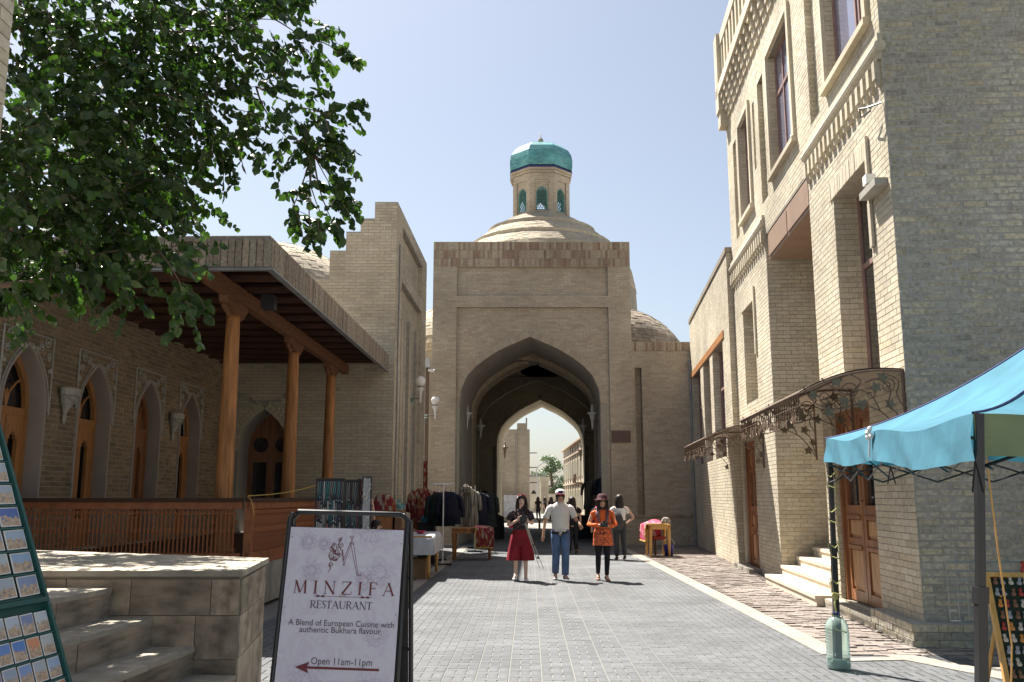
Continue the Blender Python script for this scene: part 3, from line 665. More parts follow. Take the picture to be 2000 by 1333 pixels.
# ------------------------------------------------------------------ the domed gateway (portal)
PY = 31.0; PX0, PX1, PH = -2.80, 4.20, 10.61; PC = .63
AX = .055                                                     # the passage drifts right going in
def portal():
    t = thing('domed_gateway', 'brick bazaar gateway with a pointed arch passage, low dome and turquoise capped lantern', 'building', (PC, PY+8, 0))
    arch = Arch(PC, 2.45, 0, 4.8, 7.18)
    up = Rect(-1.95, 3.4, 8.63, 9.68); lowp = Rect(-1.95, 3.4, 0, 8.23)
    O = V3((0, PY, 0)); N = V3((0, -1, 0)); P = lambda x, z: V3((x, PY, z))
    mb = MB(); B = Bricks()
    sheet(mb, P, PX0, PX1, 0, PH, [up, lowp])
    B.fill(O, XA, N, PX0, PX1, 0, 9.68, [up, lowp], course=.083, bl=.27, seed=100, rough=.004)
    d = .12
    for r_, s in ((up, 1), (lowp, 2)):
        reveal(mb, P, r_.outline(), YA, d)
    mb.quad(P(-1.95, 8.63), P(3.4, 8.63), P(3.4, 8.63)+YA*d, P(-1.95, 8.63)+YA*d)
    P2 = lambda x, z: V3((x, PY+d, z)); O2 = V3((0, PY+d, 0))
    sheet(mb, P2, -1.95, 3.4, 8.63, 9.68); B.fill(O2, XA, N, -1.95, 3.4, 8.63, 9.68, course=.083, bl=.27, seed=101)
    sheet(mb, P2, -1.95, 3.4, 0, 8.23, [arch])
    # arch ring bricks, then the field around them
    ringA = Arch(PC, 2.66, 0, 4.85, 7.44)
    B.ring(O2, XA, N, arch, .22, seed=5, proud=.03)
    B.fill(O2, XA, N, -1.95, 3.4, 0, 8.23, [ringA], course=.083, bl=.27, seed=102)
    for k in range(3):
        pass
    mb.build('wall', M['mortar_portal'], t)
    B.build(t, M['brick_tan'], 300)
    B = Bricks()
    for k in range(3): B.soldier(O, XA, N, PX0, PX1, 9.69+.305*k, .30, w=.088, seed=110+k, proud=.014)
    B.build(t, M['brick_red'], 240, name='parapet_brick')
    # plinth band
    # body behind: sides and roof
    mb = MB()
    mb.quad((PX0, PY, 0), (PX0, PY+1.6, 0), (PX0, PY+1.6, PH), (PX0, PY, PH)); mb.quad((PX1, PY, 0), (PX1, PY+1.6, 0), (PX1, PY+1.6, PH), (PX1, PY, PH))
    mb.quad((PX0, PY, PH), (PX1, PY, PH), (PX1, PY+1.6, PH), (PX0, PY+1.6, PH)); mb.quad((PX0, PY+1.6, 8), (PX1, PY+1.6, 8), (PX1, PY+1.6, PH), (PX0, PY+1.6, PH))
    mb.box(-8, PY+1.62, 6.8, -2.9, 50, 6.9); mb.box(4.3, PY+1.62, 6.8, 9, 50, 6.9)
    ya, yb = PY+1.62, 50; q = [(-2.9, ya), (4.3, ya), (6.7, yb), (-4.4, yb)]
    mb.quad(*[(x, y, 8.6) for x, y in q])
    for (xa, y0_), (xb, y1_) in zip(q, q[1:]+q[:1]):
        if y0_ == y1_: continue
        mb.quad((xa, y0_, 0), (xb, y1_, 0), (xb, y1_, 8.6), (xa, y0_, 8.6))
    mb.quad((-2.9, ya, 8.6), (4.3, ya, 8.6), (4.3, ya-.02, 7.5), (-2.9, ya-.02, 7.5))
    sheet(mb, lambda x, z: V3((x, yb, z)), -4.4, 6.7, 0, 8.6, [Arch(PC+AX*(50-PY), 2.6, 0, 4.4, 6.9)])
    sheet(mb, lambda x, z: V3((x, PY+1.6, z)), -8, PX0, 0, 6.9); sheet(mb, lambda x, z: V3((x, PY+1.61, z)), PX1, 9, 0, 6.9)
    mb.build('roof', M['brick_dome'], t)
    # passage: plastered barrel vault, ribs, dark chamber, far arch
    def cx(y): return PC+AX*(y-PY)
    def barrel(y0, y1, hw, sp, ap, m, name, n=6):
        mb = MB(); ys = [y0+(y1-y0)*i/n for i in range(n+1)]
        rings = [[V3((x, y, z)) for x, z in Arch(cx(y), hw, 0, sp, ap).outline()] for y in ys]
        for r1, r2 in zip(rings, rings[1:]):
            for i in range(len(r1)-1): mb.quad(r1[i], r1[i+1], r2[i+1], r2[i])
        return mb.build(name, m, t)
    barrel(PY+d, PY+4.2, 2.45, 4.8, 7.18, M['plaster'], 'vault')
    def rib(y, th, hw_out, ap_out, hw, sp, ap, m, name):
        mb = MB(); c = cx(y)
        sheet(mb, lambda x, z: V3((x, y, z)), c-hw_out, c+hw_out, 0, ap_out, [Arch(c, hw, 0, sp, ap)])
        sheet(mb, lambda x, z: V3((x+AX*th, y+th, z)), c-hw_out, c+hw_out, 0, ap_out, [Arch(c, hw, 0, sp, ap)])
        reveal(mb, lambda x, z: V3((x, y, z)), Arch(c, hw, 0, sp, ap).outline(), V3((AX, 1, 0)), th); mb.build(name+'_backing', M['mortar'], t)
        B = Bricks(); a = Arch(c, hw, 0, sp, ap); B.ring(V3((0, y, 0)), XA, V3((0, -1, 0)), a, .27, proud=.02)
        B.fill(V3((0, y, 0)), XA, V3((0, -1, 0)), c-hw_out, c+hw_out, 0, ap_out, [Arch(c, hw+.2, 0, sp, ap+.25)], course=.083, seed=7)
        out = a.outline()                                      # soffit: bricks lying along the passage
        for (ax, az), (bx, bz) in zip(out, out[1:]):
            L = math.hypot(bx-ax, bz-az); k = max(1, round(L/.083)); du = V3((bx-ax, 0, bz-az))/max(L, 1e-6); nn = V3((AX, 1, 0)).normalized().cross(du)
            if nn.dot(V3((c, 0, 3.0))-V3((ax, 0, az))) < 0: nn = -nn
            for i in range(k):
                q = 0
                while q < th-.05:
                    B.b.append((V3((ax, y, az)), du, V3((AX, 1, 0)).normalized(), nn, i*L/k+.004, (i+1)*L/k-.004, q+.004, min(q+.26, th)-.004, .012)); q += .26
        B.build(t, m, 80)
    rib(PY+4.2, 1.3, 3.6, 8.3, 2.40, 4.65, 7.0, M['brick_tan'], 'inner_arch')
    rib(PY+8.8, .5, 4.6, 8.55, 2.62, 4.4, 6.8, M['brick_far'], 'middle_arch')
    rib(46, 4.0, 4.5, 8.55, 2.24, 4.15, 6.55, M['brick_yel'], 'far_arch')
    mb = MB()
    for s in (-1, 1):
        mb.quad((cx(36)+s*3.6, 36.5, 0), (cx(46)+s*3.9, 46, 0), (cx(46)+s*3.9, 46, 8.5), (cx(36)+s*3.6, 36.5, 8.5))
        mb.quad((cx(31)+s*2.5, 31.2, 0), (cx(31)+s*3.7, 36.5, 0), (cx(31)+s*3.7, 36.5, 8.5), (cx(31)+s*2.5, 31.2, 8.5))
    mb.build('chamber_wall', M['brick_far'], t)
    # main dome with two stepped rings
    c = (1.43, 42.4, 0)
    prof = [(4.62, 8.6), (4.6, 10.2), (4.55, 11.2), (4.35, 12.2), (3.95, 12.95), (3.55, 13.36), (3.42, 13.47), (3.42, 13.62), (3.30, 13.64), (2.95, 13.95), (2.62, 14.2), (2.62, 14.35), (2.5, 14.37), (2.1, 14.6), (1.7, 14.85), (1.35, 15.0), (.2, 15.05)]
    mb = MB(); mb.lathe([(r-.012, z) for r, z in prof], c, 48, False); mb.build('dome_shell', M['mortar_lt'], t)
    B = Bricks(); r = random.Random(2)
    for (r1, z1), (r2, z2) in zip(prof[2:], prof[3:]):
        L = math.hypot(r2-r1, z2-z1); up_ = z2-z1 > .1 and abs(r2-r1) < .02
        rows = 1 if up_ else max(1, round(L/.085))
        for i in range(rows):
            q0, q1 = i/rows, (i+1)/rows; ra, za, rb, zb = r1+(r2-r1)*q0, z1+(z2-z1)*q0, r1+(r2-r1)*q1, z1+(z2-z1)*q1
            if ra < .9: continue
            n = int(2*math.pi*ra/(.09 if up_ else .27)); ph = r.random()
            for k in range(n):
                w = 2*math.pi*(k+ph)/n
                if math.sin(w) > .35: continue
                rad = V3((math.cos(w), math.sin(w), 0)); tan = V3((-math.sin(w), math.cos(w), 0))
                up = (rad*(rb-ra)+ZA*(zb-za)); h = up.length; up.normalize(); nn = (rad*(zb-za)-ZA*(rb-ra)).normalized()
                wd = 2*math.pi*ra/n
                B.b.append((V3(c)+rad*ra+ZA*za, tan, up, nn, -wd/2+.005, wd/2-.005, .005, h-.005, .012+r.uniform(-.008, .012)))
    B.build(t, M['brick_dome'], 200, name='dome_brick')
    # lantern: octagon with a window niche on each side
    oc = V3((1.43, 42.4, 0)); R8 = 1.41/math.cos(math.pi/8)*.97; z0, z1 = 14.72, 17.0
    for k in range(8):
        w0 = math.pi/8+k*math.pi/4; a = oc+V3((math.cos(w0), math.sin(w0), 0))*R8; b = oc+V3((math.cos(w0+math.pi/4), math.sin(w0+math.pi/4), 0))*R8
        U = (b-a).normalized(); N = V3((U.y, -U.x, 0)); 
        if N.dot((a+b)/2-oc) < 0: N = -N
        Lw = (b-a).length; pan = Rect(.24, Lw-.24, 14.95, 16.62); win = Arch(Lw/2, .27, 15.12, 15.95, 16.32)
        mb = MB(); Pk = lambda x, z: a+U*x+ZA*z
        sheet(mb, Pk, 0, Lw, z0, z1, [pan]); reveal(mb, Pk, pan.outline(), -N, .06); mb.quad(Pk(pan.x0, pan.z0), Pk(pan.x1, pan.z0), Pk(pan.x1, pan.z0)-N*.06, Pk(pan.x0, pan.z0)-N*.06)
        Pb = lambda x, z: a-N*.06+U*x+ZA*z; sheet(mb, Pb, pan.x0, pan.x1, pan.z0, pan.z1, [win]); reveal(mb, Pb, win.outline(), -N, .1)
        fo = mb.build('lantern_wall', M['mortar_lt'], t)
        B = Bricks(); B.fill(a, U, N, 0, Lw, z0, z1, [pan], course=.08, bl=.25, seed=200+k, proud=.008); B.fill(a-N*.06, U, N, pan.x0, pan.x1, pan.z0, pan.z1, [win], course=.08, bl=.25, seed=220+k, proud=.008)
        for h, z, pr in ((.12, 16.98, .04), (.12, 17.10, .09)): B.fill(a+N*pr, U, N, -.05, Lw+.05, z, z+h, course=h, bl=.13, seed=240+k, proud=.03)
        B.build(fo, M['brick_tan'], 60 if N.y < -.3 else 0)
        if N.y < .8:
            fr = MB(); o1 = win.outline(); o2 = win.outline(.045)
            for (p, q), (p2, q2) in zip(zip(o1, o1[1:]), zip(o2, o2[1:])):
                A_ = [Pb(*p)-N*.02, Pb(*q)-N*.02, Pb(*q2)-N*.02, Pb(*p2)-N*.02]; fr.prism(A_, -N*.05)
            fr.prism([Pb(win.x0, win.z0)-N*.02, Pb(win.x1, win.z0)-N*.02, Pb(win.x1, win.z0+.05)-N*.02, Pb(win.x0, win.z0+.05)-N*.02], -N*.05)
            s_ = .125; i = 0; zz = win.z0+.05               # honeycomb lattice from short bars
            while zz < 16.3:
                xx = win.x0-.1+(s_/2 if i % 2 else 0)
                while xx < win.x1+.05:
                    for w in (math.pi/2, math.pi*7/6, math.pi*11/6):
                        p = (xx, zz); q = (xx+math.cos(w)*s_*.577, zz+math.sin(w)*s_*.577); m_ = ((p[0]+q[0])/2, (p[1]+q[1])/2); sp = win.span(m_[1])
                        if sp and sp[0]+.03 < m_[0] < sp[1]-.03: fr.tube([Pb(*p)-N*.04, Pb(*q)-N*.04], .017, 4)
                    for w in (math.pi/6, math.pi*5/6): pass
                    xx += s_
                zz += s_*.866; i += 1
            fr.build('lattice_window', M['lattice'], fo)
    # cap: eight-sided turquoise dome in glazed courses
    cp = [(1.56, 17.20), (1.56, 17.34), (1.59, 17.55), (1.59, 17.85), (1.54, 18.12), (1.38, 18.40), (1.08, 18.64), (.62, 18.82), (.12, 18.88)]
    cp = [(r/math.cos(math.pi/8)*.955, z) for r, z in cp]
    mb = MB(); B = Bricks(); r = random.Random(8)
    for k in range(8):
        w0 = math.pi/8+k*math.pi/4; ea, eb = V3((math.cos(w0), math.sin(w0), 0)), V3((math.cos(w0+math.pi/4), math.sin(w0+math.pi/4), 0))
        for (r1, za), (r2, zb) in zip(cp[1:], cp[2:]):
            a, b, c_, d_ = oc+ea*r1+ZA*za, oc+eb*r1+ZA*za, oc+eb*r2+ZA*zb, oc+ea*r2+ZA*zb
            mb.quad(a, b, c_, d_); U = (b-a).normalized(); L1 = (b-a).length; L2 = (c_-d_).length
            mid = ((c_+d_)/2-(a+b)/2); h = mid.length; V_ = mid.normalized(); N = U.cross(V_); 
            if N.dot((a+b)/2-oc-ZA*16) < 0: N = -N
            if N.y > .6: continue
            rows = max(1, round(h/.07))
            for i in range(rows):
                wdt = L1+(L2-L1)*(i+.5)/rows; c0 = (a+b)/2+V_*(h*i/rows); x = -wdt/2; ph = r.random()*.2
                while x < wdt/2-.02:
                    x2 = min(x+.26-ph, wdt/2); ph = 0
                    B.b.append((c0, U, V_, N, x+.002, x2-.002, .002, h/rows-.002, .008+r.uniform(-.003, .003))); x = x2
    mb.build('cap', M['lattice'], t); B.build(t, M['turq'], 200, name='glazed_brick')
    mb = MB()
    for k in range(8):
        w0 = math.pi/8+k*math.pi/4; ea, eb = V3((math.cos(w0), math.sin(w0), 0)), V3((math.cos(w0+math.pi/4), math.sin(w0+math.pi/4), 0)); R_ = cp[0][0]+.03
        mb.quad(oc+ea*R_+ZA*17.22, oc+eb*R_+ZA*17.22, oc+eb*R_+ZA*17.285, oc+ea*R_+ZA*17.285); mb.quad(oc+ea*R_+ZA*17.285, oc+eb*R_+ZA*17.285, oc+eb*1.3+ZA*17.33, oc+ea*1.3+ZA*17.33); mb.quad(oc+ea*R_+ZA*17.22, oc+eb*R_+ZA*17.22, oc+eb*1.2+ZA*17.21, oc+ea*1.2+ZA*17.21)
    mb.build('navy_band', M['navy'], t)
    mb = MB(); mb.lathe([(.07, 18.84), (.06, 18.96), (.09, 19.0), (.135, 19.08), (.14, 19.16), (.10, 19.24), (.03, 19.30), (.008, 19.6)], (oc.x, oc.y, 0), 14); mb.build('finial', M['stone_grey'], t, smooth=True)
portal()
# wing wall to the right of the gateway
def wing():
    t = thing('brick_wall', 'lower brick wall joining the gateway to the right-hand building, slotted at its left end', 'wall', (5.3, 31, 0))
    O = V3((4.2, PY+.02, 0)); N = V3((0, -1, 0)); slot = Rect(.08, .33, 1.0, 6.1)
    mb = MB(); P = lambda x, z: O+XA*x+ZA*z; sheet(mb, P, 0, 2.15, 0, 6.98, [slot]); B = Bricks()
    B.fill(O, XA, N, 0, 2.15, 0, 6.62, [slot], course=.083, seed=300); niche(B, mb, O, XA, N, slot, .35, 301)
    mb.quad(P(0, 6.98), P(2.3, 6.98), P(2.3, 6.98)+YA*1.5, P(0, 6.98)+YA*1.5)
    mb.build('wall', M['mortar_portal'], t); B.build(t, M['brick_tan'], 250)
    B = Bricks(); B.soldier(O, XA, N, 0, 2.15, 6.65, .31, proud=.03, seed=4); B.build(t, M['brick_red'], 60, name='coping_brick')
    B = Bricks(); B.soldier(O, XA, N, 0, 2.15, .93, .09, w=.26, proud=.06, seed=5); B.build(t, M['brick_red'], 60, name='band_brick')
    mb = MB(); mb.tube([(6.18, 30.8, 0), (6.18, 30.8, 6.3)], .05, 8); mb.build('downpipe', M['lead'], t)
wing()
# side domes peeping out beside the gateway
def side_dome(c, rx, rz, z0, lab, m='brick_dome', n=34):
    t = thing('dome', lab, 'dome', (c[0], c[1], z0))
    prof = [(rx*math.cos(q), rz*math.sin(q)) for q in [i*math.pi/2/14 for i in range(15)]]
    mb = MB(); mb.lathe([(max(r-.012, .01), z0+z) for r, z in prof]+[], (c[0], c[1], 0), 40); mb.build('shell', M['mortar_lt'], t)
    B = Bricks(); r = random.Random(1)
    for (r1, a), (r2, b) in zip(prof, prof[1:]):
        L = math.hypot(r2-r1, b-a); rows = max(1, round(L/.16))
        for i in range(rows):
            ra = r1+(r2-r1)*i/rows; za = z0+a+(b-a)*i/rows
            if ra < .3: continue
            nn_ = int(2*math.pi*ra/.30); ph = r.random()
            for k in range(nn_):
                w = 2*math.pi*(k+ph)/nn_
                if math.sin(w) > .3: continue
                rad = V3((math.cos(w), math.sin(w), 0)); tan = V3((-math.sin(w), math.cos(w), 0)); up = (rad*(r2-r1)+ZA*(b-a)); up.normalize(); nn = (rad*(b-a)-ZA*(r2-r1)).normalized(); wd = 2*math.pi*ra/nn_
                B.b.append((V3((c[0], c[1], 0))+rad*ra+ZA*za, tan, up, nn, -wd/2+.008, wd/2-.008, .008, L/rows-.008, .02+r.uniform(-.01, .025)))
    B.build(t, M[m], 150, name='dome_brick')
side_dome((3.9, 38.0), 3.55, 2.75, 6.9, 'side dome of greyish brick between the gateway and the right wall', 'brick_grey')
side_dome((-1.5, 38.0), 3.8, 3.0, 6.9, 'sliver of side dome in the gap left of the gateway')
side_dome((-9.2, 34.0), 4.1, 4.3, 7.0, 'low brick dome behind the porch roof and stepped wall')

# ------------------------------------------------------------------ left: porch house, stepped wall
LX = lambda y: -7.36+.0197*(y-18.0)
def porch():
    t = thing('porch_house', 'brick house with pointed white-edged doors behind a deep timber porch', 'building', (-7.3, 18, 0))
    U = D0; N = D1; O = V3((LX(10.0), 10.0, 0)); B = Bricks(); mb = MB()
    P = lambda x, z: O+U*x+ZA*z
    ys = [13.6, 15.85, 18.1, 20.35]; doors = [Arch(y-10, .58, .74, 2.95, 3.92) for y in ys]; L = 12.6; H = 4.95
    sheet(mb, P, 0, L, 0, H, doors)
    big = [Arch(a.cx, a.hw+.05, a.z0, a.sp, a.ap+.05) for a in doors]; B.fill(O, U, N, 0, L, .7, H, big, course=.083, bl=.26, j=.014, seed=400, rough=.006)
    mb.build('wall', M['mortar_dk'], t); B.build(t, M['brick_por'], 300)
    for i, a in enumerate(doors):
        w = MB()                                            # white plastered reveal and edge
        reveal(w, P, a.outline(), -N, .34); o1, o2 = a.outline(), Arch(a.cx, a.hw+.05, a.z0, a.sp, a.ap+.06).outline()
        for (p, q), (p2, q2) in zip(zip(o1, o1[1:]), zip(o2, o2[1:])): w.prism([P(*p), P(*q), P(*q2), P(*p2)], N*.03)
        wo_ = w.build('arch_surround', M['white_plaster'], t)
        Q = lambda x, z, d=.3: P(x, z)-N*d
        back = MB(); back.prism([Q(*p, .345) for p in a.outline()], -N*.03); back.build('glass_backing', M['glass'], wo_)
        m = MB(); dk = (i == 2)
        def bar(x0, x1, z0, z1, n0=-.30, n1=-.24): m.ob(O, U, ZA, N, (x0, z0, n0), (x1, z1, n1))
        o1, o2 = a.outline(.001), a.outline(.10)
        for (p, q), (p2, q2) in zip(zip(o1, o1[1:]), zip(o2, o2[1:])): m.prism([Q(*p), Q(*q), Q(*q2), Q(*p2)], N*.07)
        bar(a.x0+.1, a.x1-.1, 2.86, 2.98, -.30, -.225)
        for x0, x1 in ((a.x0+.10, a.cx-.006), (a.cx+.006, a.x1-.10)):
            bar(x0, x0+.10, a.z0, 2.86); bar(x1-.13, x1, a.z0, 2.86); bar(x0+.10, x1-.13, 2.62, 2.86, -.30, -.242); bar(x0+.10, x1-.13, a.z0, a.z0+.5, -.30, -.242)
            g0, g1 = x0+.10, x1-.13                          # scalloped head of the glazed slot
            for s_ in range(6):
                xa = g0+(g1-g0)*s_/6; xb = g0+(g1-g0)*(s_+1)/6; c_ = abs((xa+xb)/2-(g0+g1)/2)/((g1-g0)/2); bar(xa, xb, 2.62-.16*c_**1.5, 2.62, -.299, -.243)
        for s_ in (-1, 1): m.tube([Q(a.cx, 2.98, .27), Q(a.cx+s_*.06, 3.2, .27), Q(a.cx+s_*.22, 3.36, .27), Q(a.cx+s_*.34, 3.42, .27)], .022, 5)
        m.tube([Q(a.cx, 2.98, .27), Q(a.cx, 3.25, .27)], .024, 5)
        if dk: bar(a.x0+.1, a.x1-.1, a.z0, 3.6, -.32, -.31)
        m.build('door', M['wood_door'] if dk else M['wood_porch'], t, label='dark reddish door' if dk else None)
        gypsum_spandrel(t, P, N, a)
    # wall shelves (stalactite brackets) between the doors
    for y in (14.75, 19.3):
        s_ = MB(); c_ = LX(y); base = V3((c_, y, 0))
        s_.loft([(c_+.05, y, 2.80, .015, .015), (c_+.05, y, 2.90, .04, .04), (c_+.05, y, 2.96, .025, .025), (c_+.06, y, 3.03, .05, .06), (c_+.08, y, 3.10, .07, .10), (c_+.09, y, 3.14, .09, .14), (c_+.10, y, 3.24, .10, .19), (c_+.12, y, 3.27, .13, .23), (c_+.12, y, 3.36, .13, .24), (c_+.12, y, 3.38, .14, .26)], 14, fold=.04)
        for k in range(9): s_.ball((c_+.21-.012*abs(4-k), y-.18+.045*k, 3.16+.018*abs(4-k)), .022, 6)
        s_.build('gypsum_shelf', M['gypsum'], t)
    # floor and plinth
    f = MB(); f.box(-8.2, 13.25, .0, -3.86, 22.6, .66); f.build('porch_plinth', M['stone_grey'], t)
    B = Bricks()
    for k in range(14): B.b.append((V3((-3.86, 13.25, 0)), U, ZA, V3((1, 0, 0)), k*.66+.004, (k+1)*.66-.004, .01, .655, .03))
    B.build(t, M['stone_grey'], 20, name='plinth_stone')
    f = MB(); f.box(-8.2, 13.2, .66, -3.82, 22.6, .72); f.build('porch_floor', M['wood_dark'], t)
    # columns
    for k, y in enumerate((14.0, 17.7, 21.1)):
        x = -4.44+.02*(y-14); c_ = MB(); c_.lathe([(.145, .72), (.15, .9), (.15, 1.5), (.132, 1.75), (.127, 2.6), (.115, 3.8), (.105, 4.4), (.105, 4.46)], (x, y, 0), 18); co = c_.build('column', M['wood_col'], t, smooth=True)
        b_ = MB(); b_.lathe([(.21, .72), (.21, .82), (.18, .86), (.168, .9)], (x, y, 0), 18); b_.build('column_base', M['wood_col'], co)
        b_ = MB(); h = .22
        b_.prism([(x-.07, y-.55, 4.68), (x-.07, y-.5, 4.58), (x-.07, y-.3, 4.5), (x-.07, y-.12, 4.46), (x-.07, y+.12, 4.46), (x-.07, y+.3, 4.5), (x-.07, y+.5, 4.58), (x-.07, y+.55, 4.68)], (.14, 0, 0))
        for s_ in (-1, 1):
            for q in range(3): b_.ball((x, y+s_*(.28+.1*q), 4.47+.035*q), .045, 6, (1, 1, 1.5))
        b_.build('column_bracket', M['wood_red'], co)
    bm = MB(); bm.ob(V3((-4.51, 12.3, 0)), D0, ZA, D1, (0, 4.68, 0), (10.3, 4.92, .15)); bm.build('main_beam', M['wood_red'], t)
    bm = MB(); bm.ob(V3((-9.2, 12.45, 0)), XA, ZA, YA, (0, 4.68, 0), (4.75, 4.92, .16)); bm.build('front_beam', M['wood_dark'], t)
    # rafters, deck, brick fascia
    for k in range(13):
        y = 12.75+.78*k; x0 = LX(y)-.2; x1 = -3.46+.0197*(y-12.1); z = 4.98
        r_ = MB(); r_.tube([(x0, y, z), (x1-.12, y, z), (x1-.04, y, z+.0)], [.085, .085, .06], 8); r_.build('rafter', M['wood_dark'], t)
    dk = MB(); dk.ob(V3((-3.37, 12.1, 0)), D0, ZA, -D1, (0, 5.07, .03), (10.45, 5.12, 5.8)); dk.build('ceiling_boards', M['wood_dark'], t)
    e = MB(); zf = 4.75
    fo = V3((-3.36, 12.1, 0)); e.ob(fo, D0, ZA, -D1, (.0, zf, .0), (10.4, 5.19, .07)); e.ob(fo, -D1, ZA, D0, (.07, zf, 0), (6.2, 5.19, .07)); e.build('fascia', M['mortar_dk'], t)
    B = Bricks(); B.soldier(fo, D0, D1, 0, 10.35, zf+.01, .42, w=.085, j=.014, seed=410, proud=.02); B.soldier(fo, -D1, -D0, 0, 6.2, zf+.01, .42, w=.10, j=.014, seed=411, proud=.02)
    B.build(t, M['brick_grey'], 200, name='fascia_brick')
    fl = MB(); fl.ob(fo, D0, ZA, D1, (-.04, zf-.03, -.05), (10.4, zf-.004, .045)); fl.ob(fo, -D1, ZA, -D0, (-.04, zf-.031, -.05), (6.2, zf-.005, .045)); fl.build('flashing', M['lead'], t)
    rt = MB(); rt.ob(fo, D0, ZA, -D1, (.0, 5.195, .02), (10.3, 5.22, 8)); rt.ob(fo, D0, ZA, -D1, (.35, 5.22, .35), (10.3, 5.30, 8)); rt.build('roof', M['brick_grey'], t)
    # small floodlight under the eave
    q = MB(); q.box(-3.9, 13.6, 4.5, -3.7, 13.8, 4.72); q.build('eave_lamp', M['black'], t)
def gypsum_spandrel(t, P, N, a, r_=.012, zt=4.12):
    """carved white vine panel filling the corners above an arch"""
    g = MB(); hw = a.hw+.12; N3 = N*.025
    def Q(x, z): return P(x, z)+N3
    g.tube([Q(a.cx-hw, a.sp+.15), Q(a.cx-hw, zt), Q(a.cx+hw, zt), Q(a.cx+hw, a.sp-.05)], .017, 5)
    U = (P(1, 0)-P(0, 0)).normalized()
    for s_ in (-1, 1):
        for (dx, dz, rr, st) in ((.52, .10, .1, 0), (.36, .02, .08, 2), (.22, -.04, .06, 4), (.60, -.12, .075, 1), (.64, -.32, .05, 3), (.10, -.03, .035, 5)):
            q = hw/.70; scroll(g, Q(a.cx+s_*dx*q, zt-.19+dz), U, ZA, rr, 1.5, st, r_, s_)
            g.ball(Q(a.cx+s_*dx*q, zt-.19+dz), .024, 6)
        out = [(a.cx+s_*(a.hw+.09)*a.f(q), a.sp+(a.ap+.10-a.sp)*q) for q in (.0, .2, .4, .55, .7, .83, .95)]
        g.tube([Q(*p) for p in out], r_, 5)
    g.build('gypsum_carving', M['gypsum'], t)
porch()

def stepped():
    t = thing('stepped_wall', 'tall brick end wall with a staircase-stepped top edge beside the gateway', 'wall', (-3.5, 24, 0))
    SX = lambda y: -3.0+.0264*(y-22.6); O = V3((0, 22.6, 0)); N = V3((0, -1, 0)); P = lambda x, z: V3((x, 22.6, z))
    st = [(-9.6, 7.2), (-4.74, 7.94), (-4.33, 8.45), (-3.96, 8.81), (-3.60, 9.26)]
    zt = lambda x: max([z for a, z in st if x >= a] or [7.2]); zt.brk = [a for a, z in st[1:]]
    arch = Arch(-6.25, .62, .74, 2.75, 3.8)
    mb = MB(); sheet(mb, P, -9.6, -3.0, 0, zt, [arch]); B = Bricks()
    B.fill(O, XA, N, -9.6, -3.0, .7, 9.26, [Arch(-6.25, .8, .74, 2.8, 4.05)], course=.083, bl=.30, j=.014, proud=.005, seed=500, zt=zt, rough=.005)
    B.ring(O, XA, N, arch, .2, seed=3, proud=.03)
    for (a, z), (b, z2) in zip(st, st[1:]+[(-3.0, 9.26)]): mb.quad(V3((a, 22.6, z)), V3((b, 22.6, z)), V3((b, 23.1, z)), V3((a, 23.1, z)))
    for (a, z), (b, z2) in zip(st, st[1:]): mb.quad(V3((b, 22.6, z)), V3((b, 23.1, z)), V3((b, 23.1, z2)), V3((b, 22.6, z2)))
    sheet(mb, lambda x, z: V3((x, 23.1, z)), -9.6, -3.45, 0, zt, [arch])
    # side facing the street, with framed panels
    O2 = V3((-3.0, 22.6, 0)); U2 = V3((.0264, 1, 0)).normalized(); N2 = V3((U2.y, -U2.x, 0)); P2 = lambda x, z: O2+U2*x+ZA*z
    ops = [Rect(.95, 5.2, 7.75, 8.85), Rect(.95, 5.2, .0, 7.35)]
    sheet(mb, P2, 0, 6.3, 0, 9.26, ops); B.fill(O2, U2, N2, 0, 6.3, 0, 9.2, ops, course=.083, bl=.27, seed=501)
    niche(B, mb, O2, U2, N2, ops[0], .14, 503, cs=.083); niche(B, mb, O2, U2, N2, ops[1], .14, 505, cs=.083)
    for a in (1.35, 2.9, 4.45): 
        B.fill(O2-N2*.14+N2*.1, U2, N2, a, a+.34, 0, 6.4+.2*(a > 1.4), course=.083, bl=.34, seed=int(a*10)); mb.ob(O2, U2, ZA, N2, (a+.004, 0, -.14), (a+.336, 6.4+.2*(a > 1.4), -.045))
    mb.quad(P2(0, 9.26), P2(6.3, 9.26), P2(6.3, 9.26)-N2*.5, P2(0, 9.26)-N2*.5)
    sheet(mb, lambda u, z: P2(u, z)-N2*.5, .4, 6.3, 0, 9.26); mb.quad(P2(6.3, 0), P2(6.3, 9.26), P2(6.3, 9.26)-N2*.5, P2(6.3, 0)-N2*.5)
    mb.build('wall', M['mortar_dk'], t); B.build(t, M['brick_yel'], 300)
    # door niche in the porch end
    w = MB(); reveal(w, P, arch.outline(), YA, .9); w.build('arch_reveal', M['plaster'], t)
    d = MB(); d.box(-6.9, 23.5, .7, -5.6, 23.55, 3.9); do = d.build('door', M['wood_door'], t); q = MB()
    for x in (-6.55, -5.98): q.box(x-.17, 23.47, 1.2, x+.17, 23.5, 2.5); q.ball((x, 23.5, 2.95), .2, 10, (1, .1, 1))
    q.build('pane', M['glass'], do)
    gypsum_spandrel(t, P, N, arch, .014, 4.2)
    # stray cables down the corner
    c_ = MB(); c_.tube([P2(.35+.03*math.sin(z*2.1), z)+N2*.03 for z in [1+.4*i for i in range(19)]], .018, 5); c_.build('cable', M['lead'], t)
    for a in (2.3, 3.9): c_ = MB(); c_.tube([P2(a, z)-N2*.10 for z in (1.0, 6.5)], .012, 5); c_.build('cable', M['gypsum'], t)
stepped()
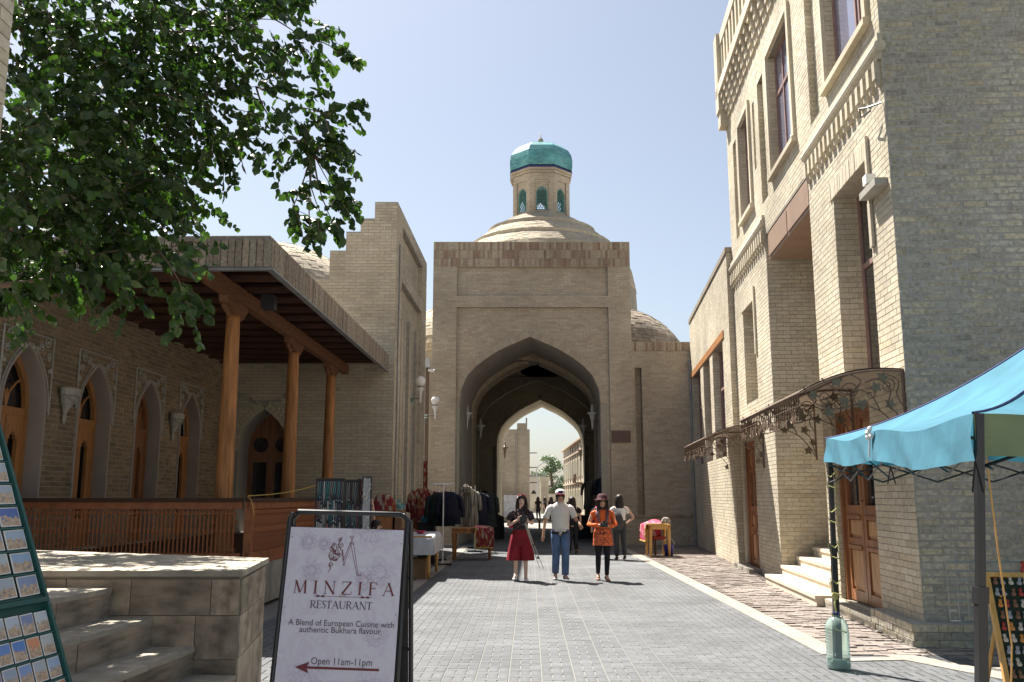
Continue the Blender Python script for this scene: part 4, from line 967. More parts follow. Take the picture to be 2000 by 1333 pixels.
# near brick corner at the picture's left edge
t = thing('brick_wall', 'close brick wall corner at the extreme left edge, beside the tree', 'wall', (-3.05, 4, 0)); mb = MB(); mb.box(-4.2, -1, 0, -3.02, 4.98, 7.5); mb.build('wall', M['mortar'], t)
B = Bricks(); B.fill(V3((-3.02, 5.0, 0)), -YA, XA, 0, 3, 0, 7.5, course=.083, seed=600); B.fill(V3((-4.2, 5.0, 0)), XA, YA, 0, 1.18, 0, 7.5, course=.083, seed=601); B.build(t, M['brick_yel'], 100)
# ------------------------------------------------------------------ left foreground: stone block, steps, railing
def stone_cover(B, O, U, V, N, w, h, rows, r, proud=.012, lens=(.3, .6)):
    z = 0
    for hh in rows:
        x = 0; hh = min(hh, h-z)
        while x < w-.02:
            l = min(r.uniform(*lens), w-x)
            if w-x-l < .12: l = w-x
            B.b.append((O, U, V, N, x+.003, x+l-.003, z+.003, z+hh-.003, proud+r.uniform(-.003, .003))); x += l
        z += hh
def platform():
    r = random.Random(4)
    t = thing('stone_staircase', 'stone clad steps and parapet block climbing towards the porch behind the postcards', 'steps', (-2.6, 6, 0))
    f = 6.6; zt = 1.06
    mb = MB(); top = [(-1.94, f, zt), (-2.12, 7.9, zt), (-4.9, 9.1, zt), (-4.9, f, zt)]
    mb.prism([(-1.94, f, 0), (-2.12, 7.9, 0), (-4.9, 9.1, 0), (-4.9, f, 0)], (0, 0, zt)); mb.build('block_core', M['mortar'], t)
    B = Bricks(); O = V3((-4.2, f, 0)); U = XA
    stone_cover(B, O, U, ZA, V3((0, -1, 0)), 2.26, 1.04, (.22, .27, .30, .25), r)
    d = (V3((-2.12, 7.9, 0))-V3((-1.94, f, 0))).normalized(); n = V3((d.y, -d.x, 0))
    stone_cover(B, V3((-1.94, f, 0)), d, ZA, n, 1.31, 1.04, (.50, .29, .25), r, lens=(.5, .9))
    B.build(t, M['stone'], 60, name='stone')
    B = Bricks(); B.b.append((V3((-1.90, f-.03, zt)), (V3((-2.10, 7.9, 0))-V3((-1.90, f-.03, 0))).normalized(), V3((-d.y, d.x, 0)), ZA, 0, 1.35, 0, .5, .035))
    for k in range(5): B.b.append((V3((-4.9, f-.035, zt)), XA, YA, ZA, k*.6+.002, min((k+1)*.6, 3.0)-.002, 0, 2.2, .036+r.uniform(0, .003)))
    B.b = B.b[1:]
    mb = MB(); mb.prism([(-1.915, f-.035, zt), (-2.095, 7.93, zt), (-4.9, 9.15, zt), (-4.9, f-.035, zt)], (0, 0, .04)); mb.build('coping', M['tread'], t)
    noses = [(-2.86, .98), (-2.555, .775), (-2.25, .575), (-1.95, .385), (-1.65, .19)]
    for k, (x, z) in enumerate(noses):
        y0 = f-.02; y1 = 2.2; kx = .085; L = y0-y1; dd = V3((-kx, -1, 0)).normalized(); n = V3((1, -kx, 0)).normalized(); xr = x-1.2 if k == 0 else noses[k-1][0]
        mb = MB(); zb = noses[k+1][1] if k < 4 else 0
        mb.prism([(x, y0, z-.004), (x-kx*L, y1, z-.004), (xr-kx*L-.1, y1, z-.004), (xr-.1, y0, z-.004)], (0, 0, -(z-.02))); mb.build('step_core', M['mortar'], t)
        B = Bricks(); stone_cover(B, V3((x, y0, zb)), dd, ZA, n, L, z-zb-.03, (z-zb-.03,), r, .012, (.55, .95)); B.build(t, M['stone'], 10, name='riser_stone')
        B = Bricks(); xx = 0
        while xx < L-.05:
            l = min(r.uniform(.6, 1.0), L-xx); B.b.append((V3((x, y0, z-.03)), dd, -n, ZA, xx+.002, xx+l-.002, -.02, .34 if k else 1.2, .034)); xx += l
        B.build(t, M['tread'], 10, name='tread_stone')
    lf = MB()                                          # fallen leaves and grit on the coping
    for k in range(160):
        x, y = r.uniform(-4.6, -2.0), r.uniform(6.6, 8.0); a = r.random()*6; s_ = r.uniform(.008, .022)
        lf.add([(x+math.cos(a)*s_, y+math.sin(a)*s_, zt+.043), (x+math.cos(a+2)*s_, y+math.sin(a+2)*s_, zt+.047), (x+math.cos(a+4)*s_, y+math.sin(a+4)*s_, zt+.045)], [(0, 1, 2)])
    o = lf.build('fallen_leaves', mat('dry_leaf_litter', (.20,.12,.05), .9, .3, 30), None); props(o, 'scatter of dry leaves and grit on the stone block top', 'leaves', kind='stuff')
platform()
def railing(name_lab, A, Bp, z0, z1, fine=False):
    A, Bp = V3(A), V3(Bp); t = thing('railing', name_lab, 'railing', tuple(A), 0, 'turned wooden railings round the porch'); U = (Bp-A).normalized(); N = V3((U.y, -U.x, 0)); L = (Bp-A).length
    m = M['wood_rail']; O = V3((A.x, A.y, 0))
    mb = MB(); mb.ob(O, U, ZA, N, (0, z1-.06, -.05), (L, z1, .05)); mb.build('top_rail', M['wood_dark'], t)
    mb = MB(); mb.ob(O, U, ZA, N, (0, z1-.16, -.025), (L, z1-.062, .025)); mb.build('upper_board', m, t)
    mb = MB(); mb.ob(O, U, ZA, N, (0, z0-.1, -.03), (L, z0+.09, .03)); mb.build('bottom_rail', m, t)
    x = 0; posts = MB()
    while x <= L+.01: mb = MB(); mb.ob(O, U, ZA, N, (min(x, L-.1), z0-.1, -.055), (min(x, L-.1)+.1, z1-.061, .055)); mb.build('post', m, t); x += 4.3
    mb = MB(); mb.ob(O, U, ZA, N, (.1, z1-.235, -.012), (L-.1, z1-.215, .012)); mb.build('bead_rail', m, t)
    x = .13; k = 0; sp = .062 if not fine else .05; base = None
    while x < L-.1:
        if base is None:                               # one turned spindle, mesh shared by all
            s_ = MB(); h = z1-.16-(z0+.09); pr = []
            for q, rr in ((0, .010), (.02, .022), (.05, .012), (.2, .014), (.35, .02), (.42, .011), (.47, .024), (.53, .024), (.58, .011), (.65, .02), (.8, .014), (.88, .012), (.90, .024), (.95, .024), (.97, .011), (1, .011)): pr.append((rr*(1 if not fine else .75), q*h))
            s_.lathe(pr, (0, 0, 0), 6); base = s_.build('spindle', m, t, world=False, smooth=True); o = base
        else: o = base.copy(); C.objects.link(o)
        P_ = O+U*x+ZA*(z0+.09); o.location = P_-wloc(t); x += sp; k += 1
        if k % 7 in (1, 3) and not fine:
            d = MB(); c_ = P_+U*(sp/2)+ZA*(.1+.16*((k//2) % 3)); d.tube([c_-U*sp*.5, c_+U*sp*.5+ZA*.05], .01, 4); d.build('diagonal_bar', m, t)
railing('reddish turned wooden railing along the front of the porch above the stone block', (-8.1, 13.35, .72), (-3.95, 13.35, .72), .72, 1.60)
railing('darker finely turned wooden railing along the street side of the porch, behind the sign', (-3.86, 13.35, .72), (-3.68, 22.4, .72), .72, 1.60, True)
r_ = MB(); r_.tube([(-3.86+.02*k, 13.3+.33*k, 1.63-.05*math.sin(math.pi*k/12)+.02*k) for k in range(13)], .008, 5); props(r_.build('cord', mat('yellow_cord', (.45,.32,.08), .8), None), 'yellow cord tied to the railing corner and stretched to the jewellery stand', 'cord')
r_ = MB(); r_.tube([(-3.86, 13.28, 1.62), (-3.80, 13.24, 1.58), (-3.76, 13.22, 1.48), (-3.73, 13.22, 1.36)], .007, 5); props(r_.build('cord', M['wood_pine'], None), 'loose hanging end of cord knotted at the railing corner', 'cord')

# ------------------------------------------------------------------ postcard rack and its cards
def cardmat():
    m, n, b = newmat('printed_postcard'); L = n.links; b.inputs['Roughness'].default_value = .35
    tc = n.nodes.new('ShaderNodeTexCoord'); sx = n.nodes.new('ShaderNodeSeparateXYZ'); L.new(tc.outputs['Object'], sx.inputs[0])
    oi = n.nodes.new('ShaderNodeObjectInfo')
    add = n.nodes.new('ShaderNodeVectorMath'); add.operation = 'ADD'; cmb = n.nodes.new('ShaderNodeCombineXYZ')
    mm = n.nodes.new('ShaderNodeMath'); mm.operation = 'MULTIPLY'; mm.inputs[1].default_value = 91; L.new(oi.outputs['Random'], mm.inputs[0]); L.new(mm.outputs[0], cmb.inputs[2])
    L.new(tc.outputs['Object'], add.inputs[0]); L.new(cmb.outputs[0], add.inputs[1])
    no = n.nodes.new('ShaderNodeTexNoise'); no.inputs['Scale'].default_value = 6; no.inputs['Detail'].default_value = 3; L.new(add.outputs[0], no.inputs[0])
    vo = n.nodes.new('ShaderNodeTexVoronoi'); vo.inputs['Scale'].default_value = 9; L.new(add.outputs[0], vo.inputs[0])
    a = n.nodes.new('ShaderNodeMath'); a.operation = 'MULTIPLY_ADD'; a.inputs[1].default_value = .9; L.new(no.outputs[0], a.inputs[0]); L.new(sx.outputs[1], a.inputs[2])
    st = n.nodes.new('ShaderNodeMapRange'); st.inputs[1].default_value = .93; st.inputs[2].default_value = .97; L.new(a.outputs[0], st.inputs[0])
    c1 = n.nodes.new('ShaderNodeValToRGB'); c1.color_ramp.elements[0].color = (.07,.2,.55,1); c1.color_ramp.elements[1].color = (.35,.5,.7,1)
    e = c1.color_ramp.elements.new(.2); e.color = (.5,.55,.6,1); e = c1.color_ramp.elements.new(.32); e.color = (.12,.3,.6,1); e = c1.color_ramp.elements.new(.45); e.color = (.45,.5,.5,1); e = c1.color_ramp.elements.new(.75); e.color = (.05,.12,.4,1); e = c1.color_ramp.elements.new(.88); e.color = (.8,.3,.08,1); L.new(oi.outputs['Random'], c1.inputs[0])
    c2 = n.nodes.new('ShaderNodeValToRGB'); c2.color_ramp.elements[0].color = (.35,.2,.10,1); c2.color_ramp.elements[1].color = (.12,.14,.18,1)
    e = c2.color_ramp.elements.new(.5); e.color = (.55,.42,.3,1); L.new(vo.outputs['Color'], c2.inputs[0])
    mx = n.nodes.new('ShaderNodeMix'); mx.data_type = 'RGBA'; L.new(st.outputs[0], mx.inputs['Factor']); L.new(c2.outputs[0], mx.inputs[6]); L.new(c1.outputs[0], mx.inputs[7])
    L.new(mx.outputs[2], b.inputs['Base Color']); return m
M['card'] = cardmat(); M['teal'] = mat('dark_teal_frame', (.02,.09,.085), .5)
M['card_edge'] = mat('white_card', (.72,.70,.68), .5)
ORD = ['first', 'second', 'third', 'fourth', 'fifth', 'sixth', 'seventh', 'eighth', 'ninth', 'tenth', 'eleventh', 'twelfth', 'thirteenth', 'fourteenth', 'fifteenth', 'sixteenth', 'seventeenth', 'eighteenth', 'nineteenth', 'twentieth']
def postcards():
    p_bot = V3((-2.03, 4.6, .30)); p_top = V3((-2.80, 4.6, 2.35)); u = V3((-.146, -1, 0)).normalized()
    t = thing('postcard_rack', 'leaning postcard rack with a dark teal frame at the left edge', 'rack', tuple(p_bot))
    v = (p_top-p_bot); H = v.length; v.normalize(); n = v.cross(u).normalized()
    if n.x < 0: n = -n
    Wd = 1.5; fr = MB()
    bk = MB(); bk.ob(p_bot, u, v, n, (0, 0, -.02), (Wd, H, -.004)); bk.build('back_panel', M['teal'], t)
    def bar(a, b): fr.ob(p_bot, u, v, n, a, b)
    bar((-.02, 0, -.025), (.0, H, .03)); bar((Wd, 0, -.025), (Wd+.02, H, .03))
    zdiv = 1.02*.85
    bar((0, zdiv-.012, -.003), (Wd, zdiv+.012, .032)); bar((0, 0, -.003), (Wd, .02, .03)); bar((0, H-.02, -.003), (Wd, H, .03))
    k = .1
    fr.build('frame', M['teal'], t)
    lg = MB(); q = p_bot+v*(H-.1); lg.tube([q, q+V3((-1.0, .1, -q.z+.0))], .015, 6); lg.tube([p_bot, V3((p_bot.x+.05, p_bot.y, 0))], .015, 6); lg.build('leg', M['teal'], t)
    um = bpy.data.meshes.new('postcard'); um.from_pydata([(0,0,0),(1,0,0),(1,1,0),(0,1,0),(.04,.05,1),(.96,.05,1),(.96,.95,1),(.04,.95,1),(.0,.0,.9),(1,0,.9),(1,1,.9),(0,1,.9)], [], [(0,1,9,8),(1,2,10,9),(2,3,11,10),(3,0,8,11),(8,9,5,4),(9,10,6,5),(10,11,7,6),(11,8,4,7),(4,5,6,7)])
    um.materials.append(M['card_edge']); um.materials.append(M['card']); um.polygons[8].material_index = 1
    r = random.Random(9)
    def card(x, z, w, h, lab, g):
        o = bpy.data.objects.new('postcard', um); C.objects.link(o); a = r.uniform(-.02, .02); P_ = p_bot+u*x+v*z+n*.012; uu = -u
        P_ = P_+u*w; X = uu; Y = (v+uu*a).normalized()
        o.matrix_basis = Matrix(((X.x*w, Y.x*h, n.x*.004, P_.x), (X.y*w, Y.y*h, n.y*.004, P_.y), (X.z*w, Y.z*h, n.z*.004, P_.z), (0, 0, 0, 1))); props(o, lab, 'postcard', g)
    z = zdiv+.03
    ro = 0
    while z < H-.12:
        x = .012; co = 0
        sh = MB(); sh.ob(p_bot, u, v, n, (0, z-.014, -.003), (Wd, z-.006, .022)); sh.build('shelf_lip', M['teal'], t)
        while x < Wd-.1: card(x, z, .148, .098, 'landscape postcard in the %s row above the rack divider, %s from the far edge' % (ORD[ro], ORD[co]), 'landscape postcards in the rack'); x += .163; co += 1
        z += .117; ro += 1
    z = .03
    ro = 0
    while z < zdiv-.1:
        x = .012; co = 0
        sh = MB(); sh.ob(p_bot, u, v, n, (0, z-.012, -.003), (Wd, z-.004, .022)); sh.build('shelf_lip', M['teal'], t)
        while x < Wd-.08: card(x, z, .092, .098, 'small squarish card in the %s row from the rack bottom, %s from the far edge' % (ORD[ro], ORD[co]), 'small cards in the lower rack'); x += .102; co += 1
        z += .114; ro += 1
postcards()

# ------------------------------------------------------------------ restaurant sign
SERIF = {   # strokes on a unit-high grid: (x0,y0,x1,y1,width); T thick, t thin
 'M': (1.12, [(.14,0,.18,1,.05),(.18,1,.56,.05,.14),(.56,.05,.93,1,.05),(.93,1,.97,0,.14)], [(.03,.26),(.84,1.1)], [(.06,.2),(.86,1.03)]),
 'I': (.40, [(.2,0,.2,1,.14)], [(.04,.36)], [(.04,.36)]),
 'N': (1.0, [(.16,0,.16,1,.05),(.14,1,.84,0,.14),(.84,0,.84,1,.05)], [(.04,.28)], [(.0,.2),(.72,.96)]),
 'Z': (.82, [(.06,.97,.76,.97,.05),(.74,.97,.06,.03,.14),(.04,.03,.78,.03,.05),(.07,.97,.05,.76,.04),(.78,.03,.80,.26,.04)], [], []),
 'F': (.72, [(.2,0,.2,1,.14),(.2,.97,.68,.97,.05),(.2,.52,.55,.52,.05),(.67,.98,.69,.78,.04),(.55,.42,.55,.62,.035)], [(.06,.36)], [(.06,.2)]),
 'A': (.98, [(.10,0,.48,1,.05),(.46,1,.86,0,.14),(.22,.36,.70,.36,.05)], [(.0,.22),(.72,.98)], []),
 'R': (.88, [(.18,0,.18,1,.14),(.18,.97,.45,.97,.05),(.45,.97,.64,.86,.08),(.64,.86,.64,.66,.13),(.64,.66,.45,.52,.07),(.45,.52,.18,.52,.05),(.42,.52,.78,.0,.13)], [(.04,.34),(.7,.92)], [(.04,.2)]),
 'E': (.76, [(.18,0,.18,1,.14),(.18,.97,.66,.97,.05),(.18,.52,.54,.52,.05),(.18,.03,.68,.03,.05),(.65,.98,.67,.78,.04),(.67,.02,.70,.24,.04),(.54,.42,.54,.62,.035)], [(.04,.2)], [(.04,.2)]),
 'S': (.62, [(.52,.82,.50,.9,.05),(.5,.9,.36,.98,.06),(.36,.98,.18,.92,.09),(.18,.92,.12,.74,.12),(.12,.74,.28,.56,.13),(.28,.56,.44,.44,.14),(.44,.44,.52,.26,.13),(.52,.26,.42,.06,.10),(.42,.06,.26,.02,.06),(.26,.02,.10,.1,.05),(.1,.1,.08,.26,.05)], [], []),
 'T': (.80, [(.4,0,.4,1,.14),(.04,.97,.76,.97,.05),(.05,.98,.04,.78,.04),(.75,.98,.76,.78,.04)], [(.24,.56)], []),
 'U': (.96, [(.18,1,.18,.3,.14),(.18,.3,.3,.06,.11),(.3,.06,.5,.02,.06),(.5,.02,.7,.08,.05),(.7,.08,.8,.3,.05),(.8,.3,.8,1,.05)], [], [(.02,.34),(.68,.92)]),
}
def serif(mb, text, P, x0, x1, y, h):
    """letters as flat strokes; P(u,v) -> point on the board"""
    tot = sum(SERIF[c][0] for c in text); gap = ((x1-x0)/h-tot)/max(1, len(text)-1); x = x0
    def seg(a, b, c, d, w):
        dx, dy = c-a, d-b; L = math.hypot(dx, dy) or 1; nx, ny = -dy/L*w/2, dx/L*w/2; e = .01
        mb.quad(*[P(x+q*h, y+s_*h) for q, s_ in ((a+nx, b+ny), (a-nx, b-ny), (c-nx, d-ny), (c+nx, d+ny))])
    for ch in text:
        w, st, bot, top = SERIF[ch]
        for s_ in st: seg(*s_)
        for a, b in bot: seg(a, .015, b, .015, .035)
        for a, b in top: seg(a, .985, b, .985, .035)
        x += (w+gap)*h
def spiral(cx, cy, r0, turns, start, g=1, n=20, end=.12): return [(cx+math.cos(start+g*2*math.pi*turns*i/n)*r0*(1-(1-end)*i/n), cy+math.sin(start+g*2*math.pi*turns*i/n)*r0*(1-(1-end)*i/n)) for i in range(n+1)]
def ribbon(mb, P, pts, w, taper=False):
    m = len(pts)
    L = []; R_ = []
    for i, (x, y) in enumerate(pts):
        a = pts[max(i-1, 0)]; b = pts[min(i+1, m-1)]; dx, dy = b[0]-a[0], b[1]-a[1]; q = math.hypot(dx, dy) or 1
        ww = w/2*(1 if not taper else math.sin(math.pi*(.12+.8*i/(m-1)))); L.append(P(x-dy/q*ww, y+dx/q*ww)); R_.append(P(x+dy/q*ww, y-dx/q*ww))
    for i in range(m-1): mb.quad(L[i], L[i+1], R_[i+1], R_[i])
def signboard():
    t = thing('pavement_sign', 'white A-frame restaurant signboard with dark red lettering and a left-pointing arrow', 'sign', (-.85, 4.7, 0))
    roll = math.radians(-1.75); TL = V3((-1.145, 4.74, 1.466)); U = V3((math.cos(roll), 0, math.sin(roll))); lean = V3((0, -.155, -1)).normalized(); Vd = (lean-U*lean.dot(U)).normalized(); N = V3((0, -1, .155)).normalized()
    Wd, Hh = .586, 1.2
    def P(u, v, n=0): return TL+U*u+Vd*v+N*n              # v runs downwards
    m, n, b = newmat('printed_sign_board'); Lk = n.links; b.inputs['Roughness'].default_value = .45
    tc = n.nodes.new('ShaderNodeTexCoord'); w1 = n.nodes.new('ShaderNodeTexNoise'); w1.inputs['Scale'].default_value = 9; w1.inputs['Detail'].default_value = 2; w1.inputs['Distortion'].default_value = 2.5
    Lk.new(tc.outputs['Object'], w1.inputs[0]); cr = n.nodes.new('ShaderNodeValToRGB'); cr.color_ramp.elements[0].position = .45; cr.color_ramp.elements[1].position = .6
    cr.color_ramp.elements[0].color = (.60,.59,.67,1); cr.color_ramp.elements[1].color = (.56,.53,.62,1); Lk.new(w1.outputs[0], cr.inputs[0]); Lk.new(cr.outputs[0], b.inputs['Base Color'])
    mb = MB(); mb.ob(TL, U, Vd, N, (0, 0, -.006), (Wd, Hh, 0)); board = mb.build('board', m, t)
    red = mat('dark_red_print', (.16,.035,.045), .6, .05); lil = mat('faint_lilac_print', (.53,.48,.58), .6, .03); gry = mat('dark_grey_print', (.10,.07,.085), .6, .05)
    def X(px, py): w = 222+(py-1031)/302*13; xc = 678-(py-1031)/302*26; return (px-xc)/w*Wd+Wd/2
    def Yv(px, py): w = 222+(py-1031)/302*13; return (py-1028-7*(X(px, py)/Wd))/w*Wd*1.01
    def Q(px, py): return X(px, py), Yv(px, py)
    PF = lambda x, y: P(x, y, .0012)            # faint ornament
    for cx, cy, rr in ((.10, .07, .045), (.18, .08, .035), (.42, -.02, .10), (.13, .22, .05), (.48, .22, .07), (.40, .26, .05), (.14, .75, .09), (.45, .78, .08), (.30, .92, .07), (.48, .52, .06)):
        fp = MB()
        for k in range(9):
            a = k*2*math.pi/9; q = [(cx+math.cos(a)*rr*.3+.0, cy+math.sin(a)*rr*.3), (cx+math.cos(a+.25)*rr*.8, cy+math.sin(a+.25)*rr*.8), (cx+math.cos(a)*rr*1.1, cy+math.sin(a)*rr*1.1), (cx+math.cos(a-.25)*rr*.8, cy+math.sin(a-.25)*rr*.8), (cx+math.cos(a)*rr*.3, cy+math.sin(a)*rr*.3)]
            q = [(min(max(x, .004), Wd-.004), max(y, .004)) for x, y in q]; ribbon(fp, PF, q, .004)
        sp = [(min(max(x, .004), Wd-.004), max(y, .004)) for x, y in spiral(cx, cy, rr*.9, 1.5, 1)]; ribbon(fp, PF, sp, .003); fp.build('ornament', lil, board)
    tx = MB(); PT = lambda x, y: P(x, y, .0022)
    base = Q(572, 1157); PS = lambda x, y: P(x, 2*base[1]-y+0, .0022)
    def word(text, pa, pb, py0, py1):
        x0, yb = Q(pa, py1); x1 = Q(pb, py1)[0]; h = Yv(pa, py1)-Yv(pa, py0)
        serif(tx, text, lambda x, y: P(x, yb-y, .0022), x0, x1, 0, h)
    word('MINZIFA', 571, 771, 1130, 1155)
    tg = MB(); tx2 = tx; 
    tx.build('lettering', red, board)
    tx = MB(); x0, yb = Q(604, 1184); serif(tx, 'RESTAURANT', lambda x, y: P(x, yb-y, .0022), x0, Q(727, 1184)[0], 0, Yv(604, 1184)-Yv(604, 1169)); tx.build('lettering', gry, board)
    ar = MB(); c_ = Yv(650, 1300); xa, xh, xe = X(575, 1300), X(603, 1300), X(741, 1303)
    ar.quad(PT(xh-.012, c_-.0055), PT(xe, c_-.0055+.002), PT(xe, c_+.0055+.002), PT(xh-.012, c_+.0055)); ar.quad(PT(xa, c_), PT(xh, c_-.027), PT(xh-.012, c_), PT(xh, c_+.027)); ar.build('arrow', red, board)
    dv = MB(); c_ = Yv(668, 1162.5)                           # divider with little leaves
    ribbon(dv, PT, [(X(612, 1163), c_), (X(728, 1163), c_)], .0018)
    for px in (625, 713):
        for a in (.5, -.5, 2.6, -2.6, 0, 3.14): x = X(px, 1163); ribbon(dv, PT, [(x, c_), (x+math.cos(a)*.013, c_+math.sin(a)*.006), (x+math.cos(a)*.027, c_+math.sin(a)*.0085)], .004, True)
    ribbon(dv, PT, spiral(X(668, 1163)-.01, c_-.004, .008, 1, 0), .0015); ribbon(dv, PT, spiral(X(668, 1163)+.01, c_-.004, .008, 1, 3), .0015); dv.build('divider', red, board)
    lg = MB(); k = 1/5.796                                  # logo, traced over the zoomed print
    def Z(x, y): return Q(600+x*k, 920+y*k)
    def zr(pts, w): ribbon(lg, PT, [Z(*p) for p in pts], w)
    for a, b in (((486, 740), (520, 830)), ((520, 740), (486, 830))): zr([a, b], .0022)
    for c_ in ((489, 737), (518, 737)): zr([(c_[0]+8*math.cos(q), c_[1]+8*math.sin(q)) for q in [i*.8 for i in range(9)]], .0018)
    zr([(484, 800), (405, 1010)], .0022); zr([(500, 800), (424, 1010)], .0022); zr([(488, 800), (560, 1160)], .0022); zr([(520, 800), (575, 1165)], .0022); zr([(556, 1160), (575, 1172), (600, 1168), (614, 1158), (606, 1150), (590, 1158)], .0022)
    zr([(398, 880), (410, 1010), (402, 1050), (410, 1060), (420, 1050), (428, 1000)], .0025); zr([(392, 890), (400, 1000)], .002)
    for cx, cy, rr, st, g in ((372, 770, 26, 1, 1), (385, 830, 28, 3, -1), (280, 870, 30, 2, 1), (305, 825, 20, 0, -1), (340, 850, 26, 4, 1), (330, 910, 34, 1, -1), (275, 960, 30, 3, 1), (320, 985, 30, 5, -1), (268, 1050, 30, 2, 1), (360, 935, 26, 0, 1), (300, 900, 24, 2, -1)):
        pts = spiral(cx, cy, rr, 1.4, st, g); ribbon(lg, PT, [Z(*p) for p in pts], .0034, True)
    for pts in ([(396, 740), (372, 770), (352, 830), (380, 880), (400, 900)], [(255, 880), (290, 920), (350, 945), (395, 920)], [(245, 975), (290, 1000), (330, 990), (370, 960)], [(232, 1140), (262, 1085), (245, 1050), (262, 1010)], [(300, 800), (270, 850), (300, 900), (330, 870)], [(262, 900), (240, 950), (262, 1000), (320, 960)]):
        ribbon(lg, PT, [Z(*p) for p in pts], .005, True)
    lg.build('logo', red, board)
    def text(s_, pa, pb, py, hpx, m_):
        cu = bpy.data.curves.new('lettering', 'FONT'); cu.body = s_; cu.size = 1; cu.resolution_u = 3; o = bpy.data.objects.new('lettering', cu); C.objects.link(o); bpy.context.view_layer.update()
        me = bpy.data.meshes.new_from_object(o.evaluated_get(bpy.context.evaluated_depsgraph_get())); bpy.data.objects.remove(o)
        xs = [v.co.x for v in me.vertices]; w0 = max(xs)-min(xs); x0, y0 = Q(pa, py); x1 = Q(pb, py)[0]; sx = (x1-x0)/w0; sy = (Yv(pa, py)-Yv(pa, py-hpx))/.72
        for v in me.vertices: v.co = P(x0+(v.co.x-min(xs))*sx, y0-v.co.y*sy, .0022)
        me.materials.append(m_); o = bpy.data.objects.new('lettering', me); C.objects.link(o); o.parent = board
    text('A Blend of European Cuisine with', 562, 770, 1216, 12, gry); text('authentic Bukhara flavour', 584, 744, 1230, 12, gry); text('Open 11am-11pm', 607, 727, 1292, 14, gry)
    rv = MB()
    for u, v in ((.012, .05), (Wd-.012, .07), (.012, .4), (Wd-.012, .42), (.012, .8), (Wd-.012, .8)): rv.ball(P(u, v, .002), .004, 6)
    rv.build('rivets', M['metal'], board)
    fr = MB()
    def loop(o0, o1, ytop, dy, n_):                         # rounded tube frame
        pts = [P(o0, Hh+.12, n_), P(o0, .0, n_), P(o0, -.045, n_), P(o0+.012, -.07, n_), P(o0+.04, -.082, n_), P(o1-.04, -.082, n_), P(o1-.012, -.07, n_), P(o1, -.045, n_), P(o1, 0, n_), P(o1, Hh+.12, n_)]
        fr.tube(pts, .0125, 8)
    loop(-.014, Wd+.014, 0, 0, -.01); loop_z = None
    fr.tube([P(-.014, Hh+.02, -.01), P(Wd+.014, Hh+.02, -.01)], .01, 6); fr.build('front_frame', M['black'], t)
    bk = MB(); O2 = P(0, 0, -.01); Vb = V3((0, .17, -1)).normalized()
    def PB(u, v, n=0): return TL+V3((.018, .035, 0))+U*u+Vb*v+V3((0, n, 0))
    pts = [PB(-.014, 1.3), PB(-.014, -.04), PB(.02, -.075), PB(Wd-.02, -.075), PB(Wd+.014, -.04), PB(Wd+.014, 1.3)]; bk.tube(pts, .0125, 8)
    for v in (.25, .62, .98, 1.02): bk.tube([PB(-.014, v), PB(Wd+.014, v)], .008, 6)
    bk.build('rear_frame', M['black'], t)
    mb = MB(); mb.prism([PB(.0, 0), PB(Wd, 0), PB(Wd, .95), PB(0, .95)], (0, .006, 0)); mb.build('rear_board', M['black'], t)
    # feet down to the ground
signboard()

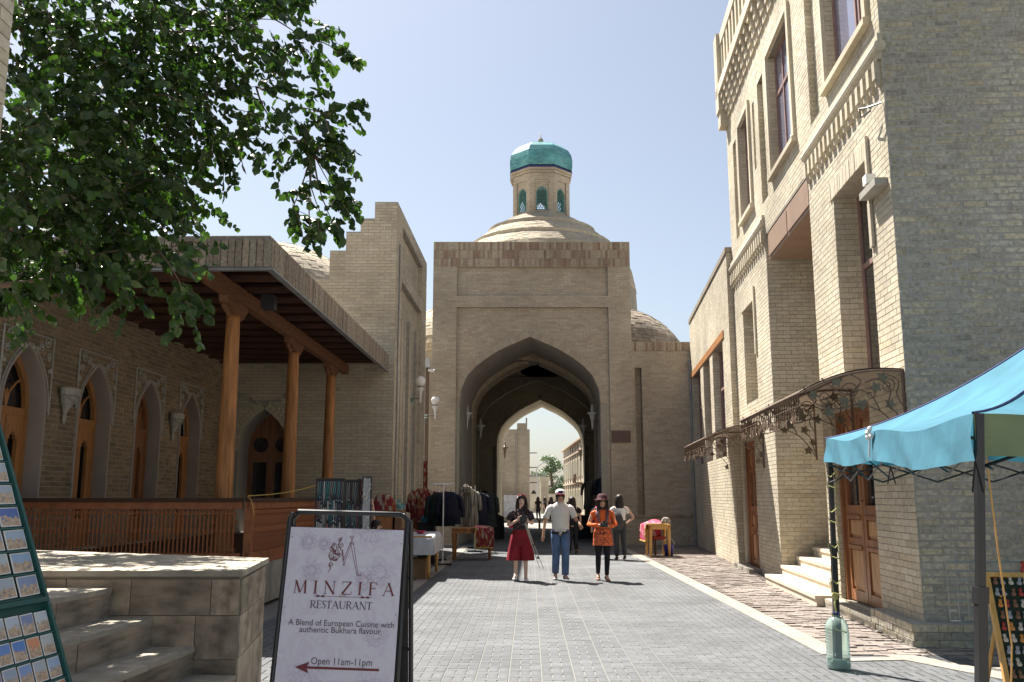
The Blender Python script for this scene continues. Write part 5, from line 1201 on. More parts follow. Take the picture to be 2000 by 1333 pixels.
# ------------------------------------------------------------------ tent on the right
M['tent'] = mat('blue_tent_cloth', (.05,.175,.245), .85, .16, 3, .9, bscale=5)
M['tent_top'] = M['tent']
M['tent_green'] = mat('olive_green_cloth', (.16,.21,.115), .85, .16, 3, .9, bscale=5)
def trans(m, col, f=.35):
    n = m.node_tree; b = n.nodes['Principled BSDF']; o = n.nodes['Material Output']; t = n.nodes.new('ShaderNodeBsdfTranslucent'); t.inputs[0].default_value = (*col, 1)
    mx = n.nodes.new('ShaderNodeMixShader'); mx.inputs[0].default_value = f; n.links.new(b.outputs[0], mx.inputs[1]); n.links.new(t.outputs[0], mx.inputs[2]); n.links.new(mx.outputs[0], o.inputs[0])
trans(M['tent'], (.08,.36,.48), .15)
def tent():
    A1, A2 = V3((2.42, 4.7, 0)), V3((3.14, 9.0, 0)); s_ = (A2-A1).normalized(); q = V3((s_.y, -s_.x, 0)); B1, B2 = A1+q*3.0, A2+q*3.0
    t = thing('market_tent', 'blue pop-up market tent with an olive green front valance and dark legs', 'tent', tuple(A1))
    zt = {0: 2.05, 1: 2.20}; PK = (A1+B2)/2+ZA*3.0
    def topz(f): return 2.05+.15*f-.07*math.sin(2*math.pi*f)**2+.03*math.sin(math.pi*f*2)
    def val(a, b, za, zb, m, name, seed, h=.235):
        r = random.Random(seed); mb = MB(); n = 48; o = (b-a).normalized(); out = V3((o.y, -o.x, 0)); 
        if out.dot(PK-a) > 0: out = -out
        rows = []
        for i in range(n+1):
            f = i/n; P_ = a+(b-a)*f; z1 = za+(zb-za)*f-.05*math.sin(2*math.pi*f)**2; row = []
            hh = h*(1+.06*math.sin(f*5+seed))
            for k in range(7):
                g = k/6; w = .018*math.sin(f*23+seed+g*2)*g+.012*math.sin(f*61+g*5)*g+.02*g
                row.append(P_+ZA*(z1-hh*g)+out*w)
            rows.append(row)
        vs = [p for row in rows for p in row]; mb.add(vs, [(i*7+k, (i+1)*7+k, (i+1)*7+k+1, i*7+k+1) for i in range(n) for k in range(6)]); return mb.build(name, m, t, smooth=True)
    val(A1, A2, 2.05, 2.19, M['tent'], 'side_valance', 1); val(A1, B1, 2.05, 2.07, M['tent_green'], 'front_valance', 4); val(A2, B2, 2.19, 2.2, M['tent'], 'far_valance', 3); val(B1, B2, 2.07, 2.2, M['tent'], 'right_valance', 5)
    for a, b, za, zb, nm in ((A1, A2, 2.05, 2.19, 'roof_panel'), (A1, B1, 2.05, 2.07, 'roof_panel'), (A2, B2, 2.19, 2.2, 'roof_panel'), (B1, B2, 2.07, 2.2, 'roof_panel')):
        mb = MB(); n, k_ = 24, 16; rows = []
        for j in range(k_+1):
            g = j/k_; row = []
            for i in range(n+1):
                f = i/n; e = a+(b-a)*f+ZA*(za+(zb-za)*f-.05*math.sin(2*math.pi*f)**2); p = e*(1-g)+PK*g; p.z = e.z+(PK.z-e.z)*(.28*g+.72*g*g) - .05*math.sin(math.pi*g)*math.sin(math.pi*f); row.append(p)
            rows.append(row)
        mb.add([p for row in rows for p in row], [(j*(n+1)+i, j*(n+1)+i+1, (j+1)*(n+1)+i+1, (j+1)*(n+1)+i) for j in range(k_) for i in range(n)]); mb.build(nm, M['tent'], t, smooth=True)
    for a in (A1+ZA*2.05, A2+ZA*2.19, B1+ZA*2.07, B2+ZA*2.2):
        hp_ = [a*(1-g)+PK*g for g in [i/16 for i in range(17)]]
        for g, q_ in zip([i/16 for i in range(17)], hp_): q_.z = a.z+(PK.z-a.z)*(.28*g+.72*g*g)+.004
        mb = MB(); mb.tube(hp_, .008, 5); mb.build('seam', M['navy'], t)
    for P_, w, nm in ((A1, .024, ''), (A2, .026, ''), (B1, .024, ''), (B2, .024, '')):
        P_ = P_+V3((.03, 0, 0))
        lx = -.16 if w == .024 else -.04; tp_ = P_+ZA*2.05; bt = P_+XA*lx; md_ = bt.lerp(tp_, .56); mb = MB()
        for a_, b_, ww in ((bt, md_, w), (md_, tp_, w*.8), (bt.lerp(tp_, .53), bt.lerp(tp_, .57), w*1.22), (bt, bt+ZA*.012, .05)):
            mb.add([a_+V3((sx*ww, sy*ww, 0)) for sx, sy in ((-1,-1),(1,-1),(1,1),(-1,1))]+[b_+V3((sx*ww, sy*ww, 0)) for sx, sy in ((-1,-1),(1,-1),(1,1),(-1,1))], [(3,2,1,0),(4,5,6,7),(0,1,5,4),(1,2,6,5),(2,3,7,6),(3,0,4,7)])
        pass; mb.build('leg', M['black'], t)
    tr = MB()
    for a, b in ((A1, A2), (A1, B1), (A2, B2), (B1, B2)):
        n = 6
        for i in range(n):
            f0, f1 = i/n, (i+1)/n; ins = ((A1+B2)/2-(a+b)/2).normalized()*.07; p, q_ = a+(b-a)*f0+ins, a+(b-a)*f1+ins
            tr.tube([p+ZA*1.93, q_+ZA*1.76], .009, 4); tr.tube([p+ZA*1.76, q_+ZA*1.93], .009, 4)
    tr.build('truss', M['black'], t)
    kn = MB(); f = .52; c_ = A1+(A2-A1)*f; c_ = c_+ZA*2.12-q*.03
    for k in range(5): kn.ball(c_+V3((random.uniform(-.02, .02), random.uniform(-.03, .03), random.uniform(-.05, .05))), .022, 6)
    kn.tube([c_, c_-ZA*.2+V3((-.01, .02, 0))], .008, 5); kn.build('tie_knot', M['white'], t)
    st = MB(); 
    for c_, L_ in ((A1+V3((-.02, -.02, 1.80)), .16), (A2+V3((.03, -.03, 1.94)), .15), (A1+(A2-A1)*.42+ZA*1.83, .12)):
        for s2 in (-1, 1): st.tube([c_, c_+V3((s2*.015, 0, -L_*.5)), c_+V3((s2*.028, 0, -L_))], .005, 4)
    st.build('tie_strap', M['black_matt'], t)
tent()
# ------------------------------------------------------------------ water bottle tied to the tent leg as ballast
def bottle():
    b0 = onG(1639, 1308); b0.z = .006
    t = thing('water_bottle', 'big clear blue-green plastic water bottle standing at the foot of the tent leg', 'bottle', tuple(b0))
    pr = [(.0, .006), (.09, .0), (.108, .012), (.11, .03)]
    z = .05
    while z < .36: pr += [(.110, z), (.1055, z+.011), (.110, z+.022)]; z += .03
    pr += [(.109, .38), (.100, .41), (.082, .445), (.055, .47), (.034, .482), (.028, .49), (.028, .515)]
    m, n, b = newmat('clear_bottle_plastic'); b.inputs['Base Color'].default_value = (.72,.92,.87,1); b.inputs['Transmission Weight'].default_value = .80; b.inputs['Roughness'].default_value = .2; b.inputs['IOR'].default_value = 1.15
    mb = MB(); mb.lathe(pr, (b0.x, b0.y, b0.z), 24, False); mb.build('bottle_body', m, t, smooth=True)
    w = MB(); w.lathe([(.0, .008), (.085, .006), (.10, .03), (.10, .09), (.0, .092)], (b0.x, b0.y, b0.z), 20); mw, n2, b2 = newmat('greenish_water'); b2.inputs['Base Color'].default_value = (.62,.85,.76,1); b2.inputs['Transmission Weight'].default_value = .8; b2.inputs['Roughness'].default_value = .1; w.build('water', mw, t, smooth=True)
    c_ = MB(); c_.lathe([(.032, .497), (.033, .518), (.0, .519)], (b0.x, b0.y, b0.z), 14); c_.build('cap_ring', M['navy'], t)
    r = random.Random(3); s_ = MB(); y_ = mat('yellow_green_twine', (.42,.40,.14), .8)
    s_.tube([(b0.x+.004*math.sin(k*1.7), b0.y, .5+.034*k) for k in range(6)], .009, 5); k0 = V3((b0.x, b0.y, .67))
    for k in range(6): s_.ball(k0+V3((r.uniform(-.015, .015), 0, r.uniform(-.02, .03))), .016, 6)
    for k in range(5): a = r.uniform(-1, 1); s_.tube([k0, k0+V3((a*.03, -.01, .03)), k0+V3((a*.06, -.02, r.uniform(-.03, .03)))], .004, 4)
    s_.build('twine', y_, t)
    g = MB(); p = V3((3.16, 8.94, 1.93))                     # twine wound down the leg
    for k in range(5):
        z = 1.85-.34*k; g.tube([(3.18, 8.93, z), (3.12+.02*r.random(), 8.92, z-.04), (3.07, 8.92, z-.02+.05*r.random()), (3.10, 8.92, z-.12), (3.19, 8.93, z-.15)], .006, 4)
    g.tube([(3.19+.012*math.sin(k*1.3), 8.93, 1.9-.06*k) for k in range(18)], .004, 4)
    o = g.build('twine', y_, None); props(o, 'frayed yellow-green twine wound round the far tent leg', 'twine')
bottle()
# ------------------------------------------------------------------ souvenir board under the tent
def souvenir():
    bl = V3((2.93, 6.0, .10)); U = V3((.98, -.20, 0)).normalized(); V = V3((.10, .33, .94)).normalized(); V = (V-U*V.dot(U)).normalized(); N = U.cross(V).normalized()
    if N.y > 0: N = -N
    O = onY(1868, 1500, 6.0); TLp = onY(1932, 1128, 6.25); H = 1.15; O = TLp-V*H; Wd = 1.1
    t = thing('display_board', 'leaning wood-framed black board covered with small souvenirs, under the tent', 'board', tuple(O))
    mb = MB(); mb.ob(O, U, V, N, (0, 0, -.02), (Wd, H, 0)); mb.build('cloth_panel', mat('dark_green_velvet', (.02,.035,.025), .95), t)
    fr = MB()
    for a, b in (((-.03, 0, -.025), (0, H, .02)), ((Wd, 0, -.025), (Wd+.03, H, .02)), ((-.03, H, -.024), (Wd+.03, H+.03, .021)), ((-.03, -.03, -.024), (Wd+.03, 0, .021))): fr.ob(O, U, V, N, a, b)
    fr.build('frame', M['wood_pine'], t)
    lg = MB(); q = O+U*.05+V*H*.9; lg.tube([q, V3((q.x, q.y+.45, 0))], .015, 5); lg.tube([O, V3((O.x, O.y, 0))], .015, 5); lg.tube([O+U*Wd, V3((O.x+U.x*Wd, O.y+U.y*Wd, 0))], .015, 5); lg.build('leg', M['wood_pine'], t)
    cols = [mat('souvenir_'+nm, c_, .4, .3, 60) for nm, c_ in (('cream', (.50,.44,.38)), ('red', (.35,.04,.03)), ('orange', (.55,.22,.05)), ('brown', (.2,.1,.06)), ('grey', (.3,.3,.34)))]
    protos = []
    for m_ in cols:
        g = MB(); g.loft([(0, 0, 0, .012, .008), (0, 0, .012, .017, .01), (0, 0, .026, .012, .009), (0, 0, .03, .007, .006)], 8); g.ball((0, 0, .038), .011, 8); g.loft([(0, 0, .044, .014, .012), (0, 0, .05, .010, .009), (0, 0, .054, .003, .003)], 8); o = g.build('figurine', m_, None, world=False); o.parent = None; protos.append(o)
    r = random.Random(5); lab = 'tiny painted clay figurine pinned in rows on the leaning souvenir board'; used = [False]*5
    y = .05; ro = 0; R3 = Matrix((U, -N, V)).transposed().to_4x4()
    while y < H-.05:
        x = .03; co = 0
        while x < .62:
            k = r.choice((0, 0, 0, 1, 2, 3, 4, 4)); o = protos[k] if not used[k] else protos[k].copy()
            if used[k]: C.objects.link(o)
            used[k] = True; P_ = O+U*(x+r.uniform(-.004, .004))+V*y+N*.011; o.matrix_basis = Matrix.Translation(P_) @ R3 @ Matrix.Rotation(r.uniform(-.2, .2), 4, 'Y'); props(o, '%s clay figurine in the %s row from the board bottom, %s from the left' % (('cream', 'red', 'orange', 'brown', 'grey')[k], ORD[ro], ORD[co]), 'figurine', 'figurines on the souvenir board'); x += .047; co += 1
        y += .075; ro += 1
    for k in range(5):                                        # red figures standing on the top edge
        o = protos[1].copy(); C.objects.link(o); o.matrix_basis = Matrix.Translation(O+U*(.22+.09*k)+V*(H+.03)+ZA*.002) @ Matrix.Scale(1.5, 4); props(o, '%s red figurine from the left standing on the souvenir board top edge' % ORD[k], 'figurine', 'red figures along the board top')
    g = MB(); gp = TLp+V3((-.05, .5, -.35))
    for k in range(12): g.tube([gp+XA*(.07*k), gp+XA*(.07*k)+ZA*.42], .003, 4)
    for k in range(7): g.tube([gp+ZA*(.07*k), gp+XA*.77+ZA*(.07*k)], .003, 4)
    props(g.build('wire_grid', M['metal'], None), 'thin wire mesh panel standing behind the souvenir board', 'grid')
    c_ = MB(); c_.tube([(2.60, 4.95, 1.85), (2.62, 4.95, 1.3), (2.78, 5.2, .8), (2.95, 5.6, .35)], .005, 5); props(c_.build('cord', M['wood_pine'], None), 'orange-brown cord hanging from the tent frame past the souvenir board', 'cord')
souvenir()
# ------------------------------------------------------------------ street lamps, wall fittings
def globe_lamp(p, lab, side=1):
    t = thing('wall_lamp', lab, 'lamp', tuple(p), 0, 'white globe lamps beside the gateway')
    x, y, z = p
    mb = MB(); mb.lathe([(.02, -.42), (.03, -.38), (.035, -.2), (.06, -.08), (.12, -.01), (.125, .0), (.07, .01), (.07, .04)], (x, y, z), 12); mb.build('lamp_base', M['white'], t, smooth=True)
    mb = MB(); mb.lathe([(.06, .03), (.065, .08)], (x, y, z), 10); mb.build('collar', M['iron'], t)
    mb = MB(); mb.ball((x, y, z+.21), .15, 16); mb.build('globe', M['globe'], t, smooth=True)
    mb = MB(); mb.tube([(x-side*.25, y+.02, z-.3), (x, y, z-.3)], .015, 6); mb.build('arm', M['iron'], t)
globe_lamp((-2.66, 25.9, 4.72), 'white globe wall lamp on the stepped wall, the nearer and higher one')
globe_lamp((-2.60, 30.3, 4.62), 'white globe wall lamp at the left edge of the gateway, the farther and lower one')
def torch(px, py, y, lab, s=1):
    p = onY(px, py, y); t = thing('torch_lamp', lab, 'lamp', tuple(p), 0, 'torch-shaped lamps inside the gateway passage')
    mb = MB(); mb.lathe([(.02*s, -.62*s), (.04*s, -.5*s), (.06*s, -.25*s), (.13*s, -.05*s), (.20*s, 0), (.20*s, .03*s), (.07*s, .05*s), (.05*s, .3*s), (.02*s, .34*s)], p, 10); mb.build('lamp_body', M['white'] if y < 40 else M['iron'], t, smooth=True)
    mb = MB(); sd_ = 1 if px > 1040 else -1; mb.tube([p+V3((0, 0, -.3*s)), p+V3((sd_*.35*s, 0, -.3*s))], .015, 5); scroll(mb, p+V3((sd_*.22*s, 0, -.36*s)), XA, ZA, .08*s, 1.2, 0, .01); mb.build('bracket', M['iron'], t)
torch(912, 808, 33.6, 'white torch lamp on the left jamb just inside the gateway')
torch(1157, 808, 33.6, 'white torch lamp on the right jamb just inside the gateway')
torch(939, 832, 38.2, 'dim torch lamp deeper in the passage on the left side', .9)
torch(1139, 832, 38.2, 'dim torch lamp deeper in the passage on the right side', .9)
torch(986, 875, 51.5, 'dark iron torch lamp on the left jamb of the far arch', 1.0)
torch(1134, 880, 51.5, 'dark iron torch lamp on the right jamb of the far arch', 1.0)
def cctv():
    p = onY(834, 712, 30.6); t = thing('floodlight', 'grey floodlight and small camera on a pole at the gateway left corner', 'lamp', tuple(p))
    mb = MB(); mb.ob(p, XA, ZA, YA, (-.13, -.12, -.1), (.12, .12, .1)); mb.ob(p, XA, ZA, YA, (-.05, .12, -.05), (.08, .22, .05)); mb.build('lamp_head', M['metal'], t)
    mb = MB(); mb.tube([p+V3((.05, 0, -.2)), p+V3((.27, -.05, -.24))], .05, 8); mb.build('camera', M['white'], t)
    mb = MB(); mb.box(p.x-.05, p.y+.1, .0, p.x+.07, p.y+.2, p.z+.1); mb.build('pole', M['iron'], t)
cctv()
p = onY(1213, 853, 30.98); mb = MB(); mb.ob(p, XA, ZA, V3((0, -1, 0)), (-.33, -.2, 0), (.33, .2, .035)); props(mb.build('plaque', mat('brown_plaque', (.13,.085,.07), .6), None), 'dark brown plaque fixed on the right pier of the gateway', 'plaque')
for (px, py, lab) in ((796, 782, 'green-blue wire tangle hanging under the nearer globe lamp'), (826, 812, 'green-blue wire tangle hanging under the farther globe lamp')):
    q = onY(px, py, 26 if px < 800 else 29); mb = MB(); r = random.Random(px)
    for k in range(9): mb.tube([q, q+V3((r.uniform(-.18, .18), 0, r.uniform(-.1, .14))), q+V3((r.uniform(-.2, .2), 0, r.uniform(-.3, .1)))], .012, 4)
    props(mb.build('wire', M['lattice'], None), lab, 'wire')
# ------------------------------------------------------------------ mulberry tree
def tree_foliage_mat(name, c1, c2):
    m, n, b = newmat(name); L = n.links; geo = n.nodes.new('ShaderNodeNewGeometry'); oi = n.nodes.new('ShaderNodeObjectInfo')
    ad = n.nodes.new('ShaderNodeMath'); ad.operation = 'ADD'; fr = n.nodes.new('ShaderNodeMath'); fr.operation = 'FRACT'; L.new(geo.outputs['Random Per Island'], ad.inputs[0]); L.new(oi.outputs['Random'], ad.inputs[1]); L.new(ad.outputs[0], fr.inputs[0])
    cr = n.nodes.new('ShaderNodeValToRGB'); cr.color_ramp.elements[0].color = (*c1, 1); cr.color_ramp.elements[1].color = (*c2, 1); L.new(fr.outputs[0], cr.inputs[0]); L.new(cr.outputs[0], b.inputs['Base Color'])
    b.inputs['Roughness'].default_value = .42; b.inputs['Specular IOR Level'].default_value = .5
    t = n.nodes.new('ShaderNodeBsdfTranslucent'); sc = n.nodes.new('ShaderNodeVectorMath'); sc.operation = 'MULTIPLY'; sc.inputs[1].default_value = (1.8, 2.2, .7); L.new(cr.outputs[0], sc.inputs[0]); L.new(sc.outputs[0], t.inputs[0])
    mx = n.nodes.new('ShaderNodeMixShader'); mx.inputs[0].default_value = .32; L.new(b.outputs[0], mx.inputs[1]); L.new(t.outputs[0], mx.inputs[2]); L.new(mx.outputs[0], n.nodes['Material Output'].inputs[0]); return m
M['leaf'] = tree_foliage_mat('mulberry_leaf', (.014,.034,.009), (.045,.085,.018)); M['bark'] = mat('grey_brown_bark', (.14,.10,.07), .9, .3, 6, .6)
def tree():
    base = V3((-5.6, 8.6, 0)); t = thing('mulberry_tree', 'leafy mulberry tree reaching over the porch and steps from the left', 'tree', tuple(base))
    mb = MB(); mb.tube([base, base+V3((.1, 0, 1.2)), base+V3((.25, -.1, 2.6)), base+V3((.5, -.2, 3.6))], [.24, .19, .17, .14], 12); mb.build('trunk', M['bark'], t, smooth=True)
    blobs = [(180,400,9.7,110),(300,340,9.9,90),(90,300,9.7,110),(230,290,9.9,110),(50,430,9.6,80),(40,60,7.5,120),(180,70,7.8,140),(320,60,8,130),(440,50,8,110),(540,40,8,80),(600,80,8,48),(240,210,7.6,150),(90,230,7.2,130),(390,190,8,110),(500,170,8,75),(575,210,7.7,45),(640,225,7.6,32),(560,270,7.8,58),(615,300,7.8,48),(450,270,8,55),(645,70,8,30),(675,205,7.6,15),(660,265,7.7,16),(672,385,7.8,14),(652,440,7.8,13),(665,112,8,17),(605,455,7.8,14),
             (100,390,7.1,140),(240,380,7.5,115),(340,340,8,70),(385,385,8,38),(590,375,7.8,46),(630,425,7.8,26),(565,425,7.8,24),(640,300,7.8,30),(655,380,7.8,22),(180,500,7.3,90),(310,490,7.5,55),(350,550,7,46),(370,600,7,24),(260,560,7.3,50),(60,480,7.2,90),(25,555,6.9,62),
             (-120,100,7.5,170),(-100,330,7.3,150),(0,-120,8,170),(250,-120,8,170),(480,-90,8,120),(-250,200,7.5,160)]
    V = []; r = random.Random(11); tw = MB(); lv = []
    hub = base+V3((.5, -.2, 3.6))
    nodes = [hub, hub+V3((.5, -.3, 1.0)), hub+V3((.9, 0, .1))]; tw.tube([hub, nodes[1]], [.10, .05], 8); tw.tube([hub, nodes[2]], [.035, .02], 8)
    for px, py, d, rad in blobs:
        c = onY(px, py, d); R_ = rad/1776*d*1.0
        pb = min([q for q in nodes], key=lambda q: (q-c).length+.35*(q-hub).length*0+(0 if (q-hub).length < (c-hub).length else 9)); nodes.append(c)
        if px > 540 and py > 340: pb = onY(612, 300, 7.8)
        dv_ = (c-pb); sd2 = V3((r.uniform(-1, 1), r.uniform(-1, 1), r.uniform(-.3, 1)))*dv_.length*.13; R1 = min(.03, .005+.008*dv_.length)
        pts_ = [pb+dv_*q+sd2*math.sin(math.pi*q) for q in (0, .2, .4, .6, .8, 1)]; nodes[-1] = pts_[-1]; tw.tube(pts_, [R1*(1-.65*q) for q in (0, .2, .4, .6, .8, 1)], 6, False)
        area = R_*R_; n = int((800 if px < 330 else 560)*area/.30) if rad > 60 else int(640*area/.30)
        n = min(n, 2300) if px > -50 and py > -50 else min(n, 700)
        depth = 1.0 if rad > 60 else .8
        ntw = max(4, n//9)
        for k in range(ntw):                                   # a twig with alternate leaves drooping along it
            w = V3((r.gauss(0, 1), r.gauss(0, 1), r.gauss(0, 1))).normalized()*(r.random()**.45)*R_; w.y *= 1.35
            p0 = c+w*.85; dr = (V3((.5, -.1, -.15))+w.normalized()*.7+V3((r.uniform(-.5, .5), r.uniform(-.6, .6), r.uniform(-.5, .2)))).normalized(); Lw = r.uniform(.25, .42)*min(1, R_/.3+.35)
            if k % 3 == 0: tw.tube([p0, p0+dr*Lw*.5+V3((0, 0, .02)), p0+dr*Lw-V3((0, 0, .04))], .004, 3, False)
            m_ = 9
            for i in range(m_):
                q = p0+dr*Lw*(i+.5)/m_+V3((0, 0, -.05*(i/m_)**2)); sd_ = 1 if i % 2 else -1
                side = dr.cross(ZA).normalized()*sd_
                ld = (side*.7+dr*.5+V3((r.uniform(-.4, .4), r.uniform(-.4, .4), r.uniform(-1.3, -.1)))).normalized()
                lv.append((q, ld, r.uniform(.042, .105)))
    LP = [(0, 0), (.30, .05), (.47, .32), (.40, .65), (.2, .88), (0, 1.08), (-.2, .88), (-.40, .65), (-.47, .32), (-.30, .05)]
    def frame(q, ld):
        nrm = V3((r.uniform(-1, 1), r.uniform(-1, 1), r.uniform(-.2, 1.3))); sx = ld.cross(nrm).normalized(); return sx, sx.cross(ld).normalized()
    cen = []; vs = []; fs = []
    lv.sort(key=lambda e: -(1000 if (abs(e[0].x/e[0].y) < .56 and e[0].z < 6.3) else 0)+e[0].length*10)
    um = bpy.data.meshes.new('leaf'); pv = [(x, y, -.25*abs(x)+.08*math.sin(y*3)) for x, y in LP]; um.from_pydata(pv+[(0, .5, .05)], [], [(i, (i+1) % 10, 10) for i in range(10)]); um.materials.append(M['leaf'])
    for q, ld, s_ in lv[:300]:
        sx, nz = frame(q, ld); o = bpy.data.objects.new('leaf', um); C.objects.link(o); o.parent = t; P_ = q-base
        o.matrix_basis = Matrix(((sx.x*s_, ld.x*s_, nz.x*s_, P_.x), (sx.y*s_, ld.y*s_, nz.y*s_, P_.y), (sx.z*s_, ld.z*s_, nz.z*s_, P_.z), (0, 0, 0, 1)))
    for q, ld, s_ in lv[300:]:
        sx, nz = frame(q, ld); b0 = len(vs); bend = r.uniform(-.5, .1)
        for x, y, z in ((0, 0, 0), (.46, .2, -.1), (.42, .62, -.12), (0, 1.05, bend*.3), (-.42, .62, -.12), (-.46, .2, -.1), (0, .5, .05)): vs.append(tuple(q+sx*x*s_+ld*y*s_+nz*z*s_))
        fs += [(b0+i, b0+(i+1) % 6, b0+6) for i in range(6)]
    me = bpy.data.meshes.new('crown'); me.from_pydata(vs, [], fs); me.materials.append(M['leaf']); o = bpy.data.objects.new('crown', me); C.objects.link(o); o.parent = t; o.location = -base; o['kind'] = 'stuff'
    tw.build('limbs', M['bark'], t, kind='stuff')
    return len(lv)
tree()
def small_tree():
    base = V3((-7.3, 10.2, 0)); t = thing('small_leaved_tree', 'small-leaved green bush crown hanging low at the far left under the big leaves', 'tree', tuple(base)); r = random.Random(21)
    mb = MB(); mb.tube([base, base+V3((.1, 0, 1.5)), base+V3((.6, 0, 3.2)), base+V3((1.2, 0, 3.9))], [.08, .07, .05, .02], 8); mb.build('trunk', M['bark'], t)
    vs = []; fs = []
    for px, py, rad in ((20, 560, 55), (60, 540, 38), (-50, 550, 80), (10, 590, 30), (75, 570, 22)):
        c = onY(px, py, 10.2); R_ = rad/1776*10.2
        for k in range(int(rad*38)):
            w = V3((r.gauss(0, 1), r.gauss(0, 1), r.gauss(0, 1))).normalized()*(r.random()**.5)*R_; q = c+w; a = V3((r.gauss(0, 1), r.gauss(0, 1), r.gauss(0, 1))).normalized(); b = a.orthogonal().normalized(); s_ = r.uniform(.03, .055); n0 = len(vs)
            vs += [tuple(q), tuple(q+a*s_*.5+b*s_*.35), tuple(q+a*s_), tuple(q+a*s_*.5-b*s_*.35)]; fs.append((n0, n0+1, n0+2, n0+3))
    me = bpy.data.meshes.new('crown'); me.from_pydata(vs, [], fs); me.materials.append(M['leaf']); o = bpy.data.objects.new('crown', me); C.objects.link(o); o.parent = t; o.location = -base; o['kind'] = 'stuff'
small_tree()

# ------------------------------------------------------------------ people
def skinbody(name, chains, m, parent, sub=1):
    """chains: lists of (x,y,z,r) that share points by position; grown into one continuous surface"""
    idx = {}; vs = []; rs = []; ed = []
    for ch in chains:
        prev = None
        for x, y, z, r in ch:
            k = (round(x, 3), round(y, 3), round(z, 3))
            if k not in idx: idx[k] = len(vs); vs.append((x, y, z)); rs.append(r)
            i = idx[k]
            if prev is not None and prev != i: ed.append((prev, i))
            prev = i
    me = bpy.data.meshes.new(name); me.from_pydata(vs, ed, []); o = bpy.data.objects.new(name, me); C.objects.link(o); me.materials.append(m)
    md = o.modifiers.new('skin', 'SKIN'); md.use_smooth_shade = True
    sv = me.skin_vertices[0].data if me.skin_vertices else None
    for i, r in enumerate(rs):
        rr = r if isinstance(r, tuple) else (r, r); sv[i].radius = rr
    sv[0].use_root = True
    s_ = o.modifiers.new('sub', 'SUBSURF'); s_.levels = sub; s_.render_levels = sub
    if parent: o.parent = parent
    return o
def hand(w, d, side, r0=.022, curl=.5):
    """palm + five separate fingers from wrist point w, pointing along d"""
    w, d = V3(w), V3(d).normalized(); s_ = d.cross(V3((0, 1, 0))); s_ = s_.normalized() if s_.length > .1 else V3((1, 0, 0)); n = s_.cross(d)
    palm = w+d*.05; ch = [[(*w, r0), (*palm, .026)]]
    for k, L in ((-1.5, .062), (-.5, .072), (.5, .076), (1.5, .068)):
        b = palm+s_*k*.014+d*.03; m_ = b+d*L*.5+n*L*.1*curl; e = m_+d*L*.4+n*L*.45*curl; ch.append([(*palm, .026), (*b, .0095), (*m_, .009), (*e, .007)])
    b = palm-s_*side*.03; ch.append([(*palm, .026), (*b, .011), (*(b+d*.035-s_*side*.012), .009)]); return ch
SK = {'tan': mat('tan_skin', (.55,.34,.24), .55, .05, 12), 'fair': mat('light_skin', (.66,.45,.35), .55, .05, 12), 'brown': mat('brown_skin', (.46,.27,.18), .55, .05, 12)}
M['hair'] = mat('dark_hair', (.02,.013,.012), .5, .3, 40)
def head_parts(t, h, skin, hat=None, hair='long', turn=0, glasses=False):
    """h = head centre; face towards -Y"""
    x, y, z = h
    f = MB(); 
    for s_ in (-1, 1): f.ball((x+s_*.032, y-.094, z+.012), .010, 6, (1.3, .5, .8))
    f.build('eyes', M['hair'], t, world=False)
    f = MB(); f.ball((x, y-.092, z-.052), .016, 6, (1.5, .4, .5)); f.build('mouth', mat('lips', (.35,.10,.08), .5) if 'lips' not in bpy.data.materials else bpy.data.materials['lips'], t, world=False)
    if glasses:
        f = MB()
        for s_ in (-1, 1): f.ball((x+s_*.036, y-.100, z+.014), .020, 8, (1, .35, .75)); f.tube([(x+s_*.06, y-.09, z+.02), (x+s_*.083, y, z+.02)], .004, 4)
        f.build('sunglasses', M['black'], t, world=False)
    hb = MB()
    if hair == 'long':
        hb.loft([(x, y+.035, z-.34, .085, .045), (x, y+.055, z-.22, .118, .06), (x, y+.052, z-.1, .112, .075), (x, y+.036, z-.0, .103, .09), (x, y+.02, z+.06, .098, .098), (x, y+.008, z+.105, .075, .085), (x, y+.008, z+.13, .03, .04)], 16, fold=.05)
        for s_ in (-1, 1): hb.tube([(x+s_*.06, y-.03, z+.09), (x+s_*.092, y-.05, z+.02), (x+s_*.10, y-.06, z-.10), (x+s_*.105, y-.07, z-.26)], [.022, .018, .024, .01], 8)
    else:
        hb.loft([(x, y+.03, z-.06, .082, .075), (x, y+.022, z-.0, .094, .090), (x, y+.014, z+.06, .094, .096), (x, y+.008, z+.10, .07, .08), (x, y+.008, z+.125, .03, .04)], 16)
    hb.build('hair', M['hair'], t, world=False, smooth=True)
def mk_torso(t, name, m, rings, sleeves=(), fold=.03, smooth=True):
    g = MB(); g.loft(rings, 18, fold=fold)
    for pts, rr in sleeves: g.tube(pts, rr, 12)
    return g.build(name, m, t, world=False, smooth=smooth)
def person(lab, x, y, rz, P, skin, group=None):
    t = thing('person', lab, 'person', (x, y, 0.012), rz, group); return t
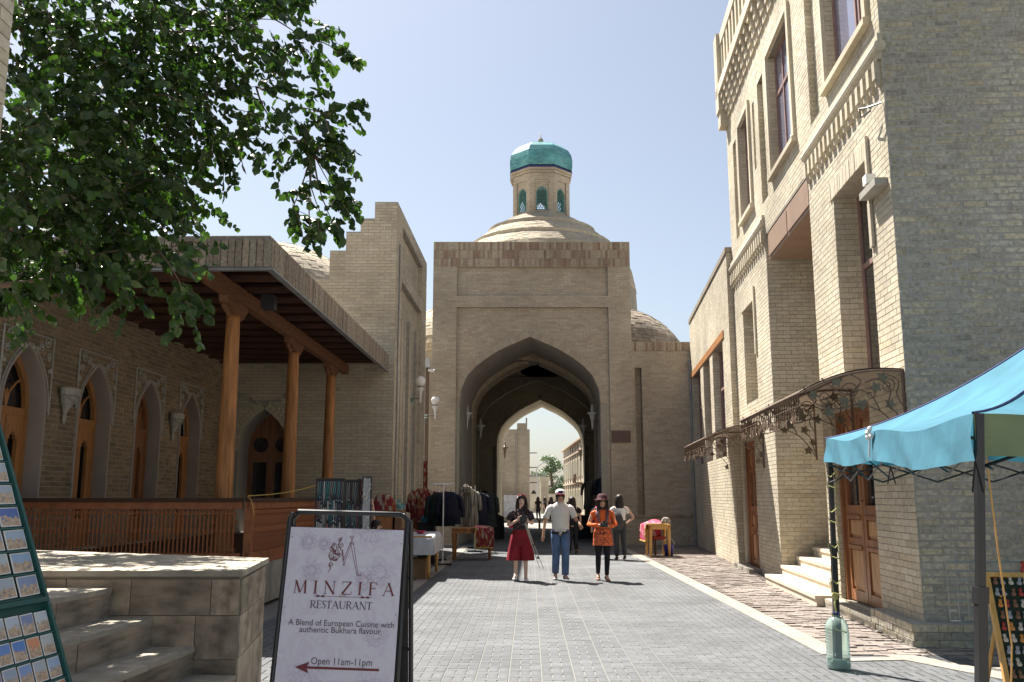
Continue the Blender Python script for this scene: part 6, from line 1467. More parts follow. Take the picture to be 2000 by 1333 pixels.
def body(t, J, skin, hands=True):
    """J joint dict in local metres; one continuous skin"""
    pel, ch, nk, hd = J['pelvis'], J['chest'], J['neck'], J['head']
    c = [[(*pel, (.13, .10)), (*[(a+b)/2 for a, b in zip(pel, ch)], (.115, .09)), (*ch, (.13, .095)), (*nk, .05), (nk[0]+(hd[0]-nk[0])*.45, nk[1]+(hd[1]-nk[1])*.45, nk[2]+(hd[2]-nk[2])*.4, .052), (hd[0], hd[1]-.012, hd[2]-.055, (.055, .07)), (hd[0], hd[1], hd[2]+.01, (.078, .092)), (hd[0], hd[1]+.005, hd[2]+.075, (.068, .08)), (hd[0], hd[1]+.01, hd[2]+.11, (.03, .04))]]
    for s_ in 'LR':
        sh, el, wr = J['sh'+s_], J['el'+s_], J['wr'+s_]; c.append([(*ch, (.13, .095)), (*sh, .052), (*el, .037), (*wr, .024)])
        d = V3(wr)-V3(el)
        if 'hd'+s_ in J: d = V3(J['hd'+s_])
        c += hand(wr, d, 1 if s_ == 'L' else -1, .024)
        hp, kn, an, toe = J['hip'+s_], J['kn'+s_], J['an'+s_], J['toe'+s_]; c.append([(*pel, (.13, .10)), (*hp, .085), (*kn, .054), (*an, .035), (*toe, .024)])
    o = skinbody('body', c, skin, t)
    n = MB(); x, y, z = hd; n.prism([(x-.014, y-.085, z-.022), (x+.014, y-.085, z-.022), (x, y-.085, z+.022)], (0, -.022, -.004)); 
    for s_ in (-1, 1): n.ball((x+s_*.082, y+.008, z-.005), .022, 8, (.4, .8, 1.3))
    n.build('nose_and_ears', skin, t, world=False)
    return o
def legs(t, J, m, name, r=(.105, .075, .055), low=None):
    g = MB(); pel = J['pelvis']; g.loft([(pel[0], pel[1], pel[2]-.08, .155, .115), (pel[0], pel[1], pel[2]+.0, .172, .125), (pel[0], pel[1], pel[2]+.1, .150, .108)], 16)
    for s_ in 'LR':
        hp, kn, an = V3(J['hip'+s_]), V3(J['kn'+s_]), V3(J['an'+s_]); e = an if low is None else kn.lerp(an, low)
        pts = [hp+ZA*.06, hp.lerp(kn, .3), hp.lerp(kn, .7), kn, kn.lerp(e, .35), kn.lerp(e, .7), e+ZA*.0]; R0, R1, R2 = r
        g.tube(pts, [R0*.95, R0, R0*.85, R1, R1*.98, (R1+R2)/2, R2], 14)
    return g.build(name, m, t, world=False, smooth=True)
def shoes(t, J, m, sole=None, h=.045):
    for s_ in 'LR':
        an, toe = V3(J['an'+s_]), V3(J['toe'+s_]); d = (toe-an); d.z = 0; d.normalize(); sd_ = V3((d.y, -d.x, 0)); g = MB(); z0 = min(an.z, toe.z)-.035 if abs(an.z-toe.z) < .1 else toe.z-.02
        rings = []
        for q, w, hh in ((-.07, .026, .05), (-.045, .036, .085), (.0, .036, .09), (.05, .038, .06), (.10, .044, .045), (.15, .040, .036), (.185, .022, .024)):
            c_ = V3((an.x, an.y, 0))+d*q; zb = z0+(an.z-.075-z0)*max(0, 1-max(q, 0)/.12)
            rings.append([c_+sd_*w*math.cos(a)+ZA*(zb+max(0, hh*(math.sin(a)*.55+.45))) for a in [2*math.pi*k/10 for k in range(10)]])
        g.add([p for R_ in rings for p in R_], [(i*10+k, i*10+(k+1) % 10, (i+1)*10+(k+1) % 10, (i+1)*10+k) for i in range(6) for k in range(10)]+[tuple(range(10)), tuple(60+k for k in range(10))]); g.build('shoe', m, t, world=False, smooth=True)
def base_J(H=1.75, lean=0):
    k = H/1.75
    J = dict(pelvis=(0, 0, .95*k), chest=(0, .0, 1.30*k), neck=(0, .0, 1.48*k), head=(0, -.02, 1.62*k),
             shL=(.19*k, 0, 1.40*k), shR=(-.19*k, 0, 1.40*k), elL=(.25*k, .03, 1.12*k), elR=(-.25*k, .03, 1.12*k), wrL=(.26*k, -.04, .87*k), wrR=(-.26*k, -.04, .87*k),
             hipL=(.09*k, 0, .88*k), hipR=(-.09*k, 0, .88*k), knL=(.1*k, -.02, .49*k), knR=(-.1*k, -.02, .49*k), anL=(.1*k, .02, .08*k), anR=(-.1*k, .02, .08*k), toeL=(.11*k, -.13, .03), toeR=(-.11*k, -.13, .03)); return J
def camera_prop(p, group=None, lab=''):
    x, y, z = p; t = thing('camera', lab, 'camera', p)
    g = MB(); g.box(x-.07, y-.03, z-.045, x+.07, y+.03, z+.045); g.box(x-.03, y-.025, z+.045, x+.03, y+.02, z+.075); g.build('camera_body', M['black'], t)
    g = MB(); pts = [(x, y-.03, z), (x, y-.12, z)]; g.tube(pts, [.04, .042], 12); g.build('lens', M['black'], t)
FP = V3((0, 0, 0))
def man():
    t = person('man in white t-shirt, blue jeans and a white and red cap, walking and looking down', .96, 18.15, 0, {}, None)
    J = base_J(1.78); J.update(head=(.0, -.07, 1.60), neck=(0, -.01, 1.50), elR=(-.30, .04, 1.13), wrR=(-.34, -.03, .88), elL=(.31, .0, 1.16), wrL=(.36, -.18, 1.10), hdL=(.3, -.5, -.6), anR=(-.10, .14, .12), knR=(-.09, -.02, .52), toeR=(-.11, .0, .03), anL=(.08, -.12, .09), knL=(.09, -.12, .50), toeL=(.12, -.27, .06))
    body(t, J, SK['brown'])
    shirt = mat('white_tshirt', (.62,.60,.56), .85, .05, 6, .2, bscale=5)
    mk_torso(t, 'tshirt', shirt, [(0, 0, .90, .178, .125), (0, 0, 1.0, .172, .125), (0, 0, 1.12, .175, .125), (0, 0, 1.26, .188, .13), (0, 0, 1.37, .195, .12), (0, 0, 1.44, .165, .10), (0, 0, 1.49, .085, .07), (0, -.003, 1.505, .07, .062)],
             [([(-.15, 0, 1.41), (-.21, .0, 1.37), (-.27, .025, 1.24), (-.285, .03, 1.19)], [.06, .068, .062, .066]), ([(.15, 0, 1.41), (.21, .0, 1.37), (.27, .01, 1.25), (.29, .005, 1.20)], [.06, .068, .062, .066])], .025)
    legs(t, J, mat('blue_jeans', (.085,.14,.26), .85, .3, 5, .2, bscale=30), 'jeans', (.10, .078, .07), .97)
    b = MB(); b.loft([(0, 0, .885, .188, .138), (0, 0, .905, .19, .14), (0, 0, .925, .188, .138)], 18, False); b.build('belt', M['hair'], t, world=False); b = MB(); b.box(-.03, -.15, .89, .02, -.138, .92); b.build('buckle', M['metal'], t, world=False)
    shoes(t, J, mat('grey_shoe', (.28,.26,.25), .6)); head_parts(t, J['head'], SK['brown'], hair='short', glasses=True)
    x, y, z = J['head']; c = MB(); c.loft([(x, y+.01, z+.045, .102, .112), (x, y+.01, z+.09, .102, .112), (x, y+.015, z+.135, .085, .095), (x, y+.02, z+.16, .04, .045)], 16); c.build('cap', M['white'], t, world=False, smooth=True)
    c = MB(); c.loft([(x, y-.10, z+.045, .075, .075), (x, y-.105, z+.056, .075, .07)], 14); c.build('cap_brim', mat('crimson_cloth', (.55,.05,.10), .7), t, world=False)
    c = MB(); c.box(x-.045, y-.106, z+.075, x+.045, y-.085, z+.125); c.build('cap_badge', M['navy'], t, world=False)
    w = MB(); w.tube([(.345, -.14, 1.115), (.35, -.155, 1.11)], .034, 10); w.build('watch', M['black'], t, world=False)
man()
def red_woman():
    X0, Y0 = .17, 18.05; t = person('woman in black floral top and long dark red culottes, holding a camera', X0, Y0, 0, {}, None)
    J = base_J(1.64); J.update(head=(.02, -.03, 1.52), elL=(.24, .02, 1.08), wrL=(.16, -.20, 1.12), elR=(-.25, .0, 1.04), wrR=(-.07, -.20, 1.15), hdR=(.6, -.5, .5), hdL=(-.6, -.4, .4), anR=(-.10, .10, .12), toeR=(-.12, -.03, .04), anL=(.10, -.05, .08), toeL=(.11, -.20, .03))
    body(t, J, SK['fair']); top = mat('black_floral_top', (.04,.03,.035), .85, .9, 22); 
    n = top.node_tree; 
    mk_torso(t, 'floral_top', top, [(0, 0, .93, .142, .105), (0, 0, 1.05, .145, .105), (0, 0, 1.18, .155, .12), (0, 0, 1.29, .165, .105), (0, 0, 1.345, .14, .085), (0, 0, 1.375, .075, .06)], [([(-.12, 0, 1.32), (-.18, 0, 1.28), (-.23, 0, 1.15)], [.06, .068, .066]), ([(.12, 0, 1.32), (.18, 0, 1.28), (.225, .01, 1.16)], [.06, .068, .066])])
    fl = MB(); r = random.Random(2)
    for k in range(26):
        w = r.uniform(-2.6, -.5); z = r.uniform(.98, 1.30); fl.ball((math.cos(w)*.158, math.sin(w)*.118, z), r.uniform(.006, .012), 6, (1, .4, 1))
    fl.build('printed_flowers', mat('pale_pink_print', (.42,.30,.30), .8), t, world=False)
    g = MB(); cr = mat('dark_red_cloth', (.22,.010,.022), .75, .3, 4, .3, bscale=4)
    g.loft([(0, 0, .97, .140, .105), (0, 0, .86, .185, .13), (0, 0, .72, .21, .15), (0, 0, .66, .215, .155)], 28, False, fold=.05)
    for s_ in (-1, 1): g.loft([(s_*.07, 0, .80, .13, .14), (s_*.10, 0, .62, .135, .15), (s_*.115, .01, .48, .14, .155), (s_*.125, .01, .38, .145, .16)], 24, False, fold=.10, ph=s_)
    g.build('culottes', cr, t, world=False, smooth=True)
    shoes(t, J, M['white']); head_parts(t, J['head'], SK['fair'])
    x, y, z = J['head']; c = MB(); c.tube([(x-.085, y, z+.07), (x-.06, y-.03, z+.11), (x, y-.04, z+.128), (x+.06, y-.03, z+.11), (x+.085, y, z+.07)], .016, 6); c.build('headband', mat('red_band', (.4,.02,.04), .7), t, world=False)
    b = MB(); b.loft([(-.18, .08, 1.0, .05, .05), (-.19, .10, 1.15, .07, .06), (-.18, .09, 1.3, .03, .04)], 10); b.build('backpack_edge', mat('pinkish_red_cloth', (.55,.03,.10), .7), t, world=False, smooth=True)
    camera_prop((X0+.05, Y0-.30, 1.19), lab='black camera on a tripod held by the woman in red culottes')
    tp = thing('tripod', 'silver folded tripod hanging from the camera of the woman in red', 'tripod', (X0+.08, Y0-.3, 1.1)); a = V3((X0+.07, Y0-.32, 1.13))
    for k, e in enumerate(((.36, -.34, .27), (.44, -.30, .25), (.42, -.22, .30))):
        p = V3((X0+e[0]-.0, Y0+e[1], e[2])); g = MB(); m_ = a.lerp(p, .5); g.tube([a+XA*.012*k, m_], .013, 6); g.tube([m_, a.lerp(p, .78)], .010, 6); g.tube([a.lerp(p, .78), p], .007, 6); g.build('leg', M['metal'], tp)
    g = MB(); g.tube([a+ZA*.06, a-ZA*.02], .022, 8); 
    for q in (.5, .78): pm = a.lerp(V3((X0+.41, Y0-.29, .27)), q); g.ball(pm, .028, 6)
    g.build('head_and_locks', M['black'], tp)
red_woman()
def orange_woman():
    X0, Y0 = 1.79, 18.1; t = person('woman in orange embroidered tunic, black leggings, floppy dark hat and sunglasses', X0, Y0, 0, {}, None)
    J = base_J(1.64); J.update(head=(.0, -.05, 1.50), elL=(.27, .02, 1.05), wrL=(.08, -.22, 1.04), hdL=(-.8, -.4, .3), elR=(-.27, .02, 1.05), wrR=(-.07, -.22, 1.06), hdR=(.8, -.4, .3), anR=(-.09, .12, .11), toeR=(-.10, -.01, .03), anL=(.06, -.08, .08), toeL=(.08, -.22, .03), knL=(.08, -.06, .46))
    body(t, J, SK['tan']); og = mat('orange_printed_cotton', (.68,.13,.028), .8, .1, 4); pt = mat('orange_pattern_cloth', (.52,.12,.05), .8, .75, 28)
    mk_torso(t, 'tunic', og, [(0, 0, .93, .135, .095), (0, 0, 1.02, .146, .108), (0, 0, 1.15, .152, .12), (0, 0, 1.27, .165, .105), (0, 0, 1.33, .14, .085), (0, 0, 1.365, .075, .06)],
             [([(-.12, 0, 1.31), (-.18, 0, 1.27), (-.26, .02, 1.06), (-.17, -.13, 1.05), (-.10, -.19, 1.055)], [.055, .062, .054, .045, .036]), ([(.12, 0, 1.31), (.18, 0, 1.27), (.26, .02, 1.06), (.18, -.13, 1.04), (.11, -.19, 1.04)], [.055, .062, .054, .045, .036])])
    g = MB(); g.loft([(0, 0, .985, .152, .112), (0, 0, .93, .166, .122), (0, 0, .86, .178, .128), (0, 0, .74, .19, .13), (0, 0, .66, .20, .135)], 26, False, fold=.05); g.build('tunic_skirt', pt, t, world=False, smooth=True)
    legs(t, J, M['black_matt'], 'leggings', (.082, .055, .040), .95); shoes(t, J, mat('sandal_brown', (.28,.15,.10), .6)); head_parts(t, J['head'], SK['tan'], glasses=True)
    x, y, z = J['head']; mr = mat('maroon_felt', (.06,.012,.018), .85); c = MB(); c.loft([(x, y, z+.035, .155, .165), (x, y, z+.05, .15, .16), (x, y, z+.065, .108, .118), (x, y+.005, z+.12, .10, .11), (x, y+.01, z+.16, .07, .08), (x, y+.01, z+.17, .03, .03)], 20, fold=.03); c.build('hat', mr, t, world=False, smooth=True)
    s_ = MB(); s_.tube([(-.09, -.08, 1.36), (-.10, -.11, 1.25), (-.08, -.13, 1.12)], [.04, .045, .03], 8); s_.tube([(.09, -.08, 1.36), (.09, -.11, 1.2), (.07, -.12, 1.1)], [.03, .035, .025], 8); s_.build('scarf', mat('mauve_scarf', (.20,.11,.12), .85, .5, 20), t, world=False, smooth=True)
    camera_prop((X0, Y0-.31, 1.08), lab='black camera held in both hands by the woman in the orange tunic')
orange_woman()
def back_walker(X0, Y0, lab, shirt, pants, arm, hair='long', strap=None, H=1.66, bag=None):
    t = person(lab, X0, Y0, math.pi, {}, None); J = base_J(H)
    if arm: J.update(elR=(-.36, .05, 1.12*H/1.75), wrR=(-.20, -.02, .98*H/1.75))
    J.update(anR=(-.10, .12, .11), toeR=(-.1, -.02, .03))
    body(t, J, SK['tan']); k = H/1.75
    mk_torso(t, 'top', shirt, [(0, 0, .92*k, .15, .11), (0, 0, 1.05*k, .145, .11), (0, 0, 1.2*k, .155, .115), (0, 0, 1.34*k, .17, .10), (0, 0, 1.41*k, .14, .085), (0, 0, 1.46*k, .07, .06)], [([(s_*.12, 0, 1.39*k), (s_*.19, 0, 1.34*k), (s_*.23, .01, 1.24*k)], [.055, .065, .06]) for s_ in (-1, 1)])
    legs(t, J, pants, 'trousers', (.09, .065, .055), .97); shoes(t, J, mat('dark_sandal', (.12,.07,.05), .6) if 'dark_sandal' not in bpy.data.materials else bpy.data.materials['dark_sandal']); head_parts(t, J['head'], SK['tan'], hair=hair)
    if strap:
        g = MB(); g.tube([(.13, -.09, .95*k), (.16, -.10, 1.2*k), (.13, -.02, 1.44*k), (.12, .08, 1.3*k)], .03, 8); g.build('strap', strap, t, world=False)
    if bag:
        g = MB(); g.loft([(.1, .16, .78*k, .12, .08), (.1, .17, .9*k, .17, .10), (.1, .17, 1.1*k, .17, .11), (.1, .16, 1.28*k, .10, .07)], 14); g.build('backpack', bag, t, world=False, smooth=True)
navyc = mat('navy_cloth', (.02,.022,.045), .85); greyc = mat('charcoal_cloth', (.05,.05,.055), .85); pinkc = mat('hot_pink_cloth', (.75,.05,.25), .7)
back_walker(2.38, 24.4, 'woman in black with a hot pink strap, partly hidden behind the woman in orange', M['black_matt'], navyc, False, strap=pinkc, bag=navyc, H=1.62)
back_walker(2.83, 24.0, 'person in white top and dark trousers with hand on hip beside the gateway pier', M['white'], greyc, True, H=1.66, bag=greyc)
back_walker(1.75, 26.5, 'dark dressed person walking away between the man and the woman in orange', M['black_matt'], M['black_matt'], False, H=1.6)
def sitter(X0, Y0, z0, lab, shirt, rz):
    t = thing('person', lab, 'person', (X0, Y0, z0), rz); J = base_J(1.7); dz = -.50
    for k_ in J: J[k_] = (J[k_][0], J[k_][1], J[k_][2]+dz) if k_[:2] not in ('kn', 'an', 'to') else J[k_]
    J.update(knL=(.12, -.42, .48), knR=(-.12, -.42, .48), anL=(.12, -.42, .09), anR=(-.12, -.42, .09), toeL=(.12, -.58, .03), toeR=(-.12, -.58, .03), elL=(.24, -.1, .66), elR=(-.24, -.1, .66), wrL=(.12, -.32, .55), wrR=(-.12, -.32, .55))
    body(t, J, SK['tan']); mk_torso(t, 'shirt', shirt, [(0, 0, .42, .16, .12), (0, 0, .6, .155, .12), (0, 0, .78, .18, .12), (0, 0, .9, .17, .1), (0, 0, .96, .08, .07)], [([(s_*.14, 0, .88), (s_*.2, 0, .83), (s_*.24, -.08, .68)], [.06, .066, .055]) for s_ in (-1, 1)])
    g = MB()
    for s_ in 'LR': g.tube([J['hip'+s_], J['kn'+s_], J['an'+s_]], [.09, .07, .05], 12)
    g.build('trousers', greyc, t, world=False, smooth=True); shoes(t, J, M['black']); head_parts(t, J['head'], SK['tan'], hair='short')
    s = thing('stool', 'low wooden stool under the seated stallholder' if z0 < .1 else 'low bench on the porch', 'stool', (X0, Y0, z0)); g = MB(); g.box(X0-.17, Y0-.15, z0+.30, X0+.17, Y0+.17, z0+.335); g.build('seat', M['wood_pine'], s)
    for sx in (-1, 1):
        for sy in (-1, 1): g = MB(); g.box(X0+sx*.14-.02, Y0+sy*.13-.02, z0, X0+sx*.14+.02, Y0+sy*.13+.02, z0+.30); g.build('leg', M['wood_pine'], s)
sitter(-2.48, 16.6, .01, 'dark-haired man seated at the stall behind the signboard', greyc, 1.2)
back_walker(-2.95, 17.6, 'dark-haired person standing behind the jewellery panels, only the head showing', greyc, greyc, False, hair='short', H=1.98)
# ------------------------------------------------------------------ market stalls on the left
def mapped(name, cols, scale=18, rough=.85, stretch=None):
    m, n, b = newmat(name); L = n.links; b.inputs['Roughness'].default_value = rough; tc = n.nodes.new('ShaderNodeTexCoord'); mp = n.nodes.new('ShaderNodeMapping')
    if stretch: mp.inputs['Scale'].default_value = stretch
    L.new(tc.outputs['Object'], mp.inputs[0]); vo = n.nodes.new('ShaderNodeTexVoronoi'); vo.inputs['Scale'].default_value = scale; L.new(mp.outputs[0], vo.inputs[0])
    cr = n.nodes.new('ShaderNodeValToRGB'); cr.color_ramp.interpolation = 'CONSTANT'; els = cr.color_ramp.elements
    while len(els) < len(cols): els.new(.5)
    for i, c_ in enumerate(cols): els[i].position = i/len(cols); els[i].color = (*c_, 1)
    sx = n.nodes.new('ShaderNodeSeparateColor'); L.new(vo.outputs['Color'], sx.inputs[0]); L.new(sx.outputs[0], cr.inputs[0]); L.new(cr.outputs[0], b.inputs['Base Color']); return m
M['ikat'] = mapped('red_ikat_cloth', [(.20,.02,.02),(.34,.27,.21),(.15,.015,.02),(.26,.09,.03),(.21,.02,.025)], 13, stretch=(1.6, 1, .6))
M['suzani'] = mapped('magenta_patterned_cloth', [(.38,.02,.07),(.45,.03,.09),(.5,.28,.28),(.33,.015,.05),(.42,.03,.08)], 7)
M['navyjac'] = mat('navy_jacket', (.008,.010,.024), .85, .3, 6, .3); M['greenjac'] = mat('dark_green_jacket', (.016,.024,.022), .85, .3, 6, .3)
M['stripe'] = mapped('striped_cloth', [(.22,.19,.15),(.08,.07,.06),(.3,.27,.22),(.12,.1,.09)], 14, stretch=(3, 3, .1)); M['cloth_w'] = mat('white_plastic_sheet', (.50,.50,.52), .45, .2, 3, .3)
M['card_box'] = mat('cardboard', (.26,.16,.08), .9, .2, 4)
def garment(lab, x, y, ztop, w, h, m, ry=0, group=None, cat='garment'):
    """coat on a hanger: sloped shoulders, two sleeves, wavy hem"""
    t = thing('hanging_garment', lab, cat, (x, y, ztop), ry, group)
    g = MB(); g.loft([(0, 0, -h, w*.52, .10), (0, 0, -h*.6, w*.46, .09), (0, 0, -h*.25, w*.45, .085), (0, 0, -.10, w*.43, .07), (0, 0, -.03, w*.22, .05), (0, 0, 0, w*.12, .04)], 24, fold=.07, ph=x); g.build('garment_body', m, t, world=False, smooth=True)
    for s_ in (-1, 1): g = MB(); g.tube([(s_*w*.36, 0, -.08), (s_*w*.52, 0, -.2), (s_*w*.60, .01, -.42), (s_*w*.63, .0, -.62)], [.05, .065, .06, .055], 10); g.build('sleeve', m, t, world=False, smooth=True)
    g = MB(); g.tube([(0, 0, 0), (0, 0, .06), (.02, 0, .085), (.03, 0, .07)], .006, 5); g.build('hanger', M['iron'], t, world=False)
    return t
def rail(lab, p0, p1, h, T=False):
    p0, p1 = V3(p0), V3(p1); t = thing('clothes_rail', lab, 'clothes rail', tuple(p0)); 
    for p in (p0, p1):
        g = MB(); g.tube([p, p+ZA*h], .016, 8); g.build('upright', M['white'] if T else M['metal'], t); g = MB(); g.box(p.x-.22, p.y-.03, 0, p.x+.22, p.y+.03, .05)
        for s_ in (-1, 1): g.ball((p.x+s_*.2, p.y-.03, .035), .03, 8)
        g.build('foot', M['black'], t)
        if T: g = MB(); g.box(p.x-.24, p.y-.012, h, p.x+.24, p.y+.012, h+.03); g.build('crossbar', M['white'], t)
    g = MB(); g.tube([p0+ZA*(h-.02), p1+ZA*(h-.02)], .013, 8); g.build('rail', M['metal'], t)
rail('white T-topped clothes rail with dark jackets at the street edge', (-1.66, 22.0, 0), (-1.9, 23.6, 0), 1.92, True)
garment('navy blue jacket hanging nearest the street on the white rail', -1.50, 22.1, 1.74, .50, .78, M['navyjac']); garment('dark green jacket hanging left of the navy jacket', -1.80, 22.3, 1.73, .48, .76, M['greenjac']); garment('second dark green jacket tucked behind the navy one', -1.66, 22.6, 1.75, .48, .85, M['greenjac'])
garment('long red patterned robe hanging by the gateway left corner', -2.22, 23.4, 1.82, .56, 1.35, M['ikat']); garment('second red patterned robe behind the long red robe', -2.42, 23.9, 1.84, .5, 1.3, M['ikat'])
rail('grey clothes rail with coats against the left gateway pier', (-1.1, 27.2, 0), (-1.2, 29.2, 0), 1.95)
garment('dark blue coat on the farther rail near the passage', -.95, 27.4, 1.74, .48, 1.0, M['navyjac']); garment('dark grey coat next to the passage mouth', -.72, 28.2, 1.75, .46, 1.05, M['greenjac']); garment('striped brown robe on the farther rail', -1.22, 27.0, 1.84, .45, 1.1, M['stripe']); garment('white trimmed hat and scarf bundle above the striped robe', -1.36, 26.9, 1.98, .3, .25, M['stripe'], cat='scarf')
def textile_drop(lab, px, y, z0, z1, w, m, rz=0):
    p = onY(px, 900, y); t = thing('hanging_textile', lab, 'textile', (p.x, y, z0), rz); g = MB(); n = 8; vs = []
    for i in range(15):
        f = i/14
        for k in range(n+1): vs.append(((k/n-.5)*w, .02*math.sin(k*1.9+f*4), (z1-z0)*f))
    g.add(vs, [(i*(n+1)+k, i*(n+1)+k+1, (i+1)*(n+1)+k+1, (i+1)*(n+1)+k) for i in range(14) for k in range(n)]); g.add([(x, y_+.012, z) for x, y_, z in vs], [(i*(n+1)+k, i*(n+1)+k+1, (i+1)*(n+1)+k+1, (i+1)*(n+1)+k) for i in range(14) for k in range(n)]); g.build('cloth', m, t, world=False, smooth=True)
    g = MB(); g.tube([(-w/2, 0, z1-z0), (w/2, 0, z1-z0)], .015, 6); g.build('rod', M['iron'], t, world=False)
textile_drop('narrow red and white woven strip hanging on the gateway corner', 829, 28.9, .9, 2.75, .22, M['ikat'])
textile_drop('pale sheet hanging low on the building beyond the far arch', 998, 60.9, .3, 1.75, .95, M['cloth_w'])
def table(lab, x, y, w, d, h, m, rz=0, cat='table'):
    t = thing('table', lab, cat, (x, y, .012), rz); g = MB(); g.box(-w/2, -d/2, h-.03, w/2, d/2, h); g.build('tabletop', m, t, world=False); g = MB(); g.box(-w/2+.04, -d/2+.02, h-.13, w/2-.04, d/2-.02, h-.031); g.build('apron', m, t, world=False)
    for sx in (-1, 1):
        for sy in (-1, 1): g = MB(); g.lathe([(.028, 0), (.034, .18), (.042, .32), (.034, .36), (.04, .42), (.05, h-.2), (.048, h-.031)], (sx*(w/2-.06), sy*(d/2-.06), 0), 10); g.build('leg', m, t, world=False, smooth=True)
    return t
def drape(name, lab, x, y, z, w, d, drop, m, cat, rz=0, hem=None, lump=0, sides=(1, 1, 1, 1), skew=0):
    """cloth lying over a table: top plus folds hanging on the sides"""
    t = thing(name, lab, cat, (x, y, z), rz); g = MB(); nx, ny = 26, 18; vs = []; r = random.Random(int(x*100))
    for j in range(ny+1):
        for i in range(nx+1):
            u = (i/nx-.5)*(w+2*drop); v = (j/ny-.5)*(d+2*drop)
            ox = max(0, abs(u)-w/2)*(1 if sides[0 if u < 0 else 1] else 0); oy = max(0, abs(v)-d/2)*(1 if sides[2 if v < 0 else 3] else 0)
            X_ = math.copysign(min(abs(u), w/2), u); Y_ = math.copysign(min(abs(v), d/2), v); dr = max(ox, oy)
            wv = .028*math.sin(u*19+v*13)*min(1, dr*6)
            if ox > 0: X_ += math.copysign(.012+abs(wv), u)
            if oy > 0: Y_ += math.copysign(.012+abs(wv), v)
            zz = -dr+.006+(lump*max(0, math.cos(X_/w*3)*math.cos(Y_/d*3))*(.7+.3*math.sin(u*11+v*7)) if dr == 0 else 0)+skew*u*(1 if dr > 0 else 0)
            vs.append((X_, Y_, zz))
    fs = [(j*(nx+1)+i, j*(nx+1)+i+1, (j+1)*(nx+1)+i+1, (j+1)*(nx+1)+i) for j in range(ny) for i in range(nx)]
    g.add(vs, fs); g.build('cloth', m, t, world=False, smooth=True)
    if hem:
        g = MB(); b_ = [vs[i] for i in range(nx+1)]; g.tube([(a, b-.01, c) for a, b, c in b_], .014, 5); b_ = [vs[j*(nx+1)] for j in range(ny+1)]; g.tube([(a-.01, b, c) for a, b, c in b_], .014, 5); g.build('fringe', hem, t, world=False)
    return t
# big souvenir table with a pale sheet just beyond the sign
table('pine souvenir table under a pale plastic sheet, behind the signboard', -2.22, 19.2, 1.25, 2.0, .84, M['wood_pine'])
drape('table_cover', 'pale crumpled plastic sheet hanging over the souvenir table', -2.22, 19.2, .858, 1.29, 2.04, .38, M['cloth_w'], 'cover', sides=(1, 1, 1, 1))
t = thing('cardboard_box', 'brown cardboard box pushed under the souvenir table', 'box', (-1.95, 18.5, .012)); g = MB(); g.box(-2.25, 18.35, .012, -1.72, 18.8, .40); g.build('carton', M['card_box'], t); g = MB(); g.box(-2.27, 18.28, .36, -1.70, 18.35, .375); g.build('flap', M['card_box'], t)
r = random.Random(77); gcols = [M['suzani'], M['ikat'], M['turq'], M['cloth_w'], M['navy'], M['wood_pine'], M['tent']]
for k in range(16):
    x, y = -2.22+r.uniform(-.5, .55), 19.2+r.uniform(-.95, .8); z = .87; kind = k % 4; m_ = gcols[k % 7]
    if kind == 0: g = MB(); g.lathe([(.0, 0), (.05, .0), (.09, .035), (.11, .06), (.105, .062), (.08, .035), (.0, .01)], (x, y, z), 12); nm, lb = 'bowl', 'small painted bowl on the souvenir table'
    elif kind == 1: g = MB(); g.box(x-.09, y-.07, z, x+.09, y+.07, z+.05); g.box(x-.095, y-.075, z+.05, x+.095, y+.075, z+.065); nm, lb = 'trinket_box', 'small lidded trinket box on the souvenir table'
    elif kind == 2: g = MB(); g.loft([(x, y, z, .13, .10), (x+.01, y, z+.03, .12, .09), (x, y, z+.07, .07, .06), (x, y, z+.09, .02, .02)], 14, fold=.12); nm, lb = 'folded_cloth', 'crumpled folded scarf on the souvenir table'
    else: g = MB(); g.lathe([(.03, 0), (.045, .03), (.05, .08), (.02, .12), (.018, .15), (.03, .16)], (x, y, z), 10); nm, lb = 'vase', 'little ceramic vase on the souvenir table'
    lb = ('magenta patterned ', 'red and cream ', 'turquoise ', 'whitish ', 'navy ', 'pine coloured ', 'light blue ')[k % 7]+lb
    props(g.build(nm, m_, None), lb, nm.replace('_', ' '), 'goods on the souvenir table')
t = thing('shelf_box', 'brown crate topped with green leaves beside the stepped wall', 'crate', (-2.7, 20.6, 0)); g = MB(); g.box(-2.95, 20.3, .0, -2.45, 20.8, 1.32); g.build('crate', M['card_box'], t); g = MB()
for k in range(40): p = V3((-2.7+r.uniform(-.22, .22), 20.5+r.uniform(-.15, .15), 1.33+r.uniform(0, .16))); a = V3((r.gauss(0, 1), r.gauss(0, 1), r.gauss(0, 1))).normalized()*.06; b = a.orthogonal()*.5; g.add([p, p+a+b, p+a*2, p+a-b], [(0, 1, 2, 3)])
g.build('leaves', M['turq'], t)
p = onY(834, 1012, 22.5); g = MB(); g.loft([(p.x, p.y, p.z-.10, .14, .1), (p.x, p.y, p.z, .17, .12), (p.x+.02, p.y, p.z+.08, .10, .08), (p.x, p.y, p.z+.12, .03, .03)], 12, fold=.1); props(g.build('plastic_bag', M['tent'], None), 'blue plastic bag sitting on a dark box between table and clothes', 'bag')
g = MB(); g.box(p.x-.2, p.y-.2, .012, p.x+.2, p.y+.2, p.z-.1); g.box(p.x-.21, p.y-.21, p.z-.16, p.x+.21, p.y+.21, p.z-.1); props(g.build('storage_box', M['black_matt'], None), 'dark storage box carrying the blue plastic bag', 'box')
